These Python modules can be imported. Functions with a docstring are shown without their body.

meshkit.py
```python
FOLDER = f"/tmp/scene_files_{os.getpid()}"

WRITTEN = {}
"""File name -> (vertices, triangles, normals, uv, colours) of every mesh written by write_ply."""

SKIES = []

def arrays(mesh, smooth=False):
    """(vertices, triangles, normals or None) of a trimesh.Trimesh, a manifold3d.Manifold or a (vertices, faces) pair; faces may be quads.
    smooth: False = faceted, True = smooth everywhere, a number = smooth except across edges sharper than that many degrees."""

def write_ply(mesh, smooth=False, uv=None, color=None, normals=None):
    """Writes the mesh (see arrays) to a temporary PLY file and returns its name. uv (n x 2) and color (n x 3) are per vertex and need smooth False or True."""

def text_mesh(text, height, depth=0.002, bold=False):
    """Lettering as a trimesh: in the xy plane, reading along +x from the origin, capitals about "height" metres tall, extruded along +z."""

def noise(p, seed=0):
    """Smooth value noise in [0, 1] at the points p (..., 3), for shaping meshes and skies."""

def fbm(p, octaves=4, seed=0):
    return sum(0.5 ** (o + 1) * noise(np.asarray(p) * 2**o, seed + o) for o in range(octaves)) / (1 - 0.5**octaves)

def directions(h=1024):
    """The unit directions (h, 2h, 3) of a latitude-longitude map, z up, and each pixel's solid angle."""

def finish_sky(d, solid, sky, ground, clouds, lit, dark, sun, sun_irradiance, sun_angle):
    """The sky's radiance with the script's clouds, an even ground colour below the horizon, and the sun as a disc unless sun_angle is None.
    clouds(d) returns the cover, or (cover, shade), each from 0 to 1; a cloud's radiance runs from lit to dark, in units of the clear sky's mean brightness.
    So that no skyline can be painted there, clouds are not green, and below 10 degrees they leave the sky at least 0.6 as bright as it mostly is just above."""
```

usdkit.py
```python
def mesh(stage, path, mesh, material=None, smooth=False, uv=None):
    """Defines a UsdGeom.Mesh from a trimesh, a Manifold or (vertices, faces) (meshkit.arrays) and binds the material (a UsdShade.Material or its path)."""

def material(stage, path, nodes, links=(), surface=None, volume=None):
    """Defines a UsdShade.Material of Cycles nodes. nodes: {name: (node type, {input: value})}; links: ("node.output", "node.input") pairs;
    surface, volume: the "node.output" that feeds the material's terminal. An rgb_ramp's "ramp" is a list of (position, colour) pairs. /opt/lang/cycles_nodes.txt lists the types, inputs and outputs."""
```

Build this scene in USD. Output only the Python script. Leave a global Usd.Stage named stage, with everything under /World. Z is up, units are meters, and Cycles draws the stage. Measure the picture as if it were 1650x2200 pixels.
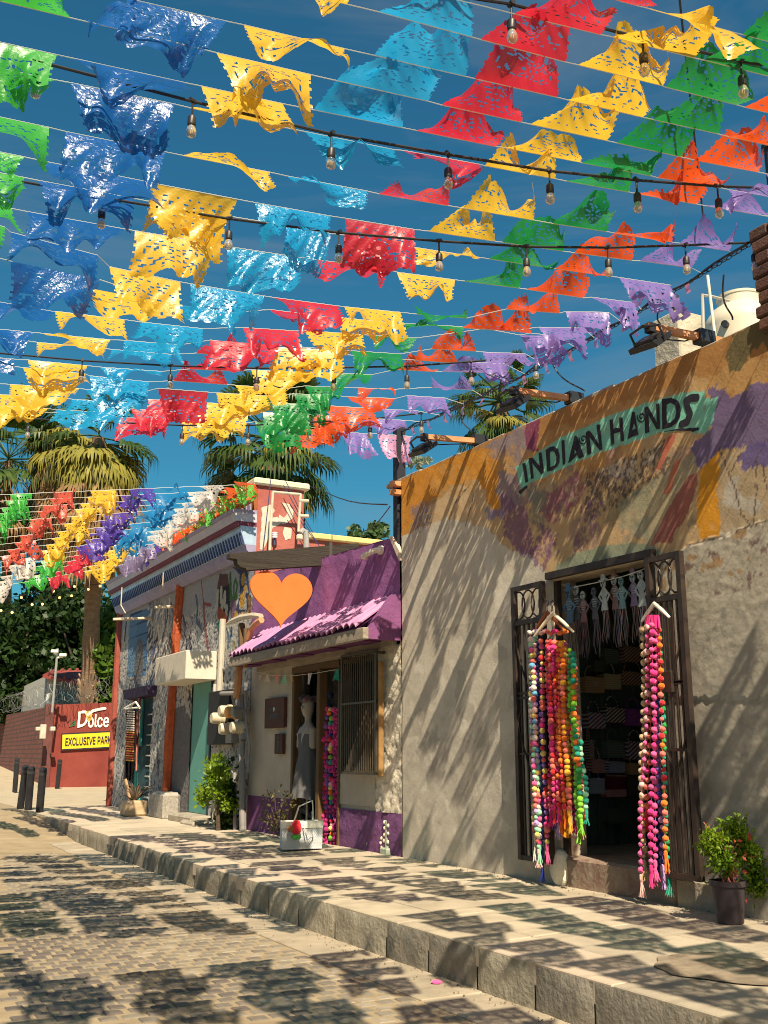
import math, random
import numpy as np, trimesh, shapely
from shapely.geometry import Polygon, LineString, Point
from shapely import affinity
from pxr import Usd, UsdGeom, UsdLux, UsdShade, Sdf, Gf, Vt
import usdkit, meshkit

stage = Usd.Stage.CreateInMemory()
UsdGeom.SetStageUpAxis(stage, UsdGeom.Tokens.z)
UsdGeom.SetStageMetersPerUnit(stage, 1.0)
UsdGeom.Xform.Define(stage, '/World')
UsdGeom.Scope.Define(stage, '/World/Looks')
rng = np.random.default_rng(11)

# ------------------------------------------------------------------ camera, sky, sun, exposure
FPX, EYE = 2227.0, np.array([0, 0, 1.35])
PITCH = math.atan(520 / FPX)
YAW = math.atan(1225 / (FPX / math.cos(PITCH)))
FWD = np.array([math.sin(YAW) * math.cos(PITCH), math.cos(YAW) * math.cos(PITCH), math.sin(PITCH)])
RGT = np.array([math.cos(YAW), -math.sin(YAW), 0.0])
UPV = np.cross(RGT, FWD)
cam = UsdGeom.Camera.Define(stage, '/World/camera')
cam.CreateHorizontalApertureAttr(36.0)
cam.CreateVerticalApertureAttr(48.0)
cam.CreateFocalLengthAttr(36.0 * FPX / 1650)
cam.CreateExposureAttr(EXPO := 0.8)
cm = np.eye(4); cm[0, :3], cm[1, :3], cm[2, :3], cm[3, :3] = RGT, UPV, -FWD, EYE
cam.AddTransformOp().Set(Gf.Matrix4d(cm.tolist()))
TOSUN = np.array([-.25, -.86, 1.0]); TOSUN /= np.linalg.norm(TOSUN)
SUN_EL, SUN_ROT = math.asin(TOSUN[2]), math.atan2(TOSUN[0], TOSUN[1])
sun = UsdLux.DistantLight.Define(stage, '/World/sun')
sun.CreateIntensityAttr(1.25); sun.CreateAngleAttr(.42); sun.CreateNormalizeAttr(True)
sun.CreateColorAttr(Gf.Vec3f(1.0, .85, .63))
z_ = TOSUN; x_ = np.cross([0, 0, 1.0], z_); x_ /= np.linalg.norm(x_); y_ = np.cross(z_, x_)
sm = np.eye(4); sm[0, :3], sm[1, :3], sm[2, :3] = x_, y_, z_
sun.AddTransformOp().Set(Gf.Matrix4d(sm.tolist()))
sky = UsdLux.DomeLight.Define(stage, '/World/sky')
skym = usdkit.material(stage, '/World/Looks/sky_look', {
    'sky': ('sky_texture', {'sky_type': 'single_scattering', 'sun_disc': False, 'sun_elevation': SUN_EL, 'sun_rotation': SUN_ROT,
                            'altitude': 0.0, 'air_density': 1.25, 'aerosol_density': .8, 'ozone_density': 2.2}),
    'tc': ('texture_coordinate', {}),
    'mp': ('mapping', {'mapping_type': 'point', 'scale': (1.6, 1.6, 9.0), 'location': (.3, 2.1, .4), 'rotation': (0.05, .12, .5)}),
    'n': ('noise_texture', {'scale': 1.5, 'detail': 6.0, 'roughness': .6, 'distortion': .6}),
    'r': ('rgb_ramp', {'ramp': [(0.0, (0, 0, 0)), (.47, (0, 0, 0)), (.76, (.42, .42, .42)), (1.0, (.55, .55, .55))]}),
    'mix': ('mix_color', {'blend_type': 'mix', 'b': (3.2, 3.7, 4.2)}),
    'grade': ('mix_color', {'blend_type': 'multiply', 'fac': 1.0, 'b': (.27, .92, 1.05), 'use_clamp_result': False}),
    'bg': ('background_shader', {'strength': .047})},
    [('tc.generated', 'mp.vector'), ('mp.vector', 'n.vector'), ('n.fac', 'r.fac'), ('r.color', 'mix.fac'), ('sky.color', 'grade.a'), ('grade.result', 'mix.a'), ('mix.result', 'bg.color')],
    surface='bg.background')
UsdShade.MaterialBindingAPI.Apply(sky.GetPrim()).Bind(skym)
sky.GetPrim().SetCustomDataByKey('kind', 'structure')

# ------------------------------------------------------------------ helpers
W = 5.53            # the plane of the house fronts
def ray(u, v): return FWD * FPX + RGT * (u - 825) - UPV * (v - 1100)
def P(u, v, x=None, y=None, z=None):
    """where the line of sight through a picture point meets a plane of the place"""
    d = ray(u, v)
    k, c = (0, x) if x is not None else (1, y) if y is not None else (2, z)
    return EYE + d * (c - EYE[k]) / d[k]
def D(u, v, depth): return EYE + ray(u, v) * depth / FPX
def proj(p):
    q = np.asarray(p, float) - EYE; k = FPX / (q @ FWD)
    return np.stack([825 + (q @ RGT) * k, 1100 - (q @ UPV) * k], -1)
def YZ(u, v, x=W): p = P(u, v, x=x); return p[1], p[2]

used = {}
def uniq(parent, name):
    k = used[(parent, name)] = used.get((parent, name), -1) + 1
    return f'{parent}/{name}' + (f'_{k:03d}' if k else '')
origin = {}
def say(prim, label=None, cat=None, group=None, kind=None):
    for k, v in (('label', label), ('category', cat), ('group', group), ('kind', kind)):
        if v: prim.SetCustomDataByKey(k, v)
def thing(name, label, cat, loc=(0, 0, 0), group=None, kind=None):
    path = uniq('/World', name)
    x = UsdGeom.Xform.Define(stage, path); x.AddTranslateOp().Set(Gf.Vec3d(*map(float, loc)))
    origin[path] = np.asarray(loc, float); say(x.GetPrim(), label, cat, group, kind)
    return path
def arr(m):
    if isinstance(m, trimesh.Trimesh): return np.asarray(m.vertices, float), np.asarray(m.faces, int)
    v, f = m; v, f = np.asarray(v, float), np.asarray(f, int)
    if f.shape[1] == 4: f = np.vstack([f[:, [0, 1, 2]], f[:, [0, 2, 3]]])
    return v, f
def cat(*ms):
    ms = [x for m in ms for x in (m if isinstance(m, list) else [m])]
    vs, fs, n = [], [], 0
    for m in ms:
        v, f = arr(m); vs.append(v); fs.append(f + n); n += len(v)
    return np.vstack(vs), np.vstack(fs)
def part(parent, name, m, mat, label=None, smooth=False, colors=None, kind=None):
    """one mesh under a thing (or under a part), given in world coordinates"""
    path = uniq(parent, name)
    top = '/'.join(parent.split('/')[:3])
    v, f = arr(m); v = v - origin.get(top, 0)
    g = usdkit.mesh(stage, path, (v, f), mat, smooth=smooth if colors is None else True)
    if colors is not None:
        UsdGeom.PrimvarsAPI(g).CreatePrimvar('paint', Sdf.ValueTypeNames.Float3Array, 'vertex').Set(Vt.Vec3fArray.FromNumpy(np.asarray(colors, np.float32)))
    say(g.GetPrim(), label, None, None, kind)
    return path
def single(name, m, mat, label=None, cat=None, group=None, kind=None, smooth=False, colors=None):
    path = uniq('/World', name); v, f = arr(m)
    g = usdkit.mesh(stage, path, (v, f), mat, smooth=smooth if colors is None else True)
    if colors is not None:
        UsdGeom.PrimvarsAPI(g).CreatePrimvar('paint', Sdf.ValueTypeNames.Float3Array, 'vertex').Set(Vt.Vec3fArray.FromNumpy(np.asarray(colors, np.float32)))
    say(g.GetPrim(), label, cat, group, kind)
    return path
def copy_of(src, loc, label=None, rot=0, scale=None):
    """a copy of a thing under the next number, with copies of its parts"""
    was = stage.GetPrimAtPath(src).GetCustomData()
    path = uniq('/World', src.split('/')[-1])
    x = UsdGeom.Xform.Define(stage, path)
    x.AddTranslateOp().Set(Gf.Vec3d(*map(float, loc)))
    if rot: x.AddRotateZOp().Set(float(rot))
    r = x.GetPrim(); r.GetReferences().AddInternalReference(src); r.SetInstanceable(True)
    ops = ['xformOp:translate'] + (['xformOp:rotateZ'] if rot else [])
    x.GetXformOpOrderAttr().Set(ops)
    say(r, label or was.get('label'), was.get('category'), was.get('group'))
    return path

BOXF = np.array([[0, 3, 2, 1], [4, 5, 6, 7], [0, 1, 5, 4], [1, 2, 6, 5], [2, 3, 7, 6], [3, 0, 4, 7]])
def bx(x0, x1, y0, y1, z0, z1):
    v = [(x0, y0, z0), (x1, y0, z0), (x1, y1, z0), (x0, y1, z0), (x0, y0, z1), (x1, y0, z1), (x1, y1, z1), (x0, y1, z1)]
    return np.array(v, float), np.vstack([BOXF[:, [0, 1, 2]], BOXF[:, [0, 2, 3]]])
def bev(x0, x1, y0, y1, z0, z1, r=.008):
    """a box with chamfered edges"""
    pts = []
    for a in (0, 1):
        for b in (0, 1):
            for c in (0, 1):
                p = np.array([(x0, x1)[a], (y0, y1)[b], (z0, z1)[c]]); s = np.array([1 - 2 * a, 1 - 2 * b, 1 - 2 * c]) * r
                for k in range(3):
                    q = p + s; q[k] = p[k]; pts.append(q)
    return trimesh.convex.convex_hull(np.array(pts))
def frame(t):
    t = np.asarray(t, float) / np.linalg.norm(t)
    a = np.cross(t, [0, 0, 1.0] if abs(t[2]) < .9 else [1.0, 0, 0]); a /= np.linalg.norm(a)
    return t, a, np.cross(t, a)
def tube(pts, r, n=6, cap=True):
    p = np.asarray(pts, float); m = len(p)
    r = np.broadcast_to(np.asarray(r, float), (m,))
    t = np.gradient(p, axis=0); t /= np.linalg.norm(t, axis=1, keepdims=True) + 1e-12
    a = np.zeros_like(p); _, a0, _ = frame(t[0])
    for i in range(m):
        a0 = a0 - t[i] * (a0 @ t[i]); a0 /= np.linalg.norm(a0) + 1e-12; a[i] = a0
    b = np.cross(t, a); ang = np.arange(n) * 2 * np.pi / n
    v = (p[:, None] + r[:, None, None] * (np.cos(ang)[None, :, None] * a[:, None] + np.sin(ang)[None, :, None] * b[:, None])).reshape(-1, 3)
    i, j = np.meshgrid(np.arange(m - 1), np.arange(n), indexing='ij')
    q = np.stack([i * n + j, i * n + (j + 1) % n, (i + 1) * n + (j + 1) % n, (i + 1) * n + j], -1).reshape(-1, 4)
    f = np.vstack([q[:, [0, 1, 2]], q[:, [0, 2, 3]]])
    if cap:
        k = len(v); v = np.vstack([v, p[0], p[-1]]); jj = np.arange(n)
        f = np.vstack([f, np.stack([np.full(n, k), (jj + 1) % n, jj], 1), np.stack([np.full(n, k + 1), (m - 1) * n + jj, (m - 1) * n + (jj + 1) % n], 1)])
    return v, f
def bar(p, q, w, h=None, up=(0, 0, 1)):
    """a square bar from p to q"""
    h = h or w; p, q = np.asarray(p, float), np.asarray(q, float)
    t = (q - p) / np.linalg.norm(q - p); up = np.asarray(up, float)
    if abs(t @ up) > .95: up = np.array([0, 1.0, 0])
    a = np.cross(t, up); a /= np.linalg.norm(a); b = np.cross(a, t)
    c = [-a * w / 2 - b * h / 2, a * w / 2 - b * h / 2, a * w / 2 + b * h / 2, -a * w / 2 + b * h / 2]
    v = np.array([p + k for k in c] + [q + k for k in c])
    return v, np.vstack([BOXF[:, [0, 1, 2]], BOXF[:, [0, 2, 3]]])
def lathe(prof, n=24, at=(0, 0, 0)):
    pr = np.asarray(prof, float); ang = np.arange(n) * 2 * np.pi / n
    v = np.stack([pr[:, None, 0] * np.cos(ang), pr[:, None, 0] * np.sin(ang), np.repeat(pr[:, 1:2], n, 1)], -1).reshape(-1, 3) + np.asarray(at, float)
    m = len(pr); i, j = np.meshgrid(np.arange(m - 1), np.arange(n), indexing='ij')
    q = np.stack([i * n + j, i * n + (j + 1) % n, (i + 1) * n + (j + 1) % n, (i + 1) * n + j], -1).reshape(-1, 4)
    return v, np.vstack([q[:, [0, 1, 2]], q[:, [0, 2, 3]]])
def plate(poly, thick, to3):
    """a flat shape (shapely) given thickness; to3 maps (a, b, c) with c along the thickness to the place"""
    out = []
    for g in (poly.geoms if hasattr(poly, 'geoms') else [poly]):
        if g.is_empty or g.area < 1e-7: continue
        m = trimesh.creation.extrude_polygon(g, thick, engine='earcut'); out.append((to3(m.vertices), m.faces))
    return cat(out)
def on_wall(off=0.0, x=W):   # (Y, Z, out) -> place; 'out' points to the street
    return lambda q: np.stack([x - off - q[:, 2], q[:, 0], q[:, 1]], -1)
def sheet(g):
    """a grid of points (n x m x 3) as quads"""
    n, m = g.shape[:2]; i, j = np.meshgrid(np.arange(n - 1), np.arange(m - 1), indexing='ij')
    return g.reshape(-1, 3), np.stack([i * m + j, (i + 1) * m + j, (i + 1) * m + j + 1, i * m + j + 1], -1).reshape(-1, 4)
def blob(r, sub=2, seed=0, amp=.15, fr=3.0):
    m = trimesh.creation.icosphere(sub, 1.0); v = np.asarray(m.vertices)
    n = meshkit.fbm(v * fr + seed * 7.3)
    return v * (1 + 2 * amp * (np.asarray(n)[:, None] - .5)) * np.asarray(r), m.faces
def move(m, d): v, f = arr(m); return v + np.asarray(d, float), f
def rotz(m, deg, c=(0, 0, 0)):
    v, f = arr(m); a = math.radians(deg); R = np.array([[math.cos(a), -math.sin(a), 0], [math.sin(a), math.cos(a), 0], [0, 0, 1]])
    return (v - np.asarray(c)) @ R.T + np.asarray(c), f
def nz(y, z, s, seed=0.0, oct=None):
    q = np.stack([np.ravel(y) * s, np.ravel(z) * s, np.full(np.size(y), seed)], 1)
    return np.asarray(meshkit.fbm(q)).reshape(np.shape(y))

# ------------------------------------------------------------------ materials
LK = {}
def mat(name, col, rough=.75, var=.18, scale=5.0, bump=.0, bscale=60.0, spec=.35, metal=0.0, col2=None, fine=.0, coat=0.0, stretch=None, sheen=0.0, emit=0.0):
    """a plain surface: a colour that drifts between two tones with noise, and a fine relief"""
    if name in LK: return LK[name]
    c = np.array(col, float); lo, hi = (c * (1 - var), c * (1 + var)) if col2 is None else (c, np.array(col2, float))
    nodes = {'g': ('geometry', {}), 'n': ('noise_texture', {'scale': scale, 'detail': 6.0, 'roughness': .65}),
             'r': ('rgb_ramp', {'ramp': [(.28, tuple(lo)), (.72, tuple(np.minimum(hi, .95)))]}),
             'p': ('principled_bsdf', {'roughness': rough, 'specular_ior_level': spec, 'metallic': metal, 'coat_weight': coat, 'sheen_weight': sheen})}
    links = [('n.fac', 'r.fac'), ('r.color', 'p.base_color')]
    if stretch:
        nodes['m'] = ('mapping', {'mapping_type': 'point', 'scale': stretch}); links += [('g.position', 'm.vector'), ('m.vector', 'n.vector')]
    else: links += [('g.position', 'n.vector')]
    if bump:
        nodes['bn'] = ('noise_texture', {'scale': bscale, 'detail': 5.0, 'roughness': .6}); nodes['b'] = ('bump', {'strength': 1.0, 'distance': bump})
        links += [(('m.vector' if stretch else 'g.position'), 'bn.vector'), ('bn.fac', 'b.height'), ('b.normal', 'p.normal')]
    if emit: nodes['p'][1].update(emission_color=col, emission_strength=emit)
    LK[name] = usdkit.material(stage, f'/World/Looks/{name}', nodes, links, surface='p.BSDF')
    return LK[name]
def painted(name, rough=.85, bump=.004, bscale=45.0, grain=.12, gscale=9.0):
    """a wall whose paint is held by the mesh (primvar 'paint'), with grain, weathering and plaster relief"""
    LK[name] = usdkit.material(stage, f'/World/Looks/{name}', {
        'a': ('attribute', {'attribute': 'paint'}), 'g': ('geometry', {}), 'n': ('noise_texture', {'scale': gscale, 'detail': 8.0, 'roughness': .7}),
        'r': ('rgb_ramp', {'ramp': [(.25, (1 - grain * 1.6,) * 3), (.75, (1 + grain * .5,) * 3)]}), 'mx': ('mix_color', {'blend_type': 'multiply', 'fac': 1.0, 'use_clamp_result': False}),
        'bn': ('noise_texture', {'scale': bscale, 'detail': 6.0, 'roughness': .65}), 'b': ('bump', {'strength': 1.0, 'distance': bump}),
        'p': ('principled_bsdf', {'roughness': rough, 'specular_ior_level': .2})},
        [('a.color', 'mx.a'), ('g.position', 'n.vector'), ('n.fac', 'r.fac'), ('r.color', 'mx.b'), ('mx.result', 'p.base_color'), ('g.position', 'bn.vector'), ('bn.fac', 'b.height'), ('b.normal', 'p.normal')], surface='p.BSDF')
    return LK[name]
def film(name, col, shiny=.3, see=.14, thru=.42, rough=.3, crinkle=.004):
    """thin coloured plastic: reflects, glows through and lets a tinted part of the light pass"""
    c = np.array(col, float); tint = tuple(np.clip(c / max(c.max(), 1e-3) * .5 + .35, 0, 1))
    LK[name] = usdkit.material(stage, f'/World/Looks/{name}', {
        'g': ('geometry', {}), 'bn': ('noise_texture', {'scale': 34.0, 'detail': 3.0, 'distortion': .6}), 'b': ('bump', {'strength': 1.0, 'distance': crinkle}),
        'p': ('principled_bsdf', {'base_color': tuple(c), 'roughness': rough, 'specular_ior_level': .5 + shiny, 'coat_weight': shiny, 'coat_roughness': .12}),
        't': ('translucent_bsdf', {'color': tuple(np.minimum(c * 1.15, .95))}), 'tr': ('transparent_bsdf', {'color': tint}),
        'm1': ('mix_closure', {'fac': thru}), 'm2': ('mix_closure', {'fac': see})},
        [('g.position', 'bn.vector'), ('bn.fac', 'b.height'), ('b.normal', 'p.normal'), ('p.BSDF', 'm1.closure1'), ('t.BSDF', 'm1.closure2'), ('m1.closure', 'm2.closure1'), ('tr.BSDF', 'm2.closure2')], surface='m2.closure')
    return LK[name]
def leaf(name, col, col2, thru=.35, rough=.45):
    LK[name] = usdkit.material(stage, f'/World/Looks/{name}', {
        'g': ('geometry', {}), 'n': ('noise_texture', {'scale': 2.2, 'detail': 4.0}), 'ri': ('math', {'math_type': 'multiply_add', 'value2': .5, 'value3': .0}),
        'ad': ('math', {'math_type': 'multiply_add', 'value2': .6}), 'r': ('rgb_ramp', {'ramp': [(.2, tuple(col)), (.8, tuple(col2))]}),
        'p': ('principled_bsdf', {'roughness': rough, 'specular_ior_level': .4}), 't': ('translucent_bsdf', {}), 'm': ('mix_closure', {'fac': thru})},
        [('g.position', 'n.vector'), ('g.random_per_island', 'ri.value1'), ('n.fac', 'ad.value1'), ('ri.value', 'ad.value3'), ('ad.value', 'r.fac'),
         ('r.color', 'p.base_color'), ('r.color', 't.color'), ('p.BSDF', 'm.closure1'), ('t.BSDF', 'm.closure2')], surface='m.closure')
    return LK[name]
# ------------------------------------------------------------------ ground, road, kerb, pavement
def gz(y):
    y = np.asarray(y, float)
    return np.clip((y - 17) / 5, 0, 1) * .25 + np.clip(y - 36, 0, None) * .03 * (y < 400) + (y >= 400) * 10.9
def kx(y): return 3.57 + np.clip(np.asarray(y, float) - 9, 0, None) * .024
m_bed = mat('mortar_sand', (.25, .19, .115), .95, col2=(.38, .30, .19), scale=3.0, bump=.006, bscale=70)
m_far = mat('far_street', (.34, .28, .19), .95, col2=(.47, .39, .27), scale=2.0, bump=.004)
m_soil = mat('open_ground', (.28, .23, .16), .95, var=.2, scale=.6)
ys = np.concatenate([np.linspace(-60, 17, 12), np.linspace(17.3, 22, 14), np.linspace(23, 60, 24), [90, 150, 400, 1500]])
xs = np.array([-1500, -300, -60, -20, -8, 0, 3, 6, 14, 40, 120, 400, 1500.])
gx, gy = np.meshgrid(xs, ys, indexing='ij')
g = np.stack([gx, gy, gz(gy) - .02], -1)
single('ground', sheet(g), m_soil, 'dusty open ground under and around the street', 'ground', kind='structure')
road = thing('road', 'sett-paved street with dusty joints in dappled shade', 'road', (0, 10, 0), kind='structure')
gx, gy = np.meshgrid(np.linspace(-6, 0, 4).tolist() + np.linspace(.4, 3.9, 15).tolist(), np.concatenate([np.linspace(-3, 17, 60), np.linspace(17.4, 24, 18), np.linspace(25, 60, 20)]), indexing='ij')
part(road, 'roadway', sheet(np.stack([gx, gy, gz(gy) + .002 * (nz(gx, gy, 1.1) - .5)], -1)), m_bed, smooth=True)
gx, gy = np.meshgrid(np.linspace(3.9, 30, 12), np.linspace(22.35, 60, 24), indexing='ij')
single('cross_street', sheet(np.stack([gx, gy, gz(gy) + .004], -1)), m_far, 'pale side street crossing behind the mural house', 'road', kind='structure', smooth=True)
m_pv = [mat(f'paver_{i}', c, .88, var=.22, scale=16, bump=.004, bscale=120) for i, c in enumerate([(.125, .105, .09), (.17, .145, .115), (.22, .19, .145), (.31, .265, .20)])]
def paver(x, y, lx, ly, h=.007):
    i = .008; z0, a = float(gz(y)) - .004, rng.normal(0, .0016, 4)
    b = [(x, y), (x + lx, y), (x + lx, y + ly), (x, y + ly)]; t = [(x + i, y + i), (x + lx - i, y + i), (x + lx - i, y + ly - i), (x + i, y + ly - i)]
    v = np.array([(*p, z0) for p in b] + [(*p, z0 + .004 + h + a[k]) for k, p in enumerate(t)])
    f = [[0, 1, 5, 4], [1, 2, 6, 5], [2, 3, 7, 6], [3, 0, 4, 7], [4, 5, 6, 7]]
    return arr((v, np.array(f)))
pav = []
for r, y in enumerate(np.arange(4.4, 15.5, .118)):
    off = .0625 * (r % 2) + rng.normal(0, .006)
    for x in np.arange(.05, 3.06, .127):
        if nz(x, y, .75, 4) + .35 * nz(x, y, 4.0, 6) > .93 + .06 * rng.uniform(): continue
        pav.append((x + off + rng.normal(0, .003), y + rng.normal(0, .003), .127 - rng.uniform(.018, .034), .118 - rng.uniform(.018, .03)))
def inview(p, mar=0):
    u, v = proj(p); return -mar < u < 1650 + mar and -mar < v < 2200 + mar
vis = [q for q in pav if inview((q[0], q[1], 0))]
vis.sort(key=lambda q: q[0] ** 2 + q[1] ** 2)
rest = [[], [], [], []]
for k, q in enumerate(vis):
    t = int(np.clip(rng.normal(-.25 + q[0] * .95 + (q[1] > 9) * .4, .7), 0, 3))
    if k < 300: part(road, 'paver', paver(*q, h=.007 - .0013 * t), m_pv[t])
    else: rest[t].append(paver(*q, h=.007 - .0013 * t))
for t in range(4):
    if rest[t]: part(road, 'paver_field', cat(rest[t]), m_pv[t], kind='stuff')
m_gut = mat('gutter_slab', (.24, .20, .145), .9, col2=(.46, .39, .285), scale=2.5, bump=.003, bscale=50)
y = 2.8
while y < 17:
    L = rng.uniform(1.0, 1.5)
    part(road, 'gutter_slab', bev(float(kx(y)) - .42, float(kx(y)) - .005, y + .008, y + L - .008, -.02, .010 + rng.uniform(0, .004), .006), m_gut)
    y += L
# kerb stones
kerb = thing('kerb', 'high grey stone kerb along the pavement', 'kerb', (3.6, 10, 0), kind='structure')
m_k = [mat(f'kerb_stone_{i}', c, .9, var=.3, scale=5, bump=.012, bscale=26) for i, c in enumerate([(.27, .24, .185), (.32, .285, .22), (.235, .21, .17)])]
y = 2.4
while y < 21.6:
    L = rng.uniform(.5, .82); x0, x1 = float(kx(y)), float(kx(y + L)); b = float(gz(y))
    zz, yy = np.meshgrid(np.linspace(b - .05, .238, 7), np.linspace(y + .006, y + L - .006, 9), indexing='ij')
    ed = np.minimum(np.minimum(yy - yy.min(), yy.max() - yy), .238 - zz)
    xx = x0 + (x1 - x0) * (yy - y) / L - .012 * np.clip(ed / .02, 0, 1) - .034 * (nz(yy, zz, 6, 3) - .5) * np.clip(ed / .02, .2, 1)
    top = np.stack([np.array([x0 + .26] * 9), yy[-1], np.full(9, .238)], -1)
    g = np.concatenate([np.stack([xx, yy, zz], -1), top[None]], 0)
    part(kerb, 'kerb_stone', cat(sheet(g), bx(x0 + .02, x0 + .26, y + .006, y + L - .006, b - .05, .234)), m_k[rng.integers(3)], smooth=40)
    y += L
# pavement slabs
walk = thing('pavement', 'raised concrete pavement between the kerb and the shop fronts', 'pavement', (4.6, 10, .25), kind='structure')
m_s = [mat(f'pavement_slab_{i}', a, .9, col2=b, scale=2.2, bump=.003, bscale=55) for i, (a, b) in enumerate([((.30, .255, .185), (.53, .455, .335)), ((.34, .29, .215), (.52, .45, .34)), ((.29, .25, .195), (.49, .42, .31)), ((.42, .335, .26), (.54, .45, .34))])]
def slab(x0, x1, y0, y1):
    z = lambda x: .25 + .055 * (x - 3.57) / 1.96
    dz = rng.normal(0, .0018)
    m = bev(x0 + .004, x1 - .004, y0 + .004, y1 - .004, -.12, 0, .006); v, f = arr(m); v = v.copy()
    v[:, 2] += z(v[:, 0]) + dz
    return v, f
part(walk, 'pavement_bed', bx(3.83, W + .02, 2.0, 22.3, -.1, .225), m_bed)
y = 2.2
while y < 22.2:
    L = rng.uniform(.85, 1.25); L = min(L, 22.3 - y); k0 = float(kx(y + L / 2)) - .004
    cuts = [k0, k0 + .42 + rng.uniform(-.02, .02), k0 + 1.15 + rng.uniform(-.1, .1), W - .002]
    for a, b in zip(cuts, cuts[1:]): part(walk, 'pavement_slab', slab(a, b, y, y + L), m_s[rng.integers(4)])
    y += L

c = P(1560, 2080, z=.27); tt = np.linspace(0, 2 * np.pi, 40)[:-1]
rr = 1 + .5 * (nz(np.cos(tt) * 1.5, np.sin(tt) * 1.5, 1.6, 4) - .5)
q = np.stack([c[0] + .30 * rr * np.cos(tt), c[1] + .42 * rr * np.sin(tt)], 1); q = np.vstack([q, c[:2]])
q3 = np.column_stack([q, .25 + .055 * (q[:, 0] - 3.57) / 1.96 + .006]); n_ = len(tt)
part(walk, 'damp_stain', (q3, np.array([[k, (k + 1) % n_, n_] for k in range(n_)])), mat('damp_stain', (.12, .09, .065), .85, col2=(.36, .30, .215), scale=5, bump=.003))

# ------------------------------------------------------------------ mural shop (orange wall with the painted name)
m_mural = painted('mural_plaster', bump=.003, bscale=42, grain=.14, gscale=7)
m_inside = mat('shop_interior', (.34, .30, .24), .9)
m_concrete = mat('old_concrete', (.33, .29, .23), .92, var=.3, scale=4, bump=.01, bscale=30)
ih = thing('mural_shop', 'long plastered shop wall with orange mural, painted name and barred doorway', 'shop building', (W, 7, .3))
TOPZ = lambda y: 4.30 + (y - 4.7) * .0155
Y0, Y1, RES = 4.35, 9.905, .0135
DY0, DY1, DZ0, DZ1 = 5.91, 7.21, .53, 2.83          # the doorway
ny, nzn = int((Y1 - Y0) / RES), int(4.15 / RES)
gy, gt = np.meshgrid(np.linspace(Y0, Y1, ny), np.linspace(0, 1, nzn), indexing='ij')
gzz = .28 + gt * (TOPZ(gy) + .025 * (nz(gy, gy * 0, 5, 8) - .5) - .28)
def poly(pts): return Polygon([YZ(u, v) for u, v in pts]).buffer(0)
def wob(a, s, seed): return (nz(gy, gzz, s, seed) - .5) * a, (nz(gy, gzz, s, seed + 5.5) - .5) * a
def mask(pg, a=.06, s=14, seed=1.0, drop=0.0, ds=20):
    y0, z0, y1, z1 = pg.bounds; e = a * .6; sel = (gy > y0 - e) & (gy < y1 + e) & (gzz > z0 - e) & (gzz < z1 + e)
    ys_, zs_ = gy[sel], gzz[sel]; out = np.zeros(gy.shape, bool if not drop else float)
    if not len(ys_): return out
    wy, wz = (nz(ys_, zs_, s, seed) - .5) * a, (nz(ys_, zs_, s, seed + 5.5) - .5) * a
    m = shapely.contains_xy(pg, ys_ + wy, zs_ + wz)
    if drop: m = m * .85 * np.clip((.6 * nz(ys_, zs_ * .7, ds, seed + 3) + .4 * nz(ys_, zs_, ds * 2.3, seed + 9) - drop) * 14 + .5, 0, 1)
    out[sel] = m; return out
col = np.zeros(gy.shape + (3,)); hfield = np.zeros(gy.shape)
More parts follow.
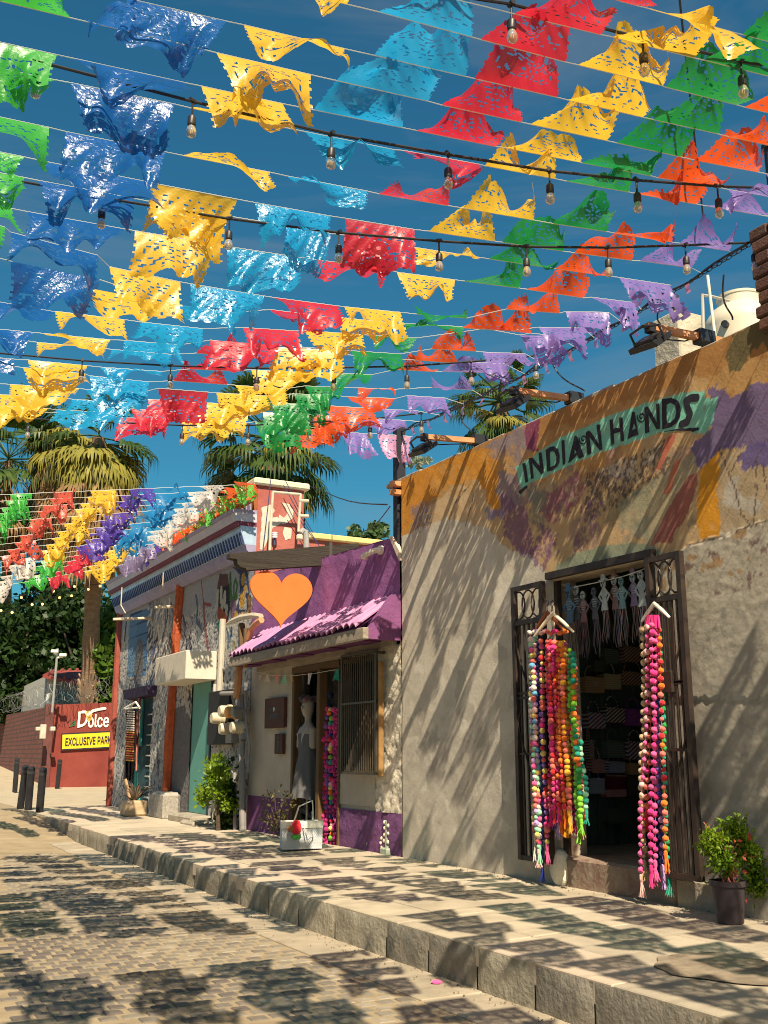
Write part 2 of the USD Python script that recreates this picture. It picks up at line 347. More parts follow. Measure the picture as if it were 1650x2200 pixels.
def lay(m, c, alpha=1.0):
    c = np.array(c, float)
    a = (np.asarray(alpha) * m)[..., None] if np.ndim(alpha) else (alpha * m)[..., None]
    col[:] = col * (1 - a) + c * a
n1, n2, n3 = nz(gy, gzz, 2.2, 1), nz(gy, gzz, 7, 2), nz(gy, gzz * .35, 16, 3)
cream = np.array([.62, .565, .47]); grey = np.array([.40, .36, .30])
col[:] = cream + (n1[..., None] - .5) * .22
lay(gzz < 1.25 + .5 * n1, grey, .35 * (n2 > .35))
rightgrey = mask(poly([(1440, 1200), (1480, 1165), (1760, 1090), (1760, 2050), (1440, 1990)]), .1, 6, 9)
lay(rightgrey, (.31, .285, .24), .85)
mural = mask(poly([(780, 900), (866, 1150), (905, 1135), (960, 1110), (1040, 1130), (1090, 1180), (1150, 1195), (1190, 1250), (1410, 1205), (1470, 1180), (1520, 1160), (1650, 1112), (1800, 1050), (1800, 500)]), .10, 9, 2)
base = np.array([.50, .30, .12])[None, None] * (1 + (n1[..., None] - .5) * .5); col[mural] = base[mural]
lay(mural & (gzz < 3.55 + .35 * n1), (.54, .39, .23), .7)
lay(mural & mask(poly([(860, 1010), (1640, 680), (1640, 770), (1250, 900), (1130, 940), (1060, 1000), (860, 1060)]), .2, 6, 4), (.40, .20, .065), .75)
lay(mural & mask(poly([(860, 1020), (1075, 950), (1072, 1120), (1010, 1030), (960, 1045), (900, 1100), (866, 1160)]), .12, 10, 5), (.62, .27, .035), .9)
lay(mural & mask(poly([(920, 1090), (975, 1045), (1030, 1040), (1070, 1110), (1040, 1130), (960, 1120), (900, 1140)]), .15, 8, 6), (.62, .46, .28), .8)
lay(mask(poly([(1040, 960), (1125, 915), (1150, 960), (1110, 1010), (1120, 1080), (1090, 1100), (1065, 1060), (1075, 1000)]), .12, 14, 7), (.27, .23, .26), .85)
lay(mask(poly([(1120, 960), (1135, 905), (1160, 900), (1150, 1000), (1120, 1030)]), .12, 18, 8), (.24, .05, .13), .9 * (n2 > .4))
wr_ = np.random.default_rng(17)
for k in range(26):
    u_, v_ = wr_.uniform(1120, 1500), 0; v_ = 1000 + wr_.uniform(0, 190) - (u_ - 1120) * .12; a_ = wr_.uniform(25, 60); b_ = wr_.uniform(15, 40)
    flow_ = [(u_ + a_ * math.cos(t) , v_ + b_ * math.sin(t)) for t in np.linspace(0, 6.28, 12)[:-1]]
    lay(mask(poly(flow_), .12, 9, 100 + k, .47, 12) * mural, [(.22, .21, .14), (.30, .19, .17), (.56, .45, .30), (.26, .17, .22), (.42, .27, .12), (.20, .20, .18)][k % 6], .7)
for k in range(10):
    u_, v_ = wr_.uniform(900, 1640), 0; v_ = 1040 - (u_ - 866) * .42 + wr_.uniform(20, 130)
    lay(mask(poly([(u_ + wr_.uniform(40, 90) * math.cos(t), v_ + wr_.uniform(20, 45) * math.sin(t)) for t in np.linspace(0, 6.28, 10)[:-1]]), .14, 8, 140 + k, .48, 9) * mural, [(.60, .33, .10), (.36, .18, .06), (.55, .40, .22)][k % 3], .65)
teal = poly([(1108 + 0, 1003), (1125, 994), (1171, 963), (1207, 939), (1262, 915), (1322, 888), (1377, 869), (1465, 844), (1512, 840), (1514, 857), (1541, 855), (1532, 906), (1516, 930), (1486, 932), (1482, 921), (1413, 931), (1353, 951), (1292, 971), (1231, 997), (1171, 1024), (1135, 1039), (1114, 1070), (1119, 1048)])
lay(mask(poly([(1190, 1240), (1195, 1215), (1235, 1190), (1300, 1172), (1360, 1165), (1410, 1175), (1432, 1195), (1410, 1204)]), .03, 12, 9), (.24, .30, .22), .85)
flow = lambda pts, c, seed, dr=.42, a=.14: lay(mask(poly(pts), a, 26, seed, dr, 34), c, .92)
flow([(1075, 1060), (1130, 1090), (1150, 1200), (1120, 1195), (1085, 1150)], (.19, .085, .18), 11, .38)
flow([(1180, 1060), (1240, 1010), (1260, 1040), (1230, 1100), (1180, 1130), (1160, 1100)], (.28, .09, .15), 12, .44)
flow([(1130, 1030), (1170, 1040), (1170, 1150), (1140, 1120)], (.20, .21, .17), 13, .45)
flow([(1260, 1020), (1430, 940), (1440, 1000), (1400, 1060), (1330, 1090), (1260, 1120)], (.055, .05, .06), 14, .50)
flow([(1290, 1010), (1400, 960), (1400, 990), (1330, 1030)], (.55, .49, .37), 15, .52)
flow([(1160, 1120), (1200, 1150), (1170, 1230), (1140, 1200)], (.20, .09, .18), 16, .46)
flow([(1250, 1080), (1300, 1070), (1270, 1170), (1230, 1190)], (.2, .10, .17), 17, .5)
flow([(880, 1090), (920, 1075), (925, 1130), (890, 1140)], (.20, .19, .24), 18, .45)
flow([(1040, 1090), (1080, 1095), (1085, 1110), (1050, 1115)], (.20, .17, .33), 19, .35)
lay(mask(poly([(1330, 1080), (1500, 960), (1500, 1000), (1430, 1160), (1400, 1165), (1330, 1130)]), .12, 10, 20), (.33, .34, .24), .55)
lay(mask(poly([(1435, 935), (1455, 930), (1420, 1010), (1408, 1010)]), .03, 15, 21), (.50, .14, .09), .9)
lay(mask(poly([(1450, 990), (1462, 990), (1440, 1060), (1425, 1065)]), .03, 15, 22), (.50, .15, .09), .85)
lay(mask(poly([(1400, 1170), (1470, 1030), (1500, 1010), (1480, 1100), (1440, 1165)]), .08, 10, 23), (.30, .07, .075), .8)
lay(mask(poly([(1505, 1015), (1545, 970), (1550, 1060), (1545, 1150), (1510, 1158), (1495, 1120)]), .06, 12, 24), (.66, .29, .02), .95)
lay(mask(poly([(1545, 990), (1590, 960), (1680, 950), (1680, 1110), (1560, 1150), (1540, 1080)]), .12, 9, 25), (.42, .33, .22), .8)
lay(mask(poly([(1560, 1030), (1590, 1020), (1600, 1060), (1640, 1080), (1620, 1110), (1560, 1090)]), .16, 12, 26), (.46, .42, .36), .9)
lav = mask(poly([(1520, 838), (1545, 828), (1560, 850), (1590, 848), (1605, 828), (1650, 822), (1700, 800), (1700, 960), (1620, 960), (1545, 965), (1500, 1010), (1480, 960), (1530, 920)]), .10, 20, 27)
lay(lav, (.155, .12, .27), .92)
lay(mask(poly([(1585, 985), (1610, 955), (1700, 930), (1700, 1000), (1640, 1000), (1600, 1010)]), .09, 26, 28), (.14, .105, .27), .95)
lay(mask(poly([(1570, 800), (1555, 760), (1575, 715), (1640, 690), (1700, 660), (1700, 740), (1640, 740), (1610, 770), (1600, 790)]), .16, 13, 29), (.12, .115, .06), .9)
lay(mask(teal, .025, 18, 30), (.22, .60, .47), 1.0)
lay(mask(teal, .025, 18, 30) & (n2 > .56), (.27, .55, .42), .6)
def stroke(pts, w, c, alpha=.9, seed=40):
    ls = LineString([YZ(u, v) for u, v in pts]).buffer(w); lay(mask(ls, .02, 25, seed), c, alpha)
for pts in ([(1545, 965), (1580, 1050), (1590, 1100), (1612, 1130)], [(1625, 985), (1625, 1060), (1618, 1130)], [(1640, 1000), (1646, 1050)], [(1010, 1040), (975, 1085), (965, 1120)], [(1020, 1060), (1000, 1130)], [(1590, 975), (1572, 1010)]):
    stroke(pts, .006, (.10, .07, .06))
crack = [(1480, 1172), (1520, 1160), (1560, 1152), (1590, 1138), (1612, 1131), (1650, 1118), (1700, 1100)]
lo_right = mask(poly([(1420, 1210)] + crack + [(1760, 1500), (1420, 1500)]), .06, 20, 31)
lay(lo_right & (gzz > 2.35), (.44, .40, .325), .9)
lay(lo_right & (nz(gy, gzz, 13, 77) > .68) & (gzz > 2.45) & (gzz < 2.95), (.17, .10, .10), .8)
lay(lo_right & (nz(gy, gzz, 12, 78) > .70) & (gzz > 2.45) & (gzz < 2.95), (.36, .22, .10), .8)
stroke(crack, .010, (.07, .055, .045), .9, 42)
lay((nz(gy, gzz, 3.1, 90) > .64) & (gzz < 2.6), (.36, .33, .28), .45)          # damp patches
lay((nz(gy, gzz, 30, 91) > .80), (.30, .26, .2), .5)
# plaster relief: broad trowel swells on the left, heavy rough render on the right of the door
hfield += .010 * (nz(gy, gzz, 2.6, 50) - .5) + .004 * (nz(gy, gzz, 11, 51) - .5)
rough = np.clip((5.75 - gy) / .3, 0, 1) * np.clip((3.0 - gzz) / .15, 0, 1)
lay(rough * (nz(gy, gzz * 1.6, 8, 57) > .57), (.46, .42, .34), .55)
hfield += rough * (.008 * (nz(gy, gzz, 3.0, 52) - .5) + .009 * np.abs(nz(gy, gzz * 1.8, 9, 53) - .5) + .004 * (nz(gy, gzz, 30, 54) - .5))
hfield += lo_right * .012
keep = ~((gy > DY0) & (gy < DY1) & (gzz > DZ0 - .3) & (gzz < DZ1))
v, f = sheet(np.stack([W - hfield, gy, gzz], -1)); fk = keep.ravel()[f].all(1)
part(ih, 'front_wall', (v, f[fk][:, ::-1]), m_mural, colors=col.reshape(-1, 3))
m_plain = mat('plain_plaster', (.5, .43, .33), .9, var=.12, bump=.004)
T = .26
part(ih, 'wall_core', cat(bx(W + .016, W + T, DY1, Y1, .2, 4.36), bx(W + .016, W + T, 1.5, DY0, .2, 4.24), bx(W + .016, W + T, DY0, DY1, DZ1, 4.3), bx(W, W + T, 1.5, Y0, .25, 4.3)), m_plain)
part(ih, 'door_reveal', cat(bx(W - .004, W + .02, DY1 - .012, DY1 + .012, DZ0 - .2, DZ1 + .012), bx(W - .004, W + .02, DY0 - .012, DY0 + .012, DZ0 - .2, DZ1 + .012), bx(W - .004, W + .02, DY0 + .012, DY1 - .012, DZ1 - .012, DZ1 + .012)), m_plain)
part(ih, 'coping', cat(*[bev(W + .005, W + T + .02, y, y + .79, float(TOPZ(y)) - .02, float(TOPZ(y)) + .018 + rng.uniform(0, .015), .01) for y in np.arange(1.5, 9.8, .8)]), m_concrete)
part(ih, 'roof', bx(W + T, W + 6, 1.5, 9.9, 3.6, 3.75), m_concrete)
part(ih, 'party_wall', bx(W + T, W + 6, 9.7, 9.9, .2, 4.25), m_plain)
part(ih, 'doorstep', cat(bev(W - .02, W + T + .3, DY0 - .02, DY1 + .05, .2, DZ0, .02)), mat('worn_step', (.33, .28, .21), .92, col2=(.20, .11, .085), scale=7, bump=.01, bscale=25))
part(ih, 'step_patch', bev(W - .035, W + .01, DY0 - .5, DY0 - .03, .25, .5, .02), m_concrete)
part(ih, 'interior', cat(bx(W + T, W + 3.0, 4.6, 8.0, DZ0 - .06, DZ0 - .004), bx(W + 2.9, W + 3.0, 4.6, 8.0, DZ0, 3.5), bx(W + T, W + 2.9, 4.5, 4.6, DZ0, 3.5), bx(W + T, W + 3.0, 4.6, 8.0, 3.3, 3.4)), m_inside)
m_plank = mat('green_board', (.085, .125, .105), .7, var=.35, scale=3, stretch=(9, 9, .8), bump=.003, bscale=30)
x = W + T
for k in range(9):
    part(ih, 'back_board', bev(x + .006, x + .225, 7.88, 7.92, DZ0, 3.3, .006), m_plank); x += .23
# painted name, letter by letter
def decal(pg):
    """paint lying on the plaster, following its swells"""
    out = []
    for q in getattr(pg, 'geoms', [pg]):
        v2, f2 = trimesh.creation.triangulate_polygon(q, engine='earcut'); v3 = np.column_stack([v2, np.zeros(len(v2))])
        v3, f2 = trimesh.remesh.subdivide_to_size(v3, f2, .045, max_iter=12); h = .010 * (nz(v3[:, 0], v3[:, 1], 2.6, 50) - .5) + .004 * (nz(v3[:, 0], v3[:, 1], 11, 51) - .5)
        out.append((np.column_stack([W - h - .003, v3[:, 0], v3[:, 1]]), np.asarray(f2)[:, ::-1]))
    return cat(out)
ZX = lambda pts: [YZ(1080 + x * .30303, 830 + y * .30303) for x, y in pts]
m_ink = mat('black_sign_paint', (.022, .02, .034), .7, var=.3, scale=20)
L = [  # outline(s), holes
 ([[(140, 548), (162, 543), (182, 675), (162, 687)]], []),
 ([[(185, 510), (206, 505), (222, 650), (203, 660)], [(186, 514), (214, 506), (290, 596), (272, 622)], [(256, 472), (277, 467), (293, 610), (268, 626)]], []),
 ([[(306, 452), (335, 432), (362, 424), (392, 445), (406, 490), (406, 540), (388, 572), (352, 597), (316, 606)]], [[(336, 470), (352, 458), (372, 470), (382, 500), (382, 535), (368, 560), (338, 573)]]),
 ([[(418, 386), (440, 380), (448, 550), (428, 558)]], []),
 ([[(512, 352), (526, 350), (578, 498), (543, 515), (528, 488), (500, 518), (484, 536), (466, 545)]], [[(514, 446), (526, 470), (508, 482)]]),
 ([[(590, 330), (612, 312), (630, 474), (601, 490)], [(590, 322), (622, 318), (708, 446), (688, 455)], [(667, 276), (691, 268), (707, 446), (690, 452)]], []),
 ([[(760, 240), (783, 233), (793, 410), (770, 418)], [(784, 310), (802, 292), (836, 300), (838, 322), (788, 336)], [(828, 225), (851, 219), (862, 386), (838, 393)]], []),
 ([[(920, 184), (938, 181), (963, 344), (922, 356), (884, 378)]], [[(932, 262), (945, 298), (916, 312)]]),
 ([[(1006, 152), (1030, 142), (1041, 325), (1010, 336)], [(1004, 150), (1034, 148), (1115, 294), (1092, 306)], [(1088, 126), (1111, 119), (1117, 300), (1095, 306)]], []),
 ([[(1130, 90), (1198, 82), (1242, 100), (1262, 150), (1262, 210), (1240, 255), (1198, 288), (1132, 306)]], [[(1162, 130), (1192, 116), (1222, 135), (1232, 180), (1222, 228), (1192, 256), (1166, 262)]]),
]
for outs, holes in L:
    pg = shapely.union_all([Polygon(ZX(o)).buffer(0) for o in outs])
    for h in holes: pg = pg.difference(Polygon(ZX(h)).buffer(0))
    part(ih, 'sign_letter', decal(pg), m_ink)
part(ih, 'sign_letter', decal(LineString(ZX([(1378, 82), (1335, 84), (1302, 104), (1312, 150), (1330, 200), (1308, 252), (1270, 270)])).buffer(.030)), m_ink)
for cx, cy in ((572, 375), (985, 218)):
    sp = [(cx + (7 + 3.1 * a) * math.cos(a * 1.15 + 1), cy + (8 + 4.4 * a) * math.sin(a * 1.15 + 1)) for a in np.linspace(0, 7.5, 22)]
    part(ih, 'sign_curl', decal(LineString(ZX(sp)).buffer(.0065)), m_ink)
part(ih, 'sign_underline', decal(Polygon(ZX([(1095, 330), (1240, 302), (1392, 292), (1394, 308), (1348, 326), (1338, 316), (1200, 316)])).buffer(0)), m_ink)
part(ih, 'sign_underline', decal(Polygon(ZX([(110, 745), (170, 700), (176, 715), (125, 768)])).buffer(0)), m_ink)

# door frame and the two iron gate leaves
m_iron = mat('dark_iron', (.02, .016, .015), .5, scale=9, col2=(.062, .04, .03), spec=.5, metal=.2)
part(ih, 'door_frame', cat(bar((W - .02, DY0 - .01, DZ1 + .02), (W - .02, DY1 + .03, DZ1 + .035), .07, .06), bar((W + .03, DY1 - .03, DZ0), (W + .03, DY1 - .03, DZ1), .05), bar((W + .03, DY0 + .03, DZ0), (W + .03, DY0 + .03, DZ1), .05)), m_iron)
def gate_leaf(name, y0, y1, z0, z1, x, lab):
    g = part(ih, 'gate_leaf', cat(*[bar((x, a, z0), (x, a, z1), .045) for a in (y0, y1)], *[bar((x, y0, z), (x, y1, z), .04) for z in (z0 + .02, z1 - .02, z1 - .33)]), m_iron, lab)
    for z in (z0 + .88, z0 + 1.36, z1 - .95): part(g, 'rail', bar((x, y0, z), (x, y1, z), .022), m_iron)
    n = 6
    for k in range(1, n):
        a = y0 + (y1 - y0) * k / n
        part(g, 'bar', bar((x, a, z0 + .03), (x, a, z1 - .34), .016), m_iron)
    for k in range(3):
        a = y0 + (y1 - y0) * (k + .5) / 3; t = np.linspace(0, 2 * np.pi, 15)
        part(g, 'ring', tube(np.stack([np.full(15, x), a + (y1 - y0) / 4.6 * np.cos(t), z1 - .175 + .125 * np.sin(t)], 1), .008, 5, False), m_iron)
    mid = (y0 + y1) / 2
    for zc, s in ((z1 - .45, -1), (z0 + 1.2, -1)):
        for sd in (-1, 1):
            t = np.linspace(0, 1, 16); th = t * 5.5
            yy = mid + sd * (.02 + .16 * np.sin(np.clip(t * 2.2, 0, 1.9)) - .05 * np.clip(t - .7, 0, 1) * 3)
            zz = zc - .5 * (1 - t) ** 1.3 + .05 * np.sin(th * .5)
            part(g, 'scroll', tube(np.stack([np.full(16, x - .012), yy, zz + .03], 1), .008, 5), m_iron)
    part(g, 'lock_box', bev(x - .03, x + .03, *sorted((y1 - .02, y1 - .20 if y1 > y0 else y1 + .20)), z0 + 1.28, z0 + 1.44, .006), m_iron)
gate_leaf('left', 7.66, 7.24, .47, 2.82, W - .09, 'left gate leaf with bars, rings and scrolls')
gate_leaf('right', 5.56, 5.885, .50, 2.80, W - .10, 'right gate leaf with bars, rings and scrolls')
# ------------------------------------------------------------------ purple shop with pink awning
ps = thing('purple_shop', 'small white shop with purple parapet, pink corrugated awning and purple skirting', 'shop building', (W, 12.2, .3))
m_white = mat('white_plaster', (.50, .445, .36), .9, var=.12, scale=3, bump=.006, bscale=40)
m_rough = mat('rough_white_render', (.62, .56, .45), .95, var=.12, scale=4, bump=.02, bscale=22)
m_purple = mat('purple_paint', (.22, .08, .24), .9, scale=2.5, bump=.006, bscale=32, col2=(.34, .135, .35))
m_skirt = mat('purple_skirting', (.17, .065, .18), .85, var=.2, scale=3, bump=.012, bscale=24)
m_pink = mat('pink_sheet', (.40, .17, .33), .85, scale=5, bump=.003, col2=(.58, .29, .48))
m_under = mat('purple_boards', (.12, .03, .12), .8, var=.2)
m_beam = mat('grey_timber', (.022, .019, .016), .9, scale=2.2, stretch=(.5, 8, 22), bump=.010, bscale=14, col2=(.075, .062, .048))
m_fascia = mat('weathered_fascia', (.33, .28, .22), .85, var=.25, scale=4, stretch=(6, .8, 6), bump=.004)
P0, P1, TP = 9.93, 14.44, lambda y: 3.74 + (y - 10.1) * .042
OY0, OY1, OZ1 = 11.43, 12.88, 2.42             # shop opening
WY0, WY1, WZ0, WZ1 = 10.52, 11.40, 1.16, 2.46  # window
def wallgrid(y0, y1, z0, z1, hole=None, res=.03, amp=.012, s=9, seed=0, off=0.0):
    a, b = np.meshgrid(np.linspace(y0, y1, max(2, int((y1 - y0) / res))), np.linspace(z0, z1, max(2, int((z1 - z0) / res))), indexing='ij')
    h = amp * (nz(a, b, s, seed) - .5) + amp * .6 * (nz(a, b, s * 3, seed + 1) - .5)
    v, f = sheet(np.stack([W - h - off, a, b], -1))
    return v, f[:, ::-1]
def bands(y0, y1, z0, z1, **k): return wallgrid(y0, y1, z0, z1, **k)
part(ps, 'lower_wall', cat(bands(OY1, P1, .78, 2.75), bands(WY1, OY0, .78, 2.75) if OY0 - WY1 > .02 else bands(OY1, P1, 2.7, 2.75), bands(WY0, WY1, .78, WZ0), bands(WY0, OY1, WZ1, 2.75), bx(W + .012, W + .24, OY1, P1, .2, 3.0), bx(W + .012, W + .24, P0, OY0, .2, WZ0), bx(W + .012, W + .24, P0, WY0, WZ0, 3.0), bx(W + .012, W + .24, P0, OY1, WZ1, 3.0)), m_white, smooth=True)
part(ps, 'rough_pier', bands(P0, WY0, .735, 2.66, amp=.05, s=7, seed=3, res=.02), m_rough, smooth=True)
part(ps, 'skirting', bands(OY1, P1, .25, .78, off=.004), m_skirt, smooth=True)
part(ps, 'skirting', bands(P0, OY0, .25, .735, amp=.035, s=8, seed=5, off=.004), m_skirt, smooth=True)
gy2, gt2 = np.meshgrid(np.linspace(P0, P1, 150), np.linspace(0, 1, 50), indexing='ij')
zt = np.where(gy2 < 10.13, 3.74 - (10.13 - gy2) * 1.0, TP(gy2)); gz2 = 2.62 + gt2 * (zt - 2.62)
h2 = .016 * (nz(gy2, gz2, 5, 7) - .5) + .008 * (nz(gy2, gz2, 20, 8) - .5)
v, f = sheet(np.stack([W - .012 - h2, gy2, gz2], -1))
part(ps, 'parapet', cat((v, f[:, ::-1]), bx(W, W + .22, 10.14, P1, 2.6, 3.73), sheet(np.stack([np.stack([np.full(150, W - .014), gy2[:, 0], zt[:, 0]], -1), np.stack([np.full(150, W + .22), gy2[:, 0], zt[:, 0] + .004], -1)], 1))), m_purple, smooth=True)
part(ps, 'parapet_end', plate(Polygon([(10.15, 3.752), (10.10, 3.755), (9.915, 3.56), (9.915, 3.44)]), .05, on_wall(-.02)), mat('bare_mortar', (.62, .52, .42), .9))
part(ps, 'roof', bx(W + .22, W + 5, P0, P1, 3.3, 3.42), m_concrete)
# awning: corrugated sheets on a fascia beam with a boarded underside
AY0, AY1, ax0, az0, az1 = 10.02, 14.08, W - .47, 2.70, 3.05
pitch = .148
n = int((AY1 - AY0) / pitch)
for k in range(n):
    yy = AY0 + .02 + pitch * (k + np.linspace(0, 1, 9))
    t = np.linspace(0, 1, 6); tilt = rng.normal(0, .004)
    prof = .045 * np.abs(np.sin(np.pi * np.linspace(0, 1, 9))) ** .75
    X, Y = np.meshgrid(t, yy, indexing='ij'); sag = .012 * math.sin(k * .9) + tilt
    up = np.stack([W - .015 + (ax0 - .035 - W + .015) * X, Y + 0 * X, az1 + (az0 - az1) * X + prof[None, :] + sag * X], -1)
    lo = up.copy(); lo[..., 2] -= .012
    part(ps, 'awning_sheet', cat((sheet(up)[0], sheet(up)[1][:, ::-1]), sheet(lo), sheet(np.stack([up[-1], lo[-1]], 0))), m_pink, smooth=50)
part(ps, 'awning_deck', cat(sheet(np.array([[[W, AY0, az1 - .03], [W, AY1, az1 - .03]], [[ax0, AY0, az0 - .02], [ax0, AY1, az0 - .02]]])), sheet(np.array([[[W, AY0, az1 - .055], [W, AY1, az1 - .055]], [[ax0, AY0, az0 - .045], [ax0, AY1, az0 - .045]]])[:, ::-1])), m_under)
part(ps, 'fascia', bev(ax0 - .01, ax0 + .06, AY0 - .12, AY1, az0 - .15, az0 - .022, .008), m_fascia)
part(ps, 'wall_plate', bev(W - .06, W, AY0, AY1, az0 - .20, az0 - .09, .006), m_fascia)
for k in range(9):
    a = AY0 + .25 + k * .45
    part(ps, 'soffit_board', bev(ax0 + .062, W - .062, a, a + .40, az0 - .13 + (k % 2) * .012, az0 - .10 + (k % 2) * .012, .004), m_under)
chk = Polygon([(W - .48, 2.56), (W, 2.56), (W, 3.08), (W - .10, 3.06)])
part(ps, 'awning_cheek', plate(chk, .09, lambda q: np.stack([q[:, 0], 9.93 + q[:, 2], q[:, 1]], -1)), mat('cheek_purple', (.21, .07, .195), .85, var=.2, scale=4, bump=.008, bscale=30))
# roof beam that carries the heart
prof = [(4.27, 3.745), (4.27, 3.70), (4.35, 3.68), (4.37, 3.62), (4.42, 3.57), (4.50, 3.555), (4.52, 3.535), (5.45, 3.655), (6.1, 3.72), (6.1, 3.96), (5.86, 3.965)]
prof = [(4.27, 3.765), (4.27, 3.71), (4.36, 3.70), (4.375, 3.645), (4.41, 3.61), (4.48, 3.60), (4.49, 3.575), (6.05, 3.80), (6.05, 4.065)]
part(ps, 'roof_beam', plate(Polygon(prof), .13, lambda q: np.stack([q[:, 0], 12.0 + q[:, 2], q[:, 1]], -1)), m_beam)
part(ps, 'beam_strap', bx(5.62, 5.66, 11.994, 12.136, 3.73, 4.035), mat('strap', (.07, .06, .05), .6))
p = P(805, 1188, x=W - .06)
part(ps, 'drain_spout', cat(tube([(W + .05, p[1] - .1, p[2] + .02), (W - .05, p[1] - .1, p[2] + .02), (W - .11, p[1] - .06, p[2] + .01), (W - .13, p[1] + .10, p[2] - .02)], [.034, .034, .034, .03], 10), tube([(W - .02, p[1] - .1, p[2] + .02), (W - .055, p[1] - .1, p[2] + .02)], .055, 12), tube([(W - .128, p[1] + .08, p[2] - .018), (W - .133, p[1] + .14, p[2] - .026)], .042, 10)), mat('white_pipe', (.72, .66, .52), .5))
# opening: timber posts, dark inside
m_wood = mat('brown_timber', (.13, .075, .032), .7, var=.35, scale=4, stretch=(10, 10, .7), bump=.003)
part(ps, 'door_frame', cat(bev(W - .02, W + .09, OY1 - .07, OY1, .3, OZ1, .005), bev(W - .02, W + .09, OY0, OY0 + .04, .3, OZ1, .005), bev(W - .03, W + .09, OY0, OY1, OZ1 - .03, OZ1 + .05, .005)), m_wood)
part(ps, 'door_post', bev(W - .06, W + .05, 11.91, 12.00, .28, OZ1 - .03, .006), m_wood)
part(ps, 'shop_interior', cat(bx(W + 1.6, W + 1.7, P0, P1, .3, 3.2), bx(W + .24, W + 1.6, 14.2, 14.3, .3, 3.2), bx(W + .24, W + 1.6, 10.0, 10.1, .3, 3.2), bx(W + .24, W + 1.6, P0, P1, .25, .3), bx(W + .24, W + 1.6, P0, P1, 2.9, 3.0)), mat('shop_dark', (.16, .145, .14), .9))
part(ps, 'inner_panel', cat(*[bev(W + .62, W + .65, a, a + .33, 1.5, 2.6, .006) for a in (11.55, 11.89, 12.23, 12.57, 12.91, 13.25, 13.6)]), mat('pale_panel', (.30, .27, .26), .8))
# window with its iron cage
part(ps, 'window_glass', bx(W + .10, W + .112, WY0, WY1, WZ0, WZ1), usdkit.material(stage, '/World/Looks/pane', {'t': ('transparent_bsdf', {'color': (.75, .77, .75)}), 'g': ('glossy_bsdf', {'roughness': .03}), 'f': ('fresnel', {'IOR': 1.5}), 'm': ('mix_closure', {})}, [('f.fac', 'm.fac'), ('t.BSDF', 'm.closure1'), ('g.BSDF', 'm.closure2')], surface='m.closure'))
fr = part(ps, 'window_frame', cat(bev(W - .02, W + .1, WY0, WY0 + .05, WZ0, WZ1, .005), bev(W - .02, W + .1, WY1 - .05, WY1, WZ0, WZ1, .005), bev(W - .02, W + .1, WY0 + .05, WY1 - .05, WZ0, WZ0 + .05, .005), bev(W - .02, W + .1, WY0 + .05, WY1 - .05, WZ1 - .05, WZ1, .005), bx(W + .02, W + .09, 10.94, 10.98, WZ0 + .05, WZ1 - .05)), m_wood)
m_brass = mat('tarnished_bar', (.085, .07, .05), .5, var=.3, scale=10, metal=.4)
xg = W - .10
GY0, GY1 = P(810, 1560, x=xg)[1], P(733, 1560, x=xg)[1]
part(ps, 'window_grille', cat(bev(xg - .015, xg + .015, GY0, GY0 + .035, WZ0 - .02, WZ1 + .02, .003), bev(xg - .015, xg + .015, GY1 - .035, GY1, WZ0 - .02, WZ1 + .02, .003), bar((xg, GY0, WZ0 - .02), (xg, GY1, WZ0 - .02), .03), bar((xg, GY0, WZ1 + .02), (xg, GY1, WZ1 + .02), .03), bar((xg, GY0, 1.92), (xg, GY1, 1.92), .022), *[bar((xg, GY0 + .01, z), (W, GY0 + .01, z), .03) for z in (WZ0, WZ1)], *[bar((xg, GY1 - .01, z), (W, GY1 - .01, z), .03) for z in (WZ0, WZ1)]), m_brass)
for k in range(1, 17): part(ps, 'grille_bar', bar((xg, GY0 + (GY1 - GY0) * k / 17, WZ0), (xg, GY0 + (GY1 - GY0) * k / 17, WZ1), .012), m_brass)
part(ps, 'cage_post', bev(W - .10, W - .04, GY0 - .05, GY0 - .012, WZ0 - .05, WZ1 - .1, .006), mat('ochre_post', (.30, .17, .06), .7, var=.3, scale=6))

# heart sign hanging from the beam
t = np.linspace(0, 2 * np.pi, 90)[:-1]
hx, hz = 16 * np.sin(t) ** 3, 13 * np.cos(t) - 5 * np.cos(2 * t) - 2 * np.cos(3 * t) - np.cos(4 * t)
hp = Polygon(np.stack([4.985 + hx / 32 * .845, 3.245 + (hz + 2.5) / 29 * .70], 1))
hs = thing('heart_sign', 'orange wooden heart hanging under the timber beam', 'sign', (4.985, 12.05, 3.25))
part(hs, 'heart', plate(hp, .035, lambda q: np.stack([q[:, 0], 12.04 + q[:, 2], q[:, 1]], -1)), mat('orange_heart', (.80, .175, .035), .6, var=.1, scale=3, bump=.002))
part(hs, 'hanger_wire', cat(tube([(4.74, 12.055, 3.55), (4.74, 12.055, 3.63)], .006), tube([(5.25, 12.055, 3.55), (5.25, 12.055, 3.70)], .006)), m_iron)

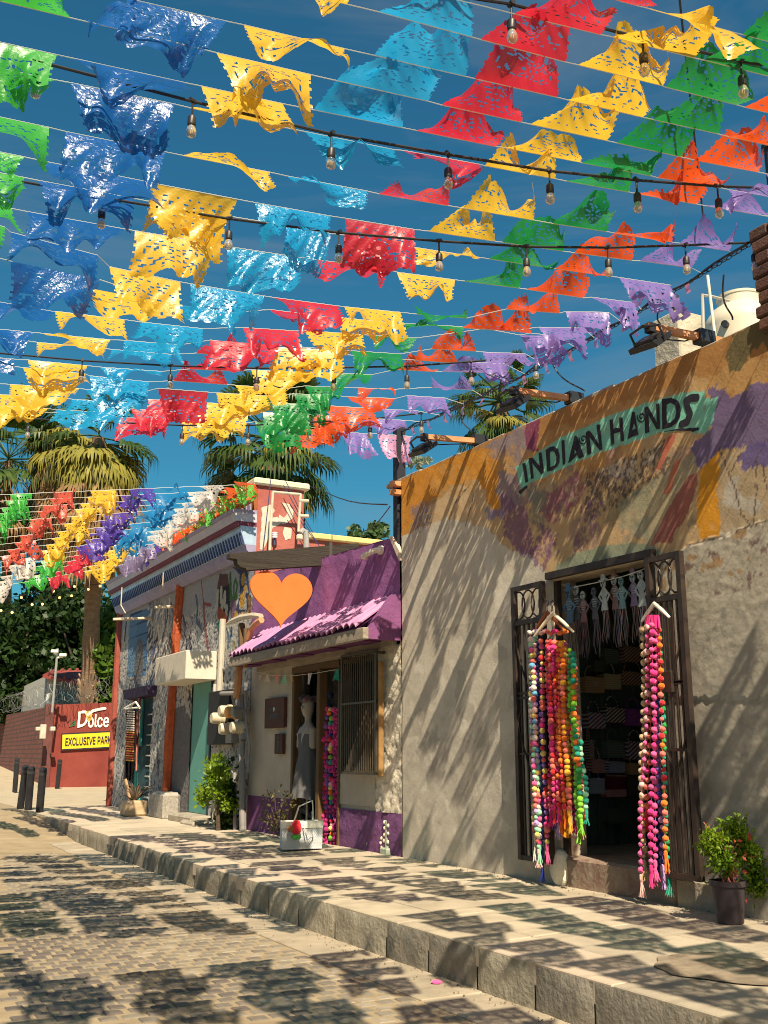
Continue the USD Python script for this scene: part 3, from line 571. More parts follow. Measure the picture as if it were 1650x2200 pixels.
# ------------------------------------------------------------------ mural house (grey stucco, deep cornice, red side wall)
mh = thing('mural_house', 'grey stucco corner house with blue cornice, painted mural and red side wall', 'house', (W, 18.4, .3))
m_m2 = painted('stucco_mural', bump=.016, bscale=30, grain=.2, gscale=22)
H0, H1 = 14.45, 22.35
gy, gzz = np.meshgrid(np.linspace(H0, H1, 500), np.linspace(.24, 4.45, 300), indexing='ij')
n1, n2 = nz(gy, gzz, 2, 60), nz(gy, gzz, 26, 61)
col = np.zeros(gy.shape + (3,)); col[:] = np.array([.34, .35, .375])
lay((n2 > .46) & (gzz < 3.75 + .2 * (n1 - .5)), (.56, .53, .48), .8); lay((n2 < .36) & (gzz < 3.7), (.06, .06, .075), .8)
hf = .018 * (n2 - .5) * (gzz < 3.8) + .01 * (n1 - .5)
Q = lambda pts: [(220 + x * .25, 1200 + y * .25) for x, y in pts]
lay(mask(poly(Q([(610, 1300), (700, 1260), (770, 1400), (770, 2200), (560, 2200)])), .05, 10, 62), (.145, .14, .15), .95)
lay(mask(poly(Q([(240, 470), (410, 430), (410, 600), (370, 1010), (210, 1020)])), .04, 10, 63), (.11, .22, .37), 1.0)
lay(mask(poly(Q([(240, 470), (410, 430), (410, 600), (370, 1010), (210, 1020)])), .04, 10, 63) & (np.sin(gzz * 26) > .9), (.03, .055, .12), .9)
lay(mask(poly(Q([(225, 560), (300, 540), (290, 1000), (215, 1010)])), .2, 12, 64) , (.16, .27, .38), .5)
def st(pts, w, c, al=.95, wb=.03, sd=70): lay(mask(LineString([YZ(u, v) for u, v in Q(pts)]).buffer(w), wb, 14, sd), c, al)
ang = np.linspace(0, 2 * np.pi, 30)
cy_, cz_ = YZ(*Q([(312, 905)])[0]); lay(shapely.contains_xy(Polygon(np.stack([cy_ + .33 * np.cos(ang), cz_ + .52 * np.sin(ang)], 1)), gy, gzz) , (.15, .15, .16))
st([(185, 640), (180, 780)], .09, (.55, .5, .42)); st([(405, 600), (385, 760)], .05, (.55, .5, .42)); st([(395, 1050), (375, 1250), (335, 1850)], .07, (.62, .57, .46), wb=.05); st([(150, 1130), (100, 1900)], .06, (.6, .55, .45), wb=.05); st([(170, 900), (160, 1000)], .08, (.5, .45, .38))
st([(205, 560), (190, 700)], .05, (.05, .045, .06)); st([(220, 600), (205, 760)], .03, (.45, .4, .36))
# feather strokes of the painted bird and trees
fr_ = np.random.default_rng(5)
for k in range(150):
    x = fr_.uniform(415, 650); y = fr_.uniform(330, 1080); ln = fr_.uniform(40, 120); lean = fr_.uniform(-25, 5) + (x - 530) * .1
    if y + ln > 1130: continue
    c = [(.035, .035, .05), (.62, .58, .52), (.16, .15, .16), (.66, .61, .55), (.12, .16, .28)][fr_.integers(5)]
    st([(x, y), (x + lean * .3 + 6, y + ln * .4), (x + lean, y + ln)], fr_.uniform(.02, .045), c, .9, .04, fr_.uniform(0, 50))
for k in range(50):
    x = fr_.uniform(690, 760); y = fr_.uniform(480, 1300); ln = fr_.uniform(50, 120)
    if 850 < y < 1080: continue
    c = [(.035, .035, .07), (.55, .5, .47), (.2, .19, .25), (.5, .4, .38)][fr_.integers(4)]
    st([(x, y), (x + 10, y + ln * .5), (x + fr_.uniform(-10, 25), y + ln)], fr_.uniform(.015, .035), c, .9, .03, fr_.uniform(0, 50))
st([(805, 330), (820, 400), (810, 520), (850, 600)], .05, (.05, .09, .17), .8, .1); st([(845, 140), (870, 380)], .018, (.22, .06, .065)); st([(870, 380), (880, 560), (910, 800)], .045, (.30, .075, .075), .9, .05); st([(880, 390), (930, 400)], .03, (.3, .08, .08))
st([(480, 1420), (470, 1650)], .04, (.06, .17, .2), .8, .08); st([(475, 1650), (480, 1850)], .045, (.10, .05, .12), .8, .05); st([(480, 580), (487, 730)], .05, (.62, .56, .46))
Q2 = lambda pts: [(440 + x * .10909, 1180 + y * .10909) for x, y in pts]
def s2(pts, w, c, al=.95, wb=.02, sd=80): lay(mask(LineString([YZ(u, v) for u, v in Q2(pts)]).buffer(w), wb, 18, sd), c, al)
def p2(pts, c, wb=.03, sd=81, al=.95): lay(mask(poly(Q2(pts)), wb, 16, sd), c, al)
p2([(290, 480), (460, 490), (470, 700), (440, 1000), (380, 760), (230, 800)], (.10, .045, .04)); p2([(260, 760), (480, 700), (500, 1200), (450, 1450), (260, 1300)], (.022, .02, .028))
for a, b, c_, d_ in ((320, 790, 320, 1000), (390, 880, 390, 1090), (345, 1050, 330, 1240), (430, 1160, 420, 1320), (250, 850, 245, 1080)): s2([(a, b), (c_, d_)], .06, (.5, .46, .38))
s2([(500, 500), (510, 950)], .05, (.04, .12, .03)); s2([(600, 590), (640, 700), (610, 900), (570, 930), (570, 700), (600, 590)], .035, (.05, .16, .03)); s2([(520, 960), (560, 1090), (610, 960)], .06, (.06, .22, .03)); s2([(560, 1120), (570, 1300)], .13, (.2, .11, .2))
p2([(540, 340), (840, 420), (880, 800), (840, 1240), (600, 1260), (690, 900), (680, 500)], (.03, .045, .11))
for pts, c in (([(760, 480), (820, 560), (820, 660), (740, 690), (705, 600)], (.25, .36, .45)), ([(830, 720), (860, 860), (820, 870), (750, 760)], (.3, .36, .36)), ([(760, 820), (820, 1000), (820, 1190), (680, 1190), (670, 1050)], (.42, .45, .46)), ([(640, 1250), (680, 1380), (540, 1420)], (.4, .42, .38))): p2(pts, c)
for a, b, r in ((755, 590, .10), (795, 790, .07), (735, 1010, .13), (605, 1330, .10), (720, 1300, .06), (795, 1290, .06)): s2([(a, b - 20), (a, b + 30)], r * .8, (.52, .28, .03))
p2([(840, 900), (920, 920), (920, 1280), (850, 1260)], (.24, .12, .05)); s2([(285, 1260), (400, 1400)], .10, (.34, .08, .04)); p2([(215, 1470), (290, 1400), (400, 1600), (390, 1840), (330, 1820), (330, 1640)], (.03, .22, .14)); p2([(240, 1540), (320, 1600), (330, 1760)], (.02, .09, .07))
for k in range(26):
    x = fr_.uniform(400, 700); y = fr_.uniform(1480, 2000); c = [(.03, .07, .14), (.48, .46, .4), (.3, .26, .1), (.08, .16, .25), (.5, .48, .44)][fr_.integers(5)]
    s2([(x, y), (x + fr_.uniform(-10, 40), y + 140), (x + fr_.uniform(-10, 30), y + 300)], fr_.uniform(.02, .05), c, .9, .03, fr_.uniform(0, 50))
TD0, TD1, TDZ = 16.12, 17.2, 2.50        # green door; painted blue door further on
BD0, BD1, BDZ = 19.55, 20.95, 2.40
keep = ~(((gy > TD0) & (gy < TD1) & (gzz < TDZ)) | ((gy > BD0) & (gy < BD1) & (gzz < BDZ)))
v, f = sheet(np.stack([W - hf, gy, gzz], -1)); f = f[keep.ravel()[f].all(1)][:, ::-1]
part(mh, 'front_wall', (v, f), m_m2, colors=col.reshape(-1, 3))
m_grey = mat('grey_stucco', (.25, .23, .215), .95, var=.25, scale=8, bump=.012, bscale=30)
part(mh, 'wall_core', cat(bx(W + .03, W + .3, H0 + .03, TD0, .2, 4.4), bx(W + .03, W + .3, TD1, BD0, .2, 4.6), bx(W + .03, W + .3, BD1, H1, .2, 4.6), bx(W + .03, W + .3, TD0, TD1, TDZ, 4.6), bx(W + .03, W + .3, BD0, BD1, BDZ, 4.6), bx(W + .03, W + 6, H1 - .2, H1, .2, 4.6)), m_grey)
m_redw = mat('peeling_red_paint', (.33, .085, .07), .85, var=.22, scale=3, bump=.008, bscale=26, col2=(.42, .135, .105))
m_peel = mat('bare_patch', (.60, .52, .43), .9, var=.15, scale=9, bump=.008)
m_cap = mat('cream_cap', (.70, .60, .42), .8, var=.15, scale=5, bump=.004)
# end wall towards the purple shop
ew = part(mh, 'end_wall', cat(bx(W + .02, 6.32, H0, H0 + .3, .3, 5.36), bx(6.32, W + 6, H0 + .01, H0 + .3, .3, 4.60)), m_redw, 'red painted end wall with peeling paint')
part(ew, 'cap', bev(W - .06, 6.40, H0 - .07, H0 + .37, 5.36, 5.47, .025), m_cap)
part(ew, 'cap', bev(6.40, W + 6.1, H0 - .06, H0 + .36, 4.60, 4.70, .02), mat('yellow_cap', (.66, .50, .20), .8, var=.12, bump=.004))
ZP = lambda x, y: tuple(P(430 + x * .285, 850 + y * .285, y=H0)[[0, 2]])
to_end = lambda q: np.stack([q[:, 0], H0 + .001 - q[:, 2], q[:, 1]], -1)
for i, pts in enumerate([[(470, 850), (520, 830), (560, 870), (520, 920), (590, 925), (610, 960), (540, 990), (500, 1080), (470, 1160), (455, 1150)], [(620, 810), (670, 815), (700, 870), (690, 920), (640, 960), (610, 950), (660, 900), (650, 850)], [(640, 1000), (690, 1010), (680, 1080), (640, 1090), (630, 1040)], [(600, 900), (640, 930), (630, 960), (590, 950)]]):
    pg = Polygon([ZP(*q) for q in pts]).buffer(.03).buffer(-.02).segmentize(.02); rr_ = np.array(pg.exterior.coords)[:-1]
    pg = Polygon(rr_ + .05 * np.stack([nz(rr_[:, 0], rr_[:, 1], 9, 3 + i) - .5, nz(rr_[:, 0], rr_[:, 1], 9, 7 + i) - .5], 1)).buffer(0)
    part(ew, 'peeled_patch', plate(pg, .004 + .0016 * i, to_end), m_peel)
# cornice in bands, dentils one by one
def extr(prof, y0, y1):   # profile in (out from the wall, z)
    pg = Polygon(prof); return plate(pg, y1 - y0, lambda q: np.stack([W - q[:, 0], y0 + q[:, 2], q[:, 1]], -1))
m_lav = mat('lavender_band', (.48, .46, .52), .85, var=.12); m_mar = mat('maroon_band', (.15, .035, .06), .8); m_blu = mat('cornice_blue', (.34, .45, .56), .85, var=.2); m_dkb = mat('dentil_dark_blue', (.05, .07, .17), .8); m_vio = mat('violet_mould', (.29, .26, .38), .85)
part(mh, 'lower_mould', extr([(-.02, 4.26), (.05, 4.26), (.13, 4.34), (.15, 4.42), (-.02, 4.42)], H0, H1 + .02), m_vio)
part(mh, 'frieze', extr([(-.02, 4.42), (.16, 4.42), (.24, 4.66), (.24, 4.70), (-.02, 4.70)], H0, H1 + .02), m_blu)
for k in range(64):
    a = H0 + .05 + k * .1235
    part(mh, 'dentil', extr([(.15, 4.425), (.185, 4.425), (.236, 4.60), (.19, 4.60)], a, a + .042), m_dkb)
part(mh, 'maroon_band', extr([(-.02, 4.70), (.28, 4.70), (.30, 4.77), (-.02, 4.77)], H0, H1 + .02), m_mar)
part(mh, 'cornice_band', extr([(-.02, 4.77), (.31, 4.77), (.34, 4.90), (-.02, 4.90)], H0, H1 + .02), m_lav)
part(mh, 'cornice_edge', extr([(-.02, 4.90), (.36, 4.90), (.37, 4.95), (-.02, 4.96)], H0, H1 + .02), m_vio)
part(mh, 'roof_band', extr([(-.015, 4.96), (.03, 4.96), (.05, 5.33), (-.015, 5.355)], H0, H1), mat('orange_band', (.30, .09, .03), .85, var=.25, scale=6, bump=.006))
for k in range(44):
    a = H0 + .1 + k * .178
    part(mh, 'band_notch', extr([(.035, 4.962), (.062, 4.962), (.064, 5.06), (.037, 5.09)], a, a + .085), m_vio)
part(mh, 'roof', bx(W + .3, W + 6, H0 + .3, H1, 4.5, 4.62), m_concrete)
# corner pilaster and the painted trunk on the front
m_redtr = mat('orange_red_relief', (.40, .085, .03), .8, var=.3, scale=9, bump=.02, bscale=18)
part(mh, 'corner_strip', tube([(W - .02, 22.30, z) for z in np.linspace(.2, 4.3, 14)], .085, 8), mat('corner_red', (.30, .07, .05), .85, var=.25, bump=.01))
tr = [P(*q, x=W - .02) for q in Q([(680, 230), (668, 420), (650, 640), (635, 860), (620, 1110), (605, 1330), (592, 1560), (578, 1800), (560, 2140)])]
part(mh, 'relief_trunk', tube([q + [0, rng.normal(0, .02), 0] for q in tr], [.10, .10, .11, .10, .10, .11, .12, .11, .10], 8), m_redtr)
# green door, its step and its white canopy box
part(mh, 'green_door', cat(bev(W + .02, W + .06, TD0 + .06, TD1, .42, TDZ, .005)), mat('teal_door', (.10, .30, .26), .6, var=.12, scale=2))
part(mh, 'door_jamb', cat(bx(W - .02, W + .3, TD0, TD0 + .06, .3, TDZ), bx(W + .02, W + .28, TD1, TD1 + .02, .3, TDZ)), mat('jamb_dark', (.03, .035, .05), .7))
part(mh, 'door_step', cat(bev(W - .32, W + .05, TD0 - .1, TD1 + .02, .22, .415, .03), bev(W - .40, W + .02, TD0 - .45, TD0 + .2, .22, .36, .04)), m_concrete)
part(mh, 'canopy_box', bev(W - .50, W + .02, 16.02, 17.75, 2.50, 2.96, .012), mat('canopy_white', (.60, .55, .46), .8, var=.08, bump=.004))
# blue door with hanging pieces on lintel
m_turq = mat('turquoise_paint', (.05, .42, .36), .7, var=.12); m_dteal = mat('dark_teal', (.03, .09, .12), .7, var=.3, scale=8); m_lin = mat('purple_lintel', (.05, .03, .08), .8, var=.25, scale=6, bump=.01)
bd = part(mh, 'blue_door', bx(W + .06, W + .10, BD0, BD1, .3, BDZ), m_dteal)
part(bd, 'turquoise_strip', cat(bx(W + .03, W + .058, 20.35, 20.68, 1.5, BDZ), bx(W + .03, W + .058, 20.55, 20.70, .3, 1.5), bx(W + .03, W + .058, 20.3, 20.72, .35, .62)), m_turq)
for k in range(9): part(bd, 'rung', cat(bx(W + .0, W + .03, 19.58, 19.86, .55 + k * .19, .575 + k * .19), bx(W + .0, W + .03, 20.70, 20.93, .55 + k * .19, .575 + k * .19)), mat('rung_white', (.5, .52, .46), .7))
part(mh, 'lintel', extr([(-.02, 2.40), (.16, 2.42), (.18, 2.60), (-.02, 2.62)], 19.35, 21.1), m_lin)
part(mh, 'plinth_block', bev(W - .30, W, P(352, 1710, x=W - .3)[1], P(320, 1710, x=W - .3)[1], .26, .72, .05), mat('plinth_stucco', (.34, .31, .27), .95, var=.35, scale=18, bump=.02, bscale=30))
m_rod = mat('pale_rod', (.55, .48, .36), .6)
for (u0, v0), (u1, v1) in (((243, 1331), (325, 1328)), ((333, 1305), (384, 1303))):
    q = P(u1, v1, x=W); z = q[2]; t_ = P(u0, v0, y=q[1])
    part(mh, 'wall_rod', tube([(W, q[1], z), (t_[0], q[1], t_[2])], .03, 7), m_rod)
part(mh, 'hanging_wire', cat(tube([P(*q, x=W - .36) for q in [(262, 1262), (260, 1300), (270, 1318)]], .012, 5), tube([P(*q, x=W - .36) for q in [(351, 1230), (349, 1268)]], .010, 5)), m_rod)
# drain pipe and conduits at the right end of the house
m_pvc = mat('grey_white_pipe', (.50, .46, .38), .6, var=.15)
part(mh, 'drain_pipe', tube([(W - .06, 15.62, z) for z in (.3, 1.1)] , .055, 8), m_pvc)
part(mh, 'downpipe', cat(tube([P(u, v, x=W - .05) for u, v in [(479, 1330), (474, 1440), (469, 1522)]], .05, 8), tube([P(u, v, x=W - .05) for u, v in [(462, 1470), (460, 1520)]], .03, 8)), m_pvc)

# ------------------------------------------------------------------ the other side of the street (left of the picture)
m_op = [mat('facing_house_' + n_, c_, .9, var=.12, scale=2, bump=.006, bscale=30) for n_, c_ in (('ochre', (.42, .28, .13)), ('white', (.50, .46, .38)), ('blue', (.12, .20, .30)))]
for i, (y0, y1, h, n_) in enumerate(((-9, 1.5, 4.8, 'ochre'), (1.5, 11.0, 5.4, 'white'), (11.0, 22.3, 5.0, 'blue'))):
    t_ = thing('facing_house', f'plain {n_} house across the street, left of the picture', 'house', (-4.7, (y0 + y1) / 2, 0))
    part(t_, 'wall', bx(-9.5, -4.7, y0, y1 - .01, -.1, h), m_op[i]); part(t_, 'cornice', bev(-4.7, -4.5, y0, y1 - .02, h - .25, h + .05, .02), m_cap)
    for k in range(3):
        a = y0 + (y1 - y0) * (k + .5) / 3
        if k == 1: part(t_, 'door', bev(-4.698, -4.66, a - .55, a + .55, .2, 2.5, .01), m_wood)
        else:
            w_ = part(t_, 'window', bev(-4.698, -4.64, a - .55, a + .55, 1.1, 2.6, .01), m_wood); part(w_, 'pane', bx(-4.638, -4.632, a - .45, a + .45, 1.2, 2.5), m_dkb)
    part(t_, 'pavement', bx(-4.7, -3.4, y0, y1 - .015, -.1, .2), m_concrete)

# white pipe frame, insulator and conduit standing before the red end wall
Z6 = lambda x, y, d=.35: P(400 + x * .30303, 980 + y * .30303, y=H0 - d)
pf = thing('pipe_frame', 'white plastic pipe frame standing before the red end wall', 'pipe', Z6(592, 680))
part(pf, 'upright', tube([Z6(588, 760), Z6(600, 480), Z6(615, 252)], .022, 8), m_rod); part(pf, 'cross_pipe', tube([Z6(612, 254), Z6(812, 272)], .022, 8), m_rod)
part(pf, 'upright', tube([Z6(811, 268), Z6(796, 535)], .022, 8), m_rod)
for y_ in (316, 424): part(pf, 'stub', tube([Z6(800, y_), Z6(866, y_ + 2)], .028, 8), m_rod)
gc = thing('roof_conduit', 'grey gooseneck conduit and cables behind the timber beam', 'conduit', Z6(850, 640))
part(gc, 'gooseneck', tube([Z6(852, 660), Z6(850, 580), Z6(845, 535), Z6(828, 525), Z6(812, 545)], .045, 9), mat('conduit_pale', (.34, .33, .31), .6), smooth=40)
part(gc, 'cap', bev(*sum(([a - .045, a + .045] for a in Z6(803, 575)), []), .02), m_cap)
for a_, b_ in (((690, 205), (945, 640)), ((705, 175), (900, 545)), ((600, 160), (540, 690)), ((730, 330), (930, 620))): part(gc, 'cable', tube([Z6(*a_, .2), Z6((a_[0] + b_[0]) / 2, (a_[1] + b_[1]) / 2 + 15, .2), Z6(*b_, .2)], .007, 4), m_dkb)
inz = thing('insulator', 'small blue and white insulator on the red end wall', 'insulator', Z6(628, 565, .1))
part(inz, 'disc', cat(*[move(lathe([(.001, -.015), (.04, -.015), (.045, 0), (.04, .015), (.001, .015)], 12), Z6(628, 548 + k * 14, .08)) for k in range(3)]), mat('insulator_white', (.62, .62, .66), .3))
part(inz, 'pin', tube([Z6(626, 630, .08), Z6(628, 545, .08)], .014, 6), m_dkb)
# ------------------------------------------------------------------ things on the roof of the mural shop
m_arm = mat('orange_arm', (.50, .22, .09), .7, var=.3, scale=8, col2=(.62, .33, .16)); m_black = mat('black_metal', (.022, .022, .026), .45, var=.2, spec=.5)
m_glass = mat('lamp_face', (.06, .065, .07), .12, spec=.8)
for i, ((ua, va), (ub, vb), lab) in enumerate([((1390, 702), (1500, 724), 'black floodlight on an orange arm in front of the square roof pillar'), ((1098, 838), (1222, 856), 'black floodlight on an orange arm in front of the small palm'), ((906, 938), (1020, 946), 'black floodlight on an orange arm at the far end of the orange wall')]):
    r = P(ub, vb, x=W + .02); t_ = P(ua, va, y=r[1])
    fl = thing('floodlight', lab, 'floodlight', r, 'floodlights along the wall top')
    part(fl, 'arm', bar((W + .25, r[1], r[2] + .01), (t_[0], r[1], t_[2]), .05), m_arm)
    part(fl, 'arm_bracket', cat(bev(W + .0, W + .16, r[1] - .05, r[1] + .05, r[2] - .05, r[2] + .06, .008), bar((t_[0] + .03, r[1], t_[2] + .03), (t_[0] + .03, r[1], t_[2] - .04), .06)), m_black)
    c = np.array([t_[0] + .0, r[1] - .02, t_[2] - .13])
    ax = np.array([.58, .10, -.81]); ax /= np.linalg.norm(ax); sx = np.array([0, 1, 0.0]); sx -= ax * (sx @ ax); sx /= np.linalg.norm(sx); sy = np.cross(ax, sx)
    def fb(a, b, w, h): 
        q = np.array([[i_ * w, j_ * h, k_] for k_ in (a, b) for i_, j_ in ((-1, -1), (1, -1), (1, 1), (-1, 1))])
        return q[:, :1] * sx + q[:, 1:2] * sy + q[:, 2:] * ax + c, np.vstack([BOXF[:, [0, 1, 2]], BOXF[:, [0, 2, 3]]])
    part(fl, 'housing', cat(fb(-.015, .025, .13, .10), fb(-.04, -.015, .09, .07)), m_black)
    part(fl, 'lamp_glass', fb(.026, .031, .115, .085), m_glass)
    part(fl, 'yoke', cat(tube([c + sx * .14, c + sx * .14 - ax * .10, c - ax * .13, c - sx * .14 - ax * .10, c - sx * .14], .010, 6), tube([c - ax * .13, (t_[0] + .03, r[1], t_[2])], .012, 6)), m_black)
    part(fl, 'cable', tube([(t_[0] + .05, r[1], t_[2] + .02), (t_[0] + .12, r[1] + .03, t_[2] - .06), (W - .1, r[1] + .02, r[2] - .05), (W + .1, r[1] + .06, r[2] + .05)], .006, 5), m_black)
c = P(1460, 735, x=W + 1.3)
pl = thing('roof_pillar', 'square concrete stub pillar with a black pipe on the roof', 'pillar', (c[0], c[1], 3.75))
part(pl, 'pillar', bev(c[0] - .17, c[0] + .17, c[1] - .17, c[1] + .17, 3.74, P(1460, 683, x=c[0])[2], .012), mat('rough_concrete', (.46, .40, .30), .95, var=.35, scale=5, bump=.02, bscale=16))
part(pl, 'pipe', tube([(c[0] - .02, c[1], P(1460, 690, x=c[0])[2]), (c[0] - .02, c[1], P(1452, 637, x=c[0])[2])], .035, 10), m_black)
# water tank
tx = W + 2.3; c = P(1592, 690, x=tx); k = (c - EYE) @ FWD / FPX
wt = thing('water_tank', 'cream plastic water tank with a domed top on the roof', 'water tank', (tx, c[1], 3.75))
zt_ = P(1600, 632, x=tx)[2]; R_ = 75 * k * 1.02
prof = [(R_, 3.75), (R_, zt_ - .40), (R_ * .985, zt_ - .34), (R_ * 1.0, zt_ - .32), (R_ * .96, zt_ - .26), (R_ * .80, zt_ - .17), (R_ * .62, zt_ - .125), (R_ * .60, zt_ - .12), (R_ * .60, zt_ - .02), (R_ * .56, zt_), (.001, zt_ + .01)]
part(wt, 'tank', lathe(prof, 40, (tx, c[1], 0)), mat('cream_plastic', (.66, .58, .44), .5, var=.06, scale=2), smooth=35)
part(wt, 'lid_rim', lathe([(R_ * .60, zt_ - .035), (R_ * .625, zt_ - .03), (R_ * .625, zt_ - .005), (R_ * .57, zt_ + .004)], 40, (tx, c[1], 0)), mat('cream_plastic', (1, 1, 1)), smooth=35)
part(wt, 'outlet', tube([(tx - R_ * .9, c[1] - R_ * .3, zt_ - .42), (tx - R_ * 1.08, c[1] - R_ * .38, zt_ - .42)], .035, 8), m_black)
x0 = W + .7
pv = thing('tank_pipes', 'white plastic pipes rising beside the water tank', 'pipe', P(1511, 722, x=x0))
part(pv, 'riser', tube([P(1512, 735, x=x0), P(1509, 640, x=x0), P(1509, 632, x=x0)], .014, 8), m_pvc)
part(pv, 'cross_pipe', tube([P(1508, 634, x=x0), P(1530, 637, x=x0 + .4), P(1566, 646, x=x0 + 1.2)], .013, 8), m_pvc)
part(pv, 'tall_pipe', tube([P(1537, 730, x=x0), P(1520, 592, x=x0)], .013, 8), mat('pipe_white', (.68, .63, .5), .5))
# brick pillar, its post, chain along the wall top, far post
bp = thing('brick_pillar', 'dark brick pillar at the right end of the wall top', 'pillar', (W + .16, 4.45, 4.2))
m_brk = [mat(f'dark_brick_{i}', c, .9, var=.3, scale=12, bump=.008) for i, c in enumerate([(.10, .05, .035), (.13, .065, .045), (.08, .042, .034)])]
cz = 4.22; row = 0
e0 = P(1628, 600, x=W)[1]
while cz < 4.94:
    w = .02 * math.sin(row * 2.1)
    for a, b in ((e0 - .34, e0 - .15), (e0 - .145, e0 + w)) if row % 2 else ((e0 - .34, e0 - .24), (e0 - .235, e0 + w)):
        part(bp, 'brick', bev(W - .04, W + .26, a, b, cz, cz + .085, .012), m_brk[rng.integers(3)])
    cz += .098; row += 1
part(bp, 'mortar_core', bx(W - .02, W + .24, e0 - .33, e0 - .02, 4.2, 4.98), mat('dark_mortar', (.10, .075, .06), .95))
po = P(1641, 330, x=W + .1)
sp_ = thing('steel_post', 'black steel post standing on the brick pillar', 'post', (W + .1, e0 - .14, 4.95))
part(sp_, 'post', tube([(W + .1, e0 - .14, 4.9), (W + .1, e0 - .14, P(1641, 322, x=W + .1)[2])], .055, 12), m_black)
part(sp_, 'collar', tube([(W + .1, e0 - .14, P(1641, 332, x=W + .1)[2]), (W + .1, e0 - .14, P(1641, 322, x=W + .1)[2])], .072, 12), m_black)
fp = thing('pole', 'black square pole standing behind the purple parapet', 'pole', (W + .05, 10.06, 3.4))
part(fp, 'pole', bev(W + .0, W + .11, 10.0, 10.11, 3.3, 5.05, .008), mat('tarred_pole', (.02, .02, .028), .6, var=.3))
part(fp, 'bracket', cat(bev(W - .11, W + .12, 9.92, 10.0, 4.30, 4.36, .006), bev(W - .11, W + .02, 9.92, 10.0, 4.20, 4.26, .006), bev(W + .12, W + .16, 9.92, 10.0, 3.8, 4.3, .006)), m_arm)
CH0, CH1 = np.array([W - .02, e0, 4.90]), np.array([W + .05, 10.06, 4.98])
def chain_pt(t): p = CH0 + (CH1 - CH0) * t; return p - np.array([0, 0, .10 * 4 * t * (1 - t)])
chn = thing('chain', 'black chain with a power cable strung along the wall top', 'chain', CH0)
nl = 110
links = []
for k in range(nl):
    p, q = chain_pt(k / nl), chain_pt((k + 1.25) / nl); d = (q - p) / np.linalg.norm(q - p); s = np.cross(d, [0, 0, 1]) if k % 2 else np.array([0, 0, 1.0]); s = s / np.linalg.norm(s) * .013; m = (p + q) / 2; h = (q - p) / 2
    ring = [m + h * math.cos(a) + s * math.sin(a) for a in np.linspace(0, 2 * np.pi, 9)]
    part(chn, 'chain_link', tube(ring, .0042, 4, False), m_black)
part(chn, 'power_cable', tube([chain_pt(t) + np.array([.01 * math.sin(t * 60), 0, .018 + .012 * math.sin(t * 43)]) for t in np.linspace(0, 1, 60)], .009, 5), m_black)
drops = [((1420, 648), (1412, 700)), ((1180, 765), (1252, 842)), ((985, 870), (1012, 930)), ((1555, 590), (1568, 690))]
for a, b in drops:
    p, q = P(*a, x=W), P(*b, x=W + .1); ms = [p + (q - p) * t + np.array([0, .03 * math.sin(t * 5), -.05 * math.sin(t * math.pi)]) for t in np.linspace(0, 1, 10)]
    part(chn, 'drop_cable', tube(ms, .007, 5), m_black)
rag = [film('rag_pink', (.6, .25, .4)), film('rag_lilac', (.4, .3, .6))]
for k, t in enumerate(np.linspace(.12, .93, 13)):
    p = chain_pt(t); n = 5
    g = np.array([[p + np.array([-.02 + .025 * math.sin(j + k), w * .022 + .02 * math.sin(j * 1.3 + k), -.02 - j * .022]) for w in (-1, 1)] for j in range(n)])
    part(chn, 'ribbon_end', sheet(g), rag[k % 2], smooth=True)

# ------------------------------------------------------------------ festoon cables with clear bulbs
m_wire = mat('black_cable', (.018, .017, .02), .55)
m_bulb = usdkit.material(stage, '/World/Looks/bulb_glass', {'t': ('transparent_bsdf', {'color': (.86, .82, .72)}), 'g': ('glossy_bsdf', {'roughness': .04}), 'd': ('diffuse_bsdf', {'color': (.62, .52, .38)}), 'f': ('fresnel', {'IOR': 1.5}), 'm': ('mix_closure', {}), 'm2': ('mix_closure', {'fac': .30})},
    [('f.fac', 'm.fac'), ('t.BSDF', 'm.closure1'), ('g.BSDF', 'm.closure2'), ('m.closure', 'm2.closure1'), ('d.BSDF', 'm2.closure2')], surface='m2.closure')
m_fil = mat('filament', (.75, .62, .38), .4, emit=0.0)
cables = [
 ('first', [(900, -22), (1040, 0), (1095, 8), (1370, 80), (1595, 132), (1660, 142)], [(1098, 98), (1380, 160), (1591, 212)]),
 ('second', [(-60, 90), (0, 110), (82, 132), (418, 219), (712, 288), (962, 332), (1180, 367), (1367, 387), (1540, 400), (1660, 404)], [(82, 222), (414, 310), (712, 366), (962, 398), (1180, 432), (1367, 456), (1541, 472)]),
 ('third', [(-60, 368), (0, 382), (170, 412), (228, 426), (492, 470), (730, 500), (942, 518), (1132, 530), (1307, 532), (1470, 527), (1618, 521)], [(221, 502), (493, 537), (728, 560), (943, 580), (1130, 592), (1305, 594), (1472, 583), (1618, 570)]),
 ('fourth', [(-60, 752), (0, 759), (180, 775), (370, 786), (550, 791), (718, 790), (872, 787), (1012, 777), (1145, 765)], [(177, 828), (367, 838), (552, 842), (717, 842), (874, 828), (1012, 820), (1150, 805)]),
 ('fifth', [(-60, 890), (0, 895), (69, 900), (392, 914), (534, 914), (665, 907), (795, 900), (905, 888)], [(62, 948), (392, 955), (534, 956), (664, 948), (795, 935), (905, 925)]),
]
bulb0 = None
ORD = ['first', 'second', 'third', 'fourth', 'fifth', 'sixth', 'seventh', 'eighth', 'ninth', 'tenth', 'eleventh', 'twelfth', 'thirteenth', 'fourteenth', 'fifteenth', 'sixteenth', 'seventeenth', 'eighteenth', 'nineteenth', 'twentieth', 'twenty-first', 'twenty-second', 'twenty-third', 'twenty-fourth', 'twenty-fifth', 'twenty-sixth']
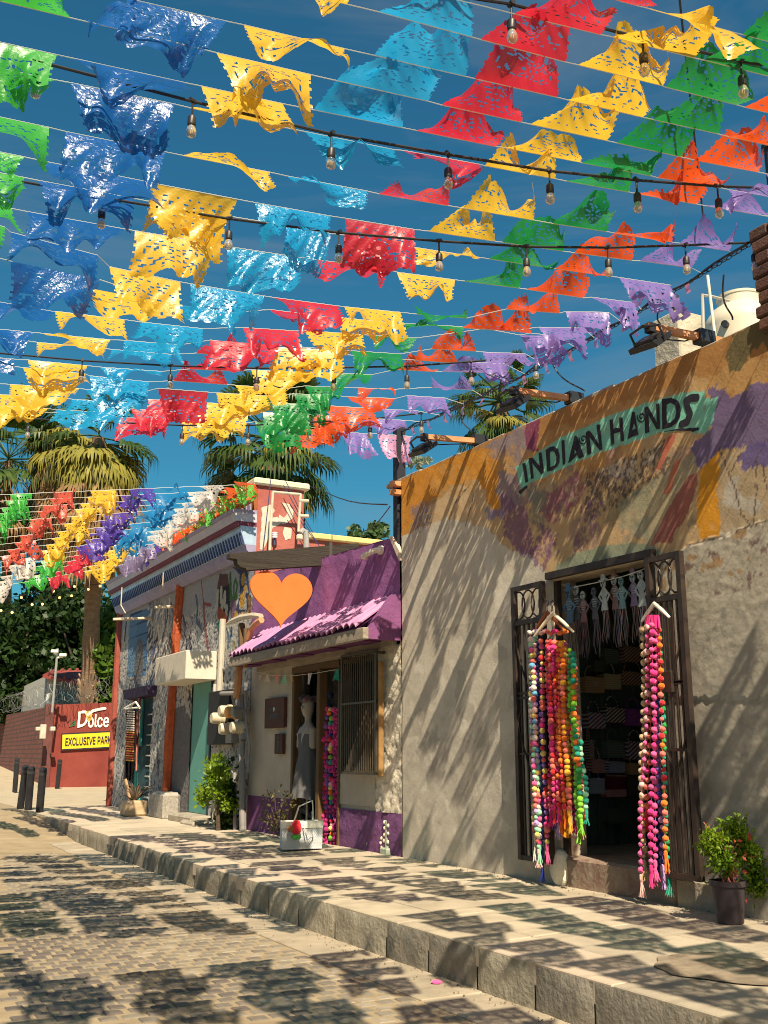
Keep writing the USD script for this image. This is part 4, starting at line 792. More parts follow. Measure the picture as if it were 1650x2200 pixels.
for ci, (which, pts, bulbs) in enumerate(cables):
    a = P(*pts[0], z=4.98); b = P(*pts[-1], z=4.93) if ci != 0 else P(*pts[-1], z=4.95)
    dirn = np.array([b[0] - a[0], b[1] - a[1]]); nrm = np.array([-dirn[1], dirn[0], 0]) / np.hypot(*dirn)
    def on(u, v): d = ray(u, v); return EYE + d * ((a - EYE) @ nrm) / (d @ nrm)
    w3 = [on(*q) for q in pts]
    left = w3[0] + (w3[0] - w3[1]) / np.linalg.norm((w3[0] - w3[1])[:2]) * 4.5 + np.array([0, 0, .35])
    single('festoon_cable', tube([left] + w3, .0085, 6), m_wire, f'black bulb cable over the street, {which} of five from the top', 'cable')
    us = [q[0] for q in pts]
    for bi, (bu, bvt) in enumerate(bulbs):
        v0 = float(np.interp(bu, us, [q[1] for q in pts])); p = on(bu, v0); tip = on(bu, bvt); hgt = p[2] - tip[2]
        lab = f'clear bulb, {ORD[bi]} from the left on the {which} bulb cable from the top'
        if bulb0 is None:
            bulb0 = thing('festoon_bulb', lab, 'light bulb', p, 'clear bulbs on the cables over the street')
            H_ = .215
            o = p
            part(bulb0, 'socket', tube([o + [0, 0, -.088], o + [0, 0, -.10], o + [0, 0, -.142], o + [0, 0, -.15]], [.014, .023, .024, .021], 12), m_black, smooth=40)
            part(bulb0, 'cable_clip', tube([o + [0, .02, .004], o + [0, -.02, .004]], .014, 8), m_black)
            part(bulb0, 'drop_wire', tube([o, o + [0, 0, -.09]], .006, 6), m_wire)
            part(bulb0, 'glass_bulb', lathe([(.014, -.148), (.019, -.158), (.027, -.180), (.029, -.195), (.024, -.211), (.012, -.220), (.0005, -.222)], 18, o), m_bulb, smooth=True)
            part(bulb0, 'filament', cat(tube([o + [.006, 0, -.15], o + [.007, 0, -.196], o + [-.007, 0, -.196], o + [-.006, 0, -.15]], .0028, 5)), m_fil)
        else: copy_of(bulb0, p, lab, rot=float(rng.uniform(0, 180)))

# ------------------------------------------------------------------ paper banners
BC = {'G': ('bright green', (.055, .42, .045)), 'g': ('dark green', (.012, .26, .055)), 'b': ('dark blue', (.012, .12, .40)), 'c': ('light blue', (.015, .33, .62)), 'y': ('yellow', (.80, .50, .035)),
      'r': ('red', (.58, .022, .045)), 'o': ('orange', (.76, .095, .012)), 'p': ('purple', (.26, .18, .50)), 'k': ('pink', (.72, .36, .55)), 'w': ('white', (.60, .55, .50)), 'l': ('lime green', (.15, .60, .09)), 'v': ('violet', (.10, .05, .38)), 'h': ('coral red', (.60, .095, .055)), 'u': ('blue', (.015, .22, .48)), 'a': ('grey violet', (.22, .18, .32))}
FM = {}
for k, (nm, c_) in BC.items():
    foil = k in 'bcGurv'
    FM[k] = film('banner_' + nm.replace(' ', '_'), c_, shiny=.35 if k in 'bc' else .28 if foil else .18, see=.09 if k in 'bc' else .07, thru=.44 if k == 'b' else .45 if k == 'c' else .44, rough=.27 if k in 'bc' else .38, crinkle=.007 if k in 'bc' else .004)
def cut(a, b, kind):
    """the cut-out pattern: True where there is film; a, b are metres across and down from the string (0.46 x 0.34)"""
    x, y = np.abs(a - .23), b; on = np.ones(a.shape, bool)
    def el(cx, cy, rx, ry, rot=0.0):
        dx, dy = x - cx, y - cy; c_, s_ = math.cos(rot), math.sin(rot); return ((dx * c_ + dy * s_) / rx) ** 2 + ((-dx * s_ + dy * c_) / ry) ** 2 < 1
    for cx in np.arange(.03, .21, .06): on &= ~el(cx, .06, .012, .0055, .4 * (kind % 3 - 1))
    for k in range(9):                       # rosette
        t = k * 2 * np.pi / 8; on &= ~el(.050 * math.sin(t), .17 + .050 * math.cos(t), .0065, .017, -t if kind % 2 else t)
    on &= ~el(0, .17, .010, .010)
    for cx, cy, r in ((.115, .12, .5), (.12, .22, .8), (.175, .15, 1.0), (.17, .25, .4), (.08, .262, 1.2)): on &= ~el(cx, cy, .021, .0065, r + kind * .3)
    for cx in np.arange(.03, .22, .05): on &= ~el(cx, .298, .0055, .011, .3 * (kind % 3))
    for cy_, n_ in ((.095, 5), (.205, 4), (.235, 6)):
        for j in range(n_): cx = .02 + .185 * (j + .5 * (kind % 2)) / n_; on &= ~((np.abs(x - cx) < .013) & (np.abs(y - cy_ - .012 * math.sin(j * 2 + kind)) < .0042))
    return on & (b < .322 + .018 * np.abs(np.sin(a / .46 * np.pi * 7))) & ~((b > .05) & (x > .222 + .006 * np.sin(b * 120)))
def banner(A, B, hpx, seed, look_sign=None, res=.010, twist=None, lenk=1.0):
    """a sheet hung between A and B on its string, blown so that its free edge shows hpx picture points below (+) or above (-) the string"""
    r = np.random.default_rng(seed); A, B = np.asarray(A), np.asarray(B); e = (B - A); w = np.linalg.norm(e); e = e / w; Lh = .34 * lenk
    dn = np.array([0, 0, -1.0]); dn -= e * (dn @ e); dn /= np.linalg.norm(dn); bk = np.cross(e, dn); bk = bk if bk[1] < 0 else -bk      # towards the viewer's end of the street
    mid = (A + B) / 2; best, phi0 = 1e9, 0
    pref = math.radians(12 if hpx >= 0 else 112)
    for ph in np.radians(np.arange(-100, 181, 3)):
        q = mid + Lh * .95 * (dn * math.cos(ph) + bk * math.sin(ph)); d_ = proj(q)[1] - proj(mid)[1]
        sc = abs(d_ - hpx) + 5.5 * abs(ph - pref)
        if sc < best: best, phi0 = sc, ph
    nx, nt = max(10, int(.46 / res)), max(8, int(.34 / res))
    s, t = np.meshgrid(np.linspace(0, 1, nx + 1), np.linspace(0, 1, nt + 1), indexing='ij')
    p1, p2, p3, p4 = r.uniform(0, 6.28, 4); am = (r.uniform(.15, .5) if hpx > -22 else r.uniform(.35, .7)) if twist is None else twist; k1, k2 = r.uniform(.5, 1.1), r.uniform(1.6, 2.8)
    phi = phi0 + am * np.sin(2 * np.pi * k1 * s + p1) * (.35 + .75 * t) + .25 * np.sin(2 * np.pi * k2 * s + p2 + 2 * t) * t ** .7 + r.uniform(-.5, .5) * (t - .4) + .16 * np.sin(2 * np.pi * (3.3 * s + 1.2 * t) + p3) * t
    dt = Lh / nt; lat = .05 * np.sin(2 * np.pi * k1 * s + p4) * t + r.uniform(-.06, .06) * t ** 2
    cy = np.cumsum(np.cos(phi) * dt, 1) - np.cos(phi[:, :1]) * dt; cx = np.cumsum(np.sin(phi) * dt, 1) - np.sin(phi[:, :1]) * dt
    squeeze = 1 - (.42 * t ** 1.4 if hpx < -22 else .12 * t * (am > .3))
    sx = .5 + (s - .5) * squeeze
    g = A + e * (sx * w + lat)[..., None] + dn * cy[..., None] + bk * cx[..., None]
    g = g + (dn * .5 + bk)[...] * (.006 * np.sin(2 * np.pi * (5.2 * s + 2.1 * t) + p3) * (t ** .5))[..., None]
    on = cut(s[:-1, :-1] * .46 + .23 / nx, t[:-1, :-1] * .34 + .17 / nt, seed % 5)
    v, f = sheet(g); f = f[on.ravel()]
    keep = np.unique(f); remap = np.full(len(v), -1); remap[keep] = np.arange(len(keep))
    return v[keep], remap[f]
m_str = mat('white_string', (.72, .68, .6), .6)
CANZ = 4.93
T1, T2, T3, T4 = (0, 0), (825, 0), (0, 500), (825, 500)
S = {  # string: [(tile, colour, x0, y0, x1, y1, h)] in half picture points of the tile
 'A0': [(T2, 'r', 900, -25, 1085, 22, -40), (T2, 'y', 1140, 35, 1495, 140, 55), (T2, 'g', 1540, 150, 1800, 215, -120)],
 'A': [(T2, 'r', 560, 62, 930, 148, -150), (T2, 'y', 985, 155, 1330, 250, -95), (T2, 'g', 1375, 258, 1720, 345, -100)],
 'B': [(T1, 'y', 1345, -15, 1490, 18, -25), (T1, 'c', 1625, 45, 2025, 158, -150), (T2, 'r', 415, 170, 780, 270, -190), (T2, 'y', 835, 280, 1195, 365, -120), (T2, 'g', 1210, 375, 1515, 450, -130), (T2, 'o', 1550, 462, 1800, 520, -60)],
 'C': [(T1, 'b', 545, -5, 970, 90, 205), (T1, 'y', 1050, 105, 1480, 210, 62), (T1, 'c', 1610, 238, 2000, 328, -175), (T2, 'r', 390, 338, 745, 418, -175), (T2, 'y', 790, 430, 1110, 505, -80), (T2, 'g', 1155, 515, 1435, 575, -140), (T2, 'o', 1478, 588, 1760, 645, -45)],
 'D': [(T1, 'G', -150, -25, 300, 75, -95), (T1, 'b', 375, 92, 640, 150, -60), (T1, 'y', 930, 225, 1335, 320, 150), (T1, 'c', 1445, 345, 1840, 434, -170), (T2, 'r', 250, 455, 590, 525, -140), (T2, 'y', 630, 535, 955, 605, -150), (T2, 'g', 1000, 615, 1275, 678, -130), (T2, 'o', 1335, 695, 1605, 737, -95), (T2, 'p', 1640, 745, 1850, 780, 40)],
 'E': [(T1, 'G', -150, 150, 245, 235, 210), (T1, 'b', 325, 252, 795, 355, 70), (T1, 'y', 865, 368, 1215, 448, 115), (T1, 'c', 1350, 472, 1730, 548, -150), (T2, 'r', 140, 560, 475, 630, -60), (T2, 'y', 525, 635, 840, 695, -45), (T2, 'g', 850, 700, 1145, 758, -70), (T2, 'o', 1175, 770, 1435, 802, -110), (T2, 'p', 1480, 815, 1700, 850, 30)],
 'F': [(T1, 'G', -170, 265, 235, 342, 110), (T1, 'b', 305, 352, 750, 442, 195), (T1, 'y', 820, 462, 1205, 547, -70), (T1, 'c', 1310, 568, 1690, 650, 75), (T2, 'r', 85, 648, 405, 702, 60), (T2, 'y', 435, 712, 735, 768, -95), (T2, 'g', 780, 778, 1050, 825, -75), (T2, 'o', 1085, 832, 1340, 877, -75), (T2, 'p', 1385, 885, 1610, 922, -40)],
 'G': [(T1, 'G', -190, 465, 210, 545, 115), (T1, 'b', 285, 567, 710, 652, 145), (T1, 'y', 785, 667, 1160, 737, 22), (T1, 'c', 1235, 757, 1575, 822, 45), (T2, 'r', -20, 838, 275, 885, -65), (T2, 'y', 345, 895, 640, 945, -95), (T2, 'g', 725, 962, 955, 992, -115), (T2, 'o', 985, 1000, 1235, 1040, -60), (T2, 'p', 1270, 1045, 1480, 1080, -75)],
 'H': [(T1, 'G', -220, 612, 105, 672, 45), (T1, 'b', 190, 692, 640, 780, 125), (T1, 'y', 650, 785, 1020, 857, 210), (T1, 'c', 1095, 872, 1420, 932, 125), (T1, 'r', 1485, 940, 1780, 988, 190), (T2, 'y', 195, 992, 475, 1035, -115), (T2, 'g', 510, 1040, 770, 1080, -95), (T2, 'o', 820, 1087, 1065, 1120, -105), (T2, 'p', 1100, 1118, 1320, 1152, -70)],
 'I': [(T1, 'G', -230, 700, 105, 762, 70), (T1, 'b', 165, 775, 575, 852, 115), (T1, 'y', 640, 865, 980, 930, 165), (T3, 'c', 1230, -32, 1420, 5, 170), (T3, 'r', 1480, 8, 1640, 40, 120), (T4, 'y', 130, 65, 415, 108, 35), (T4, 'g', 450, 113, 705, 150, -60), (T4, 'o', 735, 155, 960, 185, -55), (T4, 'p', 1010, 190, 1225, 226, 120)],
 'J': [(T1, 'G', -260, 838, 50, 895, 60), (T1, 'b', 120, 910, 530, 985, 90), (T3, 'y', 580, -8, 930, 52, 175), (T3, 'c', 975, 62, 1290, 108, 145), (T3, 'r', 1365, 115, 1660, 150, 60), (T4, 'y', 55, 172, 305, 203, 110), (T4, 'g', 345, 207, 580, 236, -65), (T4, 'o', 615, 242, 855, 288, -85), (T4, 'p', 890, 275, 1080, 300, 90)],
 'K': [(T1, 'G', -280, 905, 20, 955, 50), (T3, 'b', 45, -5, 420, 70, 110), (T3, 'y', 470, 170, 775, 222, 145), (T3, 'c', 820, 228, 1135, 270, 130), (T3, 'r', 1170, 275, 1450, 312, 75), (T3, 'y', 1480, 316, 1720, 345, 85), (T4, 'g', 140, 358, 355, 390, -30), (T4, 'o', 525, 292, 755, 345, -75), (T4, 'p', 780, 330, 965, 358, 105)],
 'L': [(T3, 'b', 45, 98, 430, 165, 170), (T3, 'y', 365, 268, 770, 345, 75), (T3, 'c', 745, 335, 1000, 372, 60), (T3, 'r', 1160, 305, 1400, 345, 60), (T3, 'y', 1465, 345, 1660, 375, 90), (T4, 'g', 90, 380, 340, 400, 35), (T4, 'o', 340, 412, 545, 440, -65), (T4, 'p', 665, 402, 855, 418, 90)],
 'M': [(T3, 'b', -120, 265, 230, 345, 60), (T3, 'y', 238, 340, 535, 378, 60), (T3, 'c', 605, 392, 870, 428, 75), (T3, 'r', 1045, 397, 1280, 415, 90), (T3, 'y', 1310, 407, 1560, 440, 80), (T3, 'g', 1590, 447, 1790, 470, 40), (T4, 'o', 435, 372, 630, 428, -55), (T4, 'p', 585, 447, 740, 465, 85)],
 'N': [(T3, 'b', -150, 395, 145, 428, 50), (T3, 'y', 190, 434, 475, 470, 35), (T3, 'c', 535, 470, 770, 500, 60), (T3, 'r', 905, 435, 1200, 470, 100), (T3, 'y', 1180, 490, 1470, 512, 120), (T3, 'g', 1510, 514, 1720, 540, 75), (T4, 'o', 205, 482, 395, 502, -55), (T4, 'p', 425, 512, 605, 528, 75)],
 'O': [(T3, 'b', -170, 420, 120, 462, 40), (T3, 'y', 160, 472, 440, 505, 30), (T3, 'c', 480, 515, 735, 545, 45), (T3, 'r', 845, 522, 1090, 557, -75), (T3, 'y', 1230, 470, 1440, 492, 60), (T4, 'o', 135, 545, 315, 568, -65), (T4, 'p', 360, 555, 520, 575, 50)],
 'P': [(T3, 'b', -180, 520, 60, 540, 40), (T3, 'y', 120, 542, 375, 577, 65), (T3, 'c', 430, 587, 695, 614, 35), (T3, 'r', 815, 580, 1000, 592, -55), (T3, 'y', 1080, 577, 1350, 602, 75), (T3, 'g', 1405, 602, 1600, 622, 60), (T4, 'o', 50, 568, 220, 595, -40), (T4, 'p', 250, 595, 440, 612, -35)],
 'Q': [(T3, 'y', 100, 574, 365, 602, 80), (T3, 'c', 385, 620, 640, 655, 95), (T3, 'r', 745, 632, 975, 652, -60), (T3, 'y', 1010, 657, 1225, 682, 50), (T3, 'g', 1310, 648, 1480, 660, 70), (T3, 'o', 1540, 662, 1700, 675, 30), (T4, 'p', 205, 655, 380, 688, -40)],
 'R': [(T3, 'y', 45, 647, 340, 672, 65), (T3, 'c', 370, 680, 605, 702, 60), (T3, 'r', 680, 650, 895, 682, 140), (T3, 'y', 930, 687, 1145, 712, 65), (T3, 'g', 1265, 686, 1420, 692, 110), (T3, 'o', 1495, 710, 1700, 722, 30), (T4, 'p', 100, 690, 260, 712, 65)],
 'S': [(T3, 'y', -5, 687, 260, 710, 75), (T3, 'c', 310, 722, 565, 747, 65), (T3, 'r', 640, 706, 855, 737, 65), (T3, 'y', 890, 732, 1095, 752, 75), (T3, 'g', 1170, 716, 1330, 727, 115), (T3, 'o', 1395, 736, 1600, 758, 85), (T4, 'p', -10, 760, 140, 772, 35)],
 'T': [(T3, 'y', -60, 732, 205, 757, 70), (T3, 'c', 245, 770, 505, 792, 60), (T3, 'r', 565, 746, 765, 772, 85), (T3, 'y', 850, 772, 1065, 800, 85), (T3, 'g', 1130, 757, 1325, 772, 95), (T3, 'o', 1345, 772, 1505, 792, 105), (T3, 'p', 1560, 800, 1740, 815, 60)],
 'U': [(T3, 'r', 510, 787, 725, 817, 75), (T3, 'y', 775, 807, 1005, 832, 85), (T3, 'g', 1095, 797, 1285, 817, 115), (T3, 'o', 1255, 842, 1420, 852, 85), (T3, 'p', 1465, 857, 1575, 872, 85), (T3, 'k', 1620, 862, 1765, 872, 105)],
}
colseen = {}; fl_no = 0
COLS = {'G': 'column along the left edge', 'b': 'column left of the yellow ones', 'c': 'column between yellow and red', 'r': 'column right of the light blue ones', 'g': 'column left of the orange ones', 'o': 'column left of the purple ones', 'p': 'column along the chain', 'k': 'row'}
for si, (key, rows) in enumerate(S.items()):
    pts = []
    for tl, c_, x0, y0, x1, y1, h in rows: pts += [(tl[0] + x0 / 2, tl[1] + y0 / 2), (tl[0] + x1 / 2, tl[1] + y1 / 2)]
    pts = np.array(pts); cf = np.polyfit(pts[:, 0], pts[:, 1], 2 if len(pts) > 6 else 1); fv = lambda u: float(np.polyval(cf, u))
    line = []; ucnt = {}
    for tl, c_, x0, y0, x1, y1, h in rows:
        u0, u1 = tl[0] + x0 / 2, tl[0] + x1 / 2
        va, vb = .6 * fv(u0) + .4 * (tl[1] + y0 / 2), .6 * fv(u1) + .4 * (tl[1] + y1 / 2)
        A, B = P(u0, va, z=CANZ), P(u1, vb, z=CANZ); line += [A, B]
        ck = c_ + ('2' if c_ == 'y' and tl[0] + (x0 + x1) / 4 > 1180 - (va * .95) else '')
        colseen[ck] = colseen.get(ck, 0) + 1; fl_no += 1
        word = COLS.get(c_) or ('column right of the red ones' if ck == 'y2' else 'column right of the dark blue ones')
        state = 'blown upward' if h < -45 else 'hanging down' if h > 60 else 'rolled close'
        res = float(np.clip(.0016 * np.linalg.norm((A + B) / 2 - EYE), .0062, .014))
        single('paper_banner', banner(A, B, h / 2, 100 + fl_no, res=res, twist=(.75 if abs(h) < 50 else None), lenk=.52 if abs(h) < 50 else .78 if abs(h) < 66 else .86 if h < 0 else 1.0), FM[c_], f'{BC[c_][0]} banner {state}, {ORD[colseen[ck] - 1]} in the {word}', 'banner', 'cut-paper banners over the street', smooth=True)
    line.sort(key=lambda p: p[0]); l0, l1 = line[0], line[-1]
    end = chain_pt(np.clip((l1[1] - .05 - CH0[1]) / (CH1[1] - CH0[1]), 0, 1)); end = np.array([end[0], end[1], end[2]])
    if l1[1] < CH0[1] - .15: end = l1 + (l1 - line[-3]) / np.linalg.norm(l1 - line[-3]) * .9
    if end[0] - l1[0] < .02: end = l1 + np.array([.02, 0, 0])
    dl = (line[0] - line[min(3, len(line) - 1)]); dl /= np.linalg.norm(dl)
    single('string', tube([l0 + dl * 5, l0 + dl * 2] + line + [end], .0032, 4), m_str, f'thin white banner string, {ORD[si]} of the near strings from the top', 'string')
# strings above and behind the viewer and left of the picture: not seen, but their shadows fall into it
order = ['G', 'b', 'y', 'c', 'r', 'y', 'g', 'o', 'p']; outs = {}; osts = []
for k in range(14):
    y = 2.62 - k * .315; jit = rng.uniform(-.12, .12)
    osts.append(tube([(-5, y + .25, CANZ), (W - .1, y, CANZ)], .0032, 4))
    for j in range(10):
        x0 = -.75 + j * .635 + jit + rng.uniform(-.05, .05)
        if x0 + .46 > W - .05 or rng.uniform() < .06: continue
        yy = y + .25 * (W - x0) / 10.5; fl_no += 1
        if inview((x0, yy, CANZ)) or inview((x0 + .46, yy, CANZ)): continue
        hh = 90 if j < 5 else -70
        outs.setdefault(order[j % 9], []).append(banner((x0, yy, CANZ), (x0 + .46, yy, CANZ), float(hh * rng.uniform(.5, 1.2)), 100 + fl_no, res=.012, twist=float(rng.uniform(.4, 1.0))))
for k in range(30):
    y = 3.0 + k * .27
    for j in range(2):
        x0 = -.85 + j * .60 + rng.uniform(-.08, .08); q = (x0, y, CANZ)
        if inview(q, 40) or inview((x0 + .46, y, CANZ), 40) or rng.uniform() < .15: continue
        fl_no += 1
        outs.setdefault('Gb'[j], []).append(banner(q, (x0 + .46, y, CANZ), float(rng.uniform(10, 60)), 100 + fl_no, res=.013, twist=float(rng.uniform(.4, 1.0))))
ob = thing('overhead_banners', 'the rest of the cut-paper banners on strings overhead, outside the picture', 'banners', (2, 0, CANZ), kind='stuff')
for k, ms in outs.items(): part(ob, 'banner', cat(ms), FM[k], smooth=True, kind='stuff')
part(ob, 'string', cat(osts), m_str, kind='stuff')
# far canopy in front of the mural house
fc = np.random.default_rng(3); seen2 = {}
Lv = [1063, 1077, 1092, 1104, 1121, 1138, 1156, 1170, 1184, 1196, 1208, 1219, 1230, 1240, 1250, 1260]
for i in range(16):
    t = i / 15; R2 = np.array([548 - 222 * t ** .95, 1040 + 162 * t ** .95]); hgt = 4.98
    end = P(R2[0], R2[1], x=W - .1)
    z0 = end[2]
    def onl(u):
        v = R2[1] + (Lv[i] - R2[1]) * (R2[0] - u) / R2[0]; a = P(0, Lv[i], y=end[1] + .1); d_ = ray(u, v)
        return P(u, v, y=end[1] + .1 * (R2[0] - u) / R2[0])
    a0 = onl(-40.0)
    a = onl(0.0); dl = (a - end) / np.linalg.norm(a - end)
    single('string', tube([a + dl * 5, a, onl(R2[0] * .5), end], .0042, 4), m_str, f'thin white banner string by the mural house, {ORD[i]} from the top', 'string')
    if i < 10: cl = [('G', 50, 50), ('h', 138, 52), ('y', 222, 54), ('v', 300, 55), ('u', 375, 55), ('w', 447, 52), ('l', 528, 46)]; sh = -12.2 * i
    else: cl = [('w', 50, 46), ('G', 118, 52), ('r', 185, 54), ('y', 262, 62), ('a', 322, 45)]; sh = -11.5 * (i - 10)
    for c_, uc, wpx in cl:
        uc = uc + sh + fc.uniform(-6, 6); wpx = wpx * (1 - .012 * i) + fc.uniform(-4, 4)
        if c_ == 'l' and uc + wpx / 2 > R2[0]: uc = R2[0] - wpx / 2 - 3
        if uc < -40: continue
        if c_ == 'l' and i > 8: continue
        k = (c_, i >= 10); seen2[k] = seen2.get(k, 0) + 1; fl_no += 1
        A, B = onl(uc - wpx / 2), onl(uc + wpx / 2)
        h = float(fc.choice([24, 30, 14, 34, 8, 20])) * (1 - .012 * i)
        single('paper_banner', banner(A, B, h, 100 + fl_no, res=.024, twist=.5, lenk=1.0 if np.linalg.norm(B - A) < .5 else 1.15), FM[c_], f'small {BC[c_][0]} banner before the palms, {ORD[seen2[k] - 1]} down the {"lower" if i >= 10 else "upper"} {BC[c_][0]} column', 'banner', 'small banners in front of the mural house', smooth=True)
        if i % 5 == 0 and c_ == 'l':
            fl_no += 1
    o_ = end + np.array([-.05, 0, 0])
    single('paper_banner', banner(end - [.34, 0, .0], end, float(fc.uniform(8, 22)), 900 + i, res=.026, twist=.6), FM['o' if i < 12 else 'v'], f'small {"orange" if i < 12 else "violet"} banner at the roof edge of the mural house, {ORD[i]} down the roof line', 'banner', 'small banners in front of the mural house', smooth=True)
# ------------------------------------------------------------------ far side: red wall, brick wall, house, trees, palms, bollards
def vert_quad(p, q, z0a, z1a, z0b, z1b, th=.2):
    """a wall of thickness th standing from p to q (plan), with its own heights at both ends"""
    p, q = np.asarray(p[:2], float), np.asarray(q[:2], float); d = (q - p) / np.linalg.norm(q - p); n = np.array([-d[1], d[0]])
    if n @ (p - EYE[:2]) < 0: n = -n
    c = [(*p, z0a), (*q, z0b), (*(q + n * th), z0b), (*(p + n * th), z0a), (*p, z1a), (*q, z1b), (*(q + n * th), z1b), (*(p + n * th), z1a)]
    return np.array(c, float), np.vstack([BOXF[:, [0, 1, 2]], BOXF[:, [0, 2, 3]]])
DR = 34.3
rA, rB = D(105, 1690, DR), D(330, 1676, DR + 1.5)
rAt, rBt = D(103, 1512, DR), D(330, 1504, DR + 1.5)
m_redwall = mat('red_wall_paint', (.17, .028, .022), .9, col2=(.27, .058, .042), scale=1.0, bump=.01)
rw = thing('red_wall', 'red painted wall carrying a restaurant name and a yellow parking board', 'wall', rA)
part(rw, 'wall', vert_quad(rA, rB, 0, rAt[2], 0, rBt[2], .25), m_redwall)
dW = (rB - rA); dW[2] = 0; LW = np.linalg.norm(dW); dW /= LW; nW = np.array([dW[1], -dW[0], 0]); nW = nW if nW @ (EYE - rA) > 0 else -nW
def wall_pt(u, v):   # on the red wall: metres along and up
    d = ray(u, v); k = ((rA - EYE) @ nW) / (d @ nW); p = EYE + d * k; return np.array([(p - rA) @ dW, p[2]])
up_ = np.array([0, 0, 1.0])
on_red = lambda off: (lambda q: rA * [1, 1, 0] + q[:, :1] * dW + q[:, 1:2] * up_ + (off + q[:, 2:]) * nW)
def text_on(txt, u0, v0, u1, v1, hpx, bold, off, squash=1.0):
    a, b = wall_pt(u0, v0), wall_pt(u1, v1); m = meshkit.text_mesh(txt, 1.0, .02, bold); v = np.asarray(m.vertices).copy()
    wd = v[:, 0].max(); hh = wall_pt(u0, v0 - hpx)[1] - a[1]; v[:, 0] *= (b[0] - a[0]) / wd; v[:, 1] *= hh; v[:, 1] += v[:, 0] * (b[1] - a[1]) / (b[0] - a[0])
    v[:, :2] += a; return on_red(off)(v), m.faces
m_wt = mat('white_letter', (.80, .76, .66), .6, var=.05); m_gl = mat('green_letter', (.03, .16, .06), .6)
part(rw, 'letter', text_on('D', 163, 1564, 188, 1557, 33, True, .01), m_wt)
part(rw, 'letter', text_on('olce', 187, 1562, 233, 1561, 27, True, .01), m_wt)
part(rw, 'letter', text_on('La', 147, 1562, 161, 1558, 13, True, .01), m_gl)
part(rw, 'honey_dipper', plate(LineString([wall_pt(u, v) for u, v in [(188, 1535), (200, 1527), (212, 1524), (225, 1522)]]).buffer(.045), .02, on_red(.02)), m_wt)
part(rw, 'honey_drop', plate(Point(*wall_pt(191, 1534)).buffer(.11).union(Polygon([wall_pt(184, 1536), wall_pt(198, 1533), wall_pt(196, 1548), wall_pt(188, 1550)])), .02, on_red(.011)), mat('honey', (.72, .36, .06), .5))
yb = thing('parking_board', 'yellow board with black lettering reading EXCLUSIVE PARKING on the red wall', 'sign', rA)
part(yb, 'board', plate(Polygon([wall_pt(132, 1577), wall_pt(268, 1570), wall_pt(268, 1604), wall_pt(131, 1611)]), .04, on_red(.03)), mat('yellow_board', (.78, .55, .02), .55, var=.06))
part(yb, 'border', plate(LineString([wall_pt(132, 1577), wall_pt(268, 1570), wall_pt(268, 1604), wall_pt(131, 1611), wall_pt(132, 1577)]).buffer(.022), .012, on_red(.064)), m_ink)
part(yb, 'lettering', text_on('EXCLUSIVE PARKING', 138, 1602, 259, 1596, 16, True, .071), m_ink)
part(rw, 'wall_box', bev(*[c for c in (0, .1, 0, .1, 0, .1)], .01), m_wt) if False else None
mb = thing('meter_cabinet', 'small white cabinets at the corner of red and brick wall', 'cabinet', D(92, 1575, DR - .4))
for u, v, w, h in ((92, 1572, 12, 30), (113, 1566, 10, 9), (82, 1566, 10, 8)):
    c = D(u, v, DR - .45); s = (DR) / FPX
    part(mb, 'box', bev(c[0] - w * s / 2, c[0] + w * s / 2, c[1] - .1, c[1] + .1, c[2] - h * s / 2, c[2] + h * s / 2, .02), mat('cabinet_cream', (.48, .43, .34), .7))
bw = thing('brick_wall', 'long dark red brick wall leading up the side street', 'wall', rA)
bA, bB = D(104, 1690, DR), D(-60, 1609, 68); bAt, bBt = D(104, 1514, DR), D(-60, 1549, 68)
m_bw = usdkit.material(stage, '/World/Looks/far_bricks', {'g': ('geometry', {}), 'vr': ('vector_rotate', {'rotate_type': 'z_axis', 'angle': float(math.atan2(*(bB - bA)[[1, 0]])) * -1}), 'sx': ('separate_xyz', {}), 'cx': ('combine_xyz', {}),
    'b': ('brick_texture', {'scale': 1.0, 'brick_width': .42, 'row_height': .17, 'mortar_size': .022, 'color1': (.17, .045, .035), 'color2': (.25, .075, .055), 'mortar': (.08, .045, .04)}), 'p': ('principled_bsdf', {'roughness': .9}), 'bu': ('bump', {'distance': .03, 'invert': True})},
    [('g.position', 'vr.vector'), ('vr.vector', 'sx.vector'), ('sx.x', 'cx.x'), ('sx.z', 'cx.y'), ('cx.vector', 'b.vector'), ('b.color', 'p.base_color'), ('b.fac', 'bu.height'), ('bu.normal', 'p.normal')], surface='p.BSDF')
part(bw, 'wall', vert_quad(bA, bB, 0, bAt[2], .3, bBt[2], .3), m_bw)
part(bw, 'pilaster', vert_quad(D(86, 1690, DR - .2), D(105, 1690, DR - .1), 0, bAt[2] + .05, 0, bAt[2] + .05, .3), mat('dark_brick_plain', (.12, .045, .04), .9, var=.3, scale=6))
m_wirez = mat('galvanised_wire', (.22, .225, .22), .5, metal=.5)
rz = thing('razor_wire', 'coils of razor wire along the top of the red and brick walls', 'razor wire', rAt)
for (p, q, n) in ((rAt, D(235, 1495, DR + 1), 16), (D(10, 1530, 48), rAt, 16)):
    t = np.linspace(0, 1, n * 14); c = p + (q - p) * t[:, None] + rng.normal(0, .05, (len(t), 3)); a = t * n * 2 * np.pi + np.sin(t * 31) * .8
    d = (q - p) / np.linalg.norm(q - p); s = np.cross(d, up_); s /= np.linalg.norm(s)
    part(rz, 'coil', tube(c + (s * np.cos(a)[:, None] + up_ * (np.sin(a)[:, None] + 1)) * .33, .0055, 4), m_wirez)
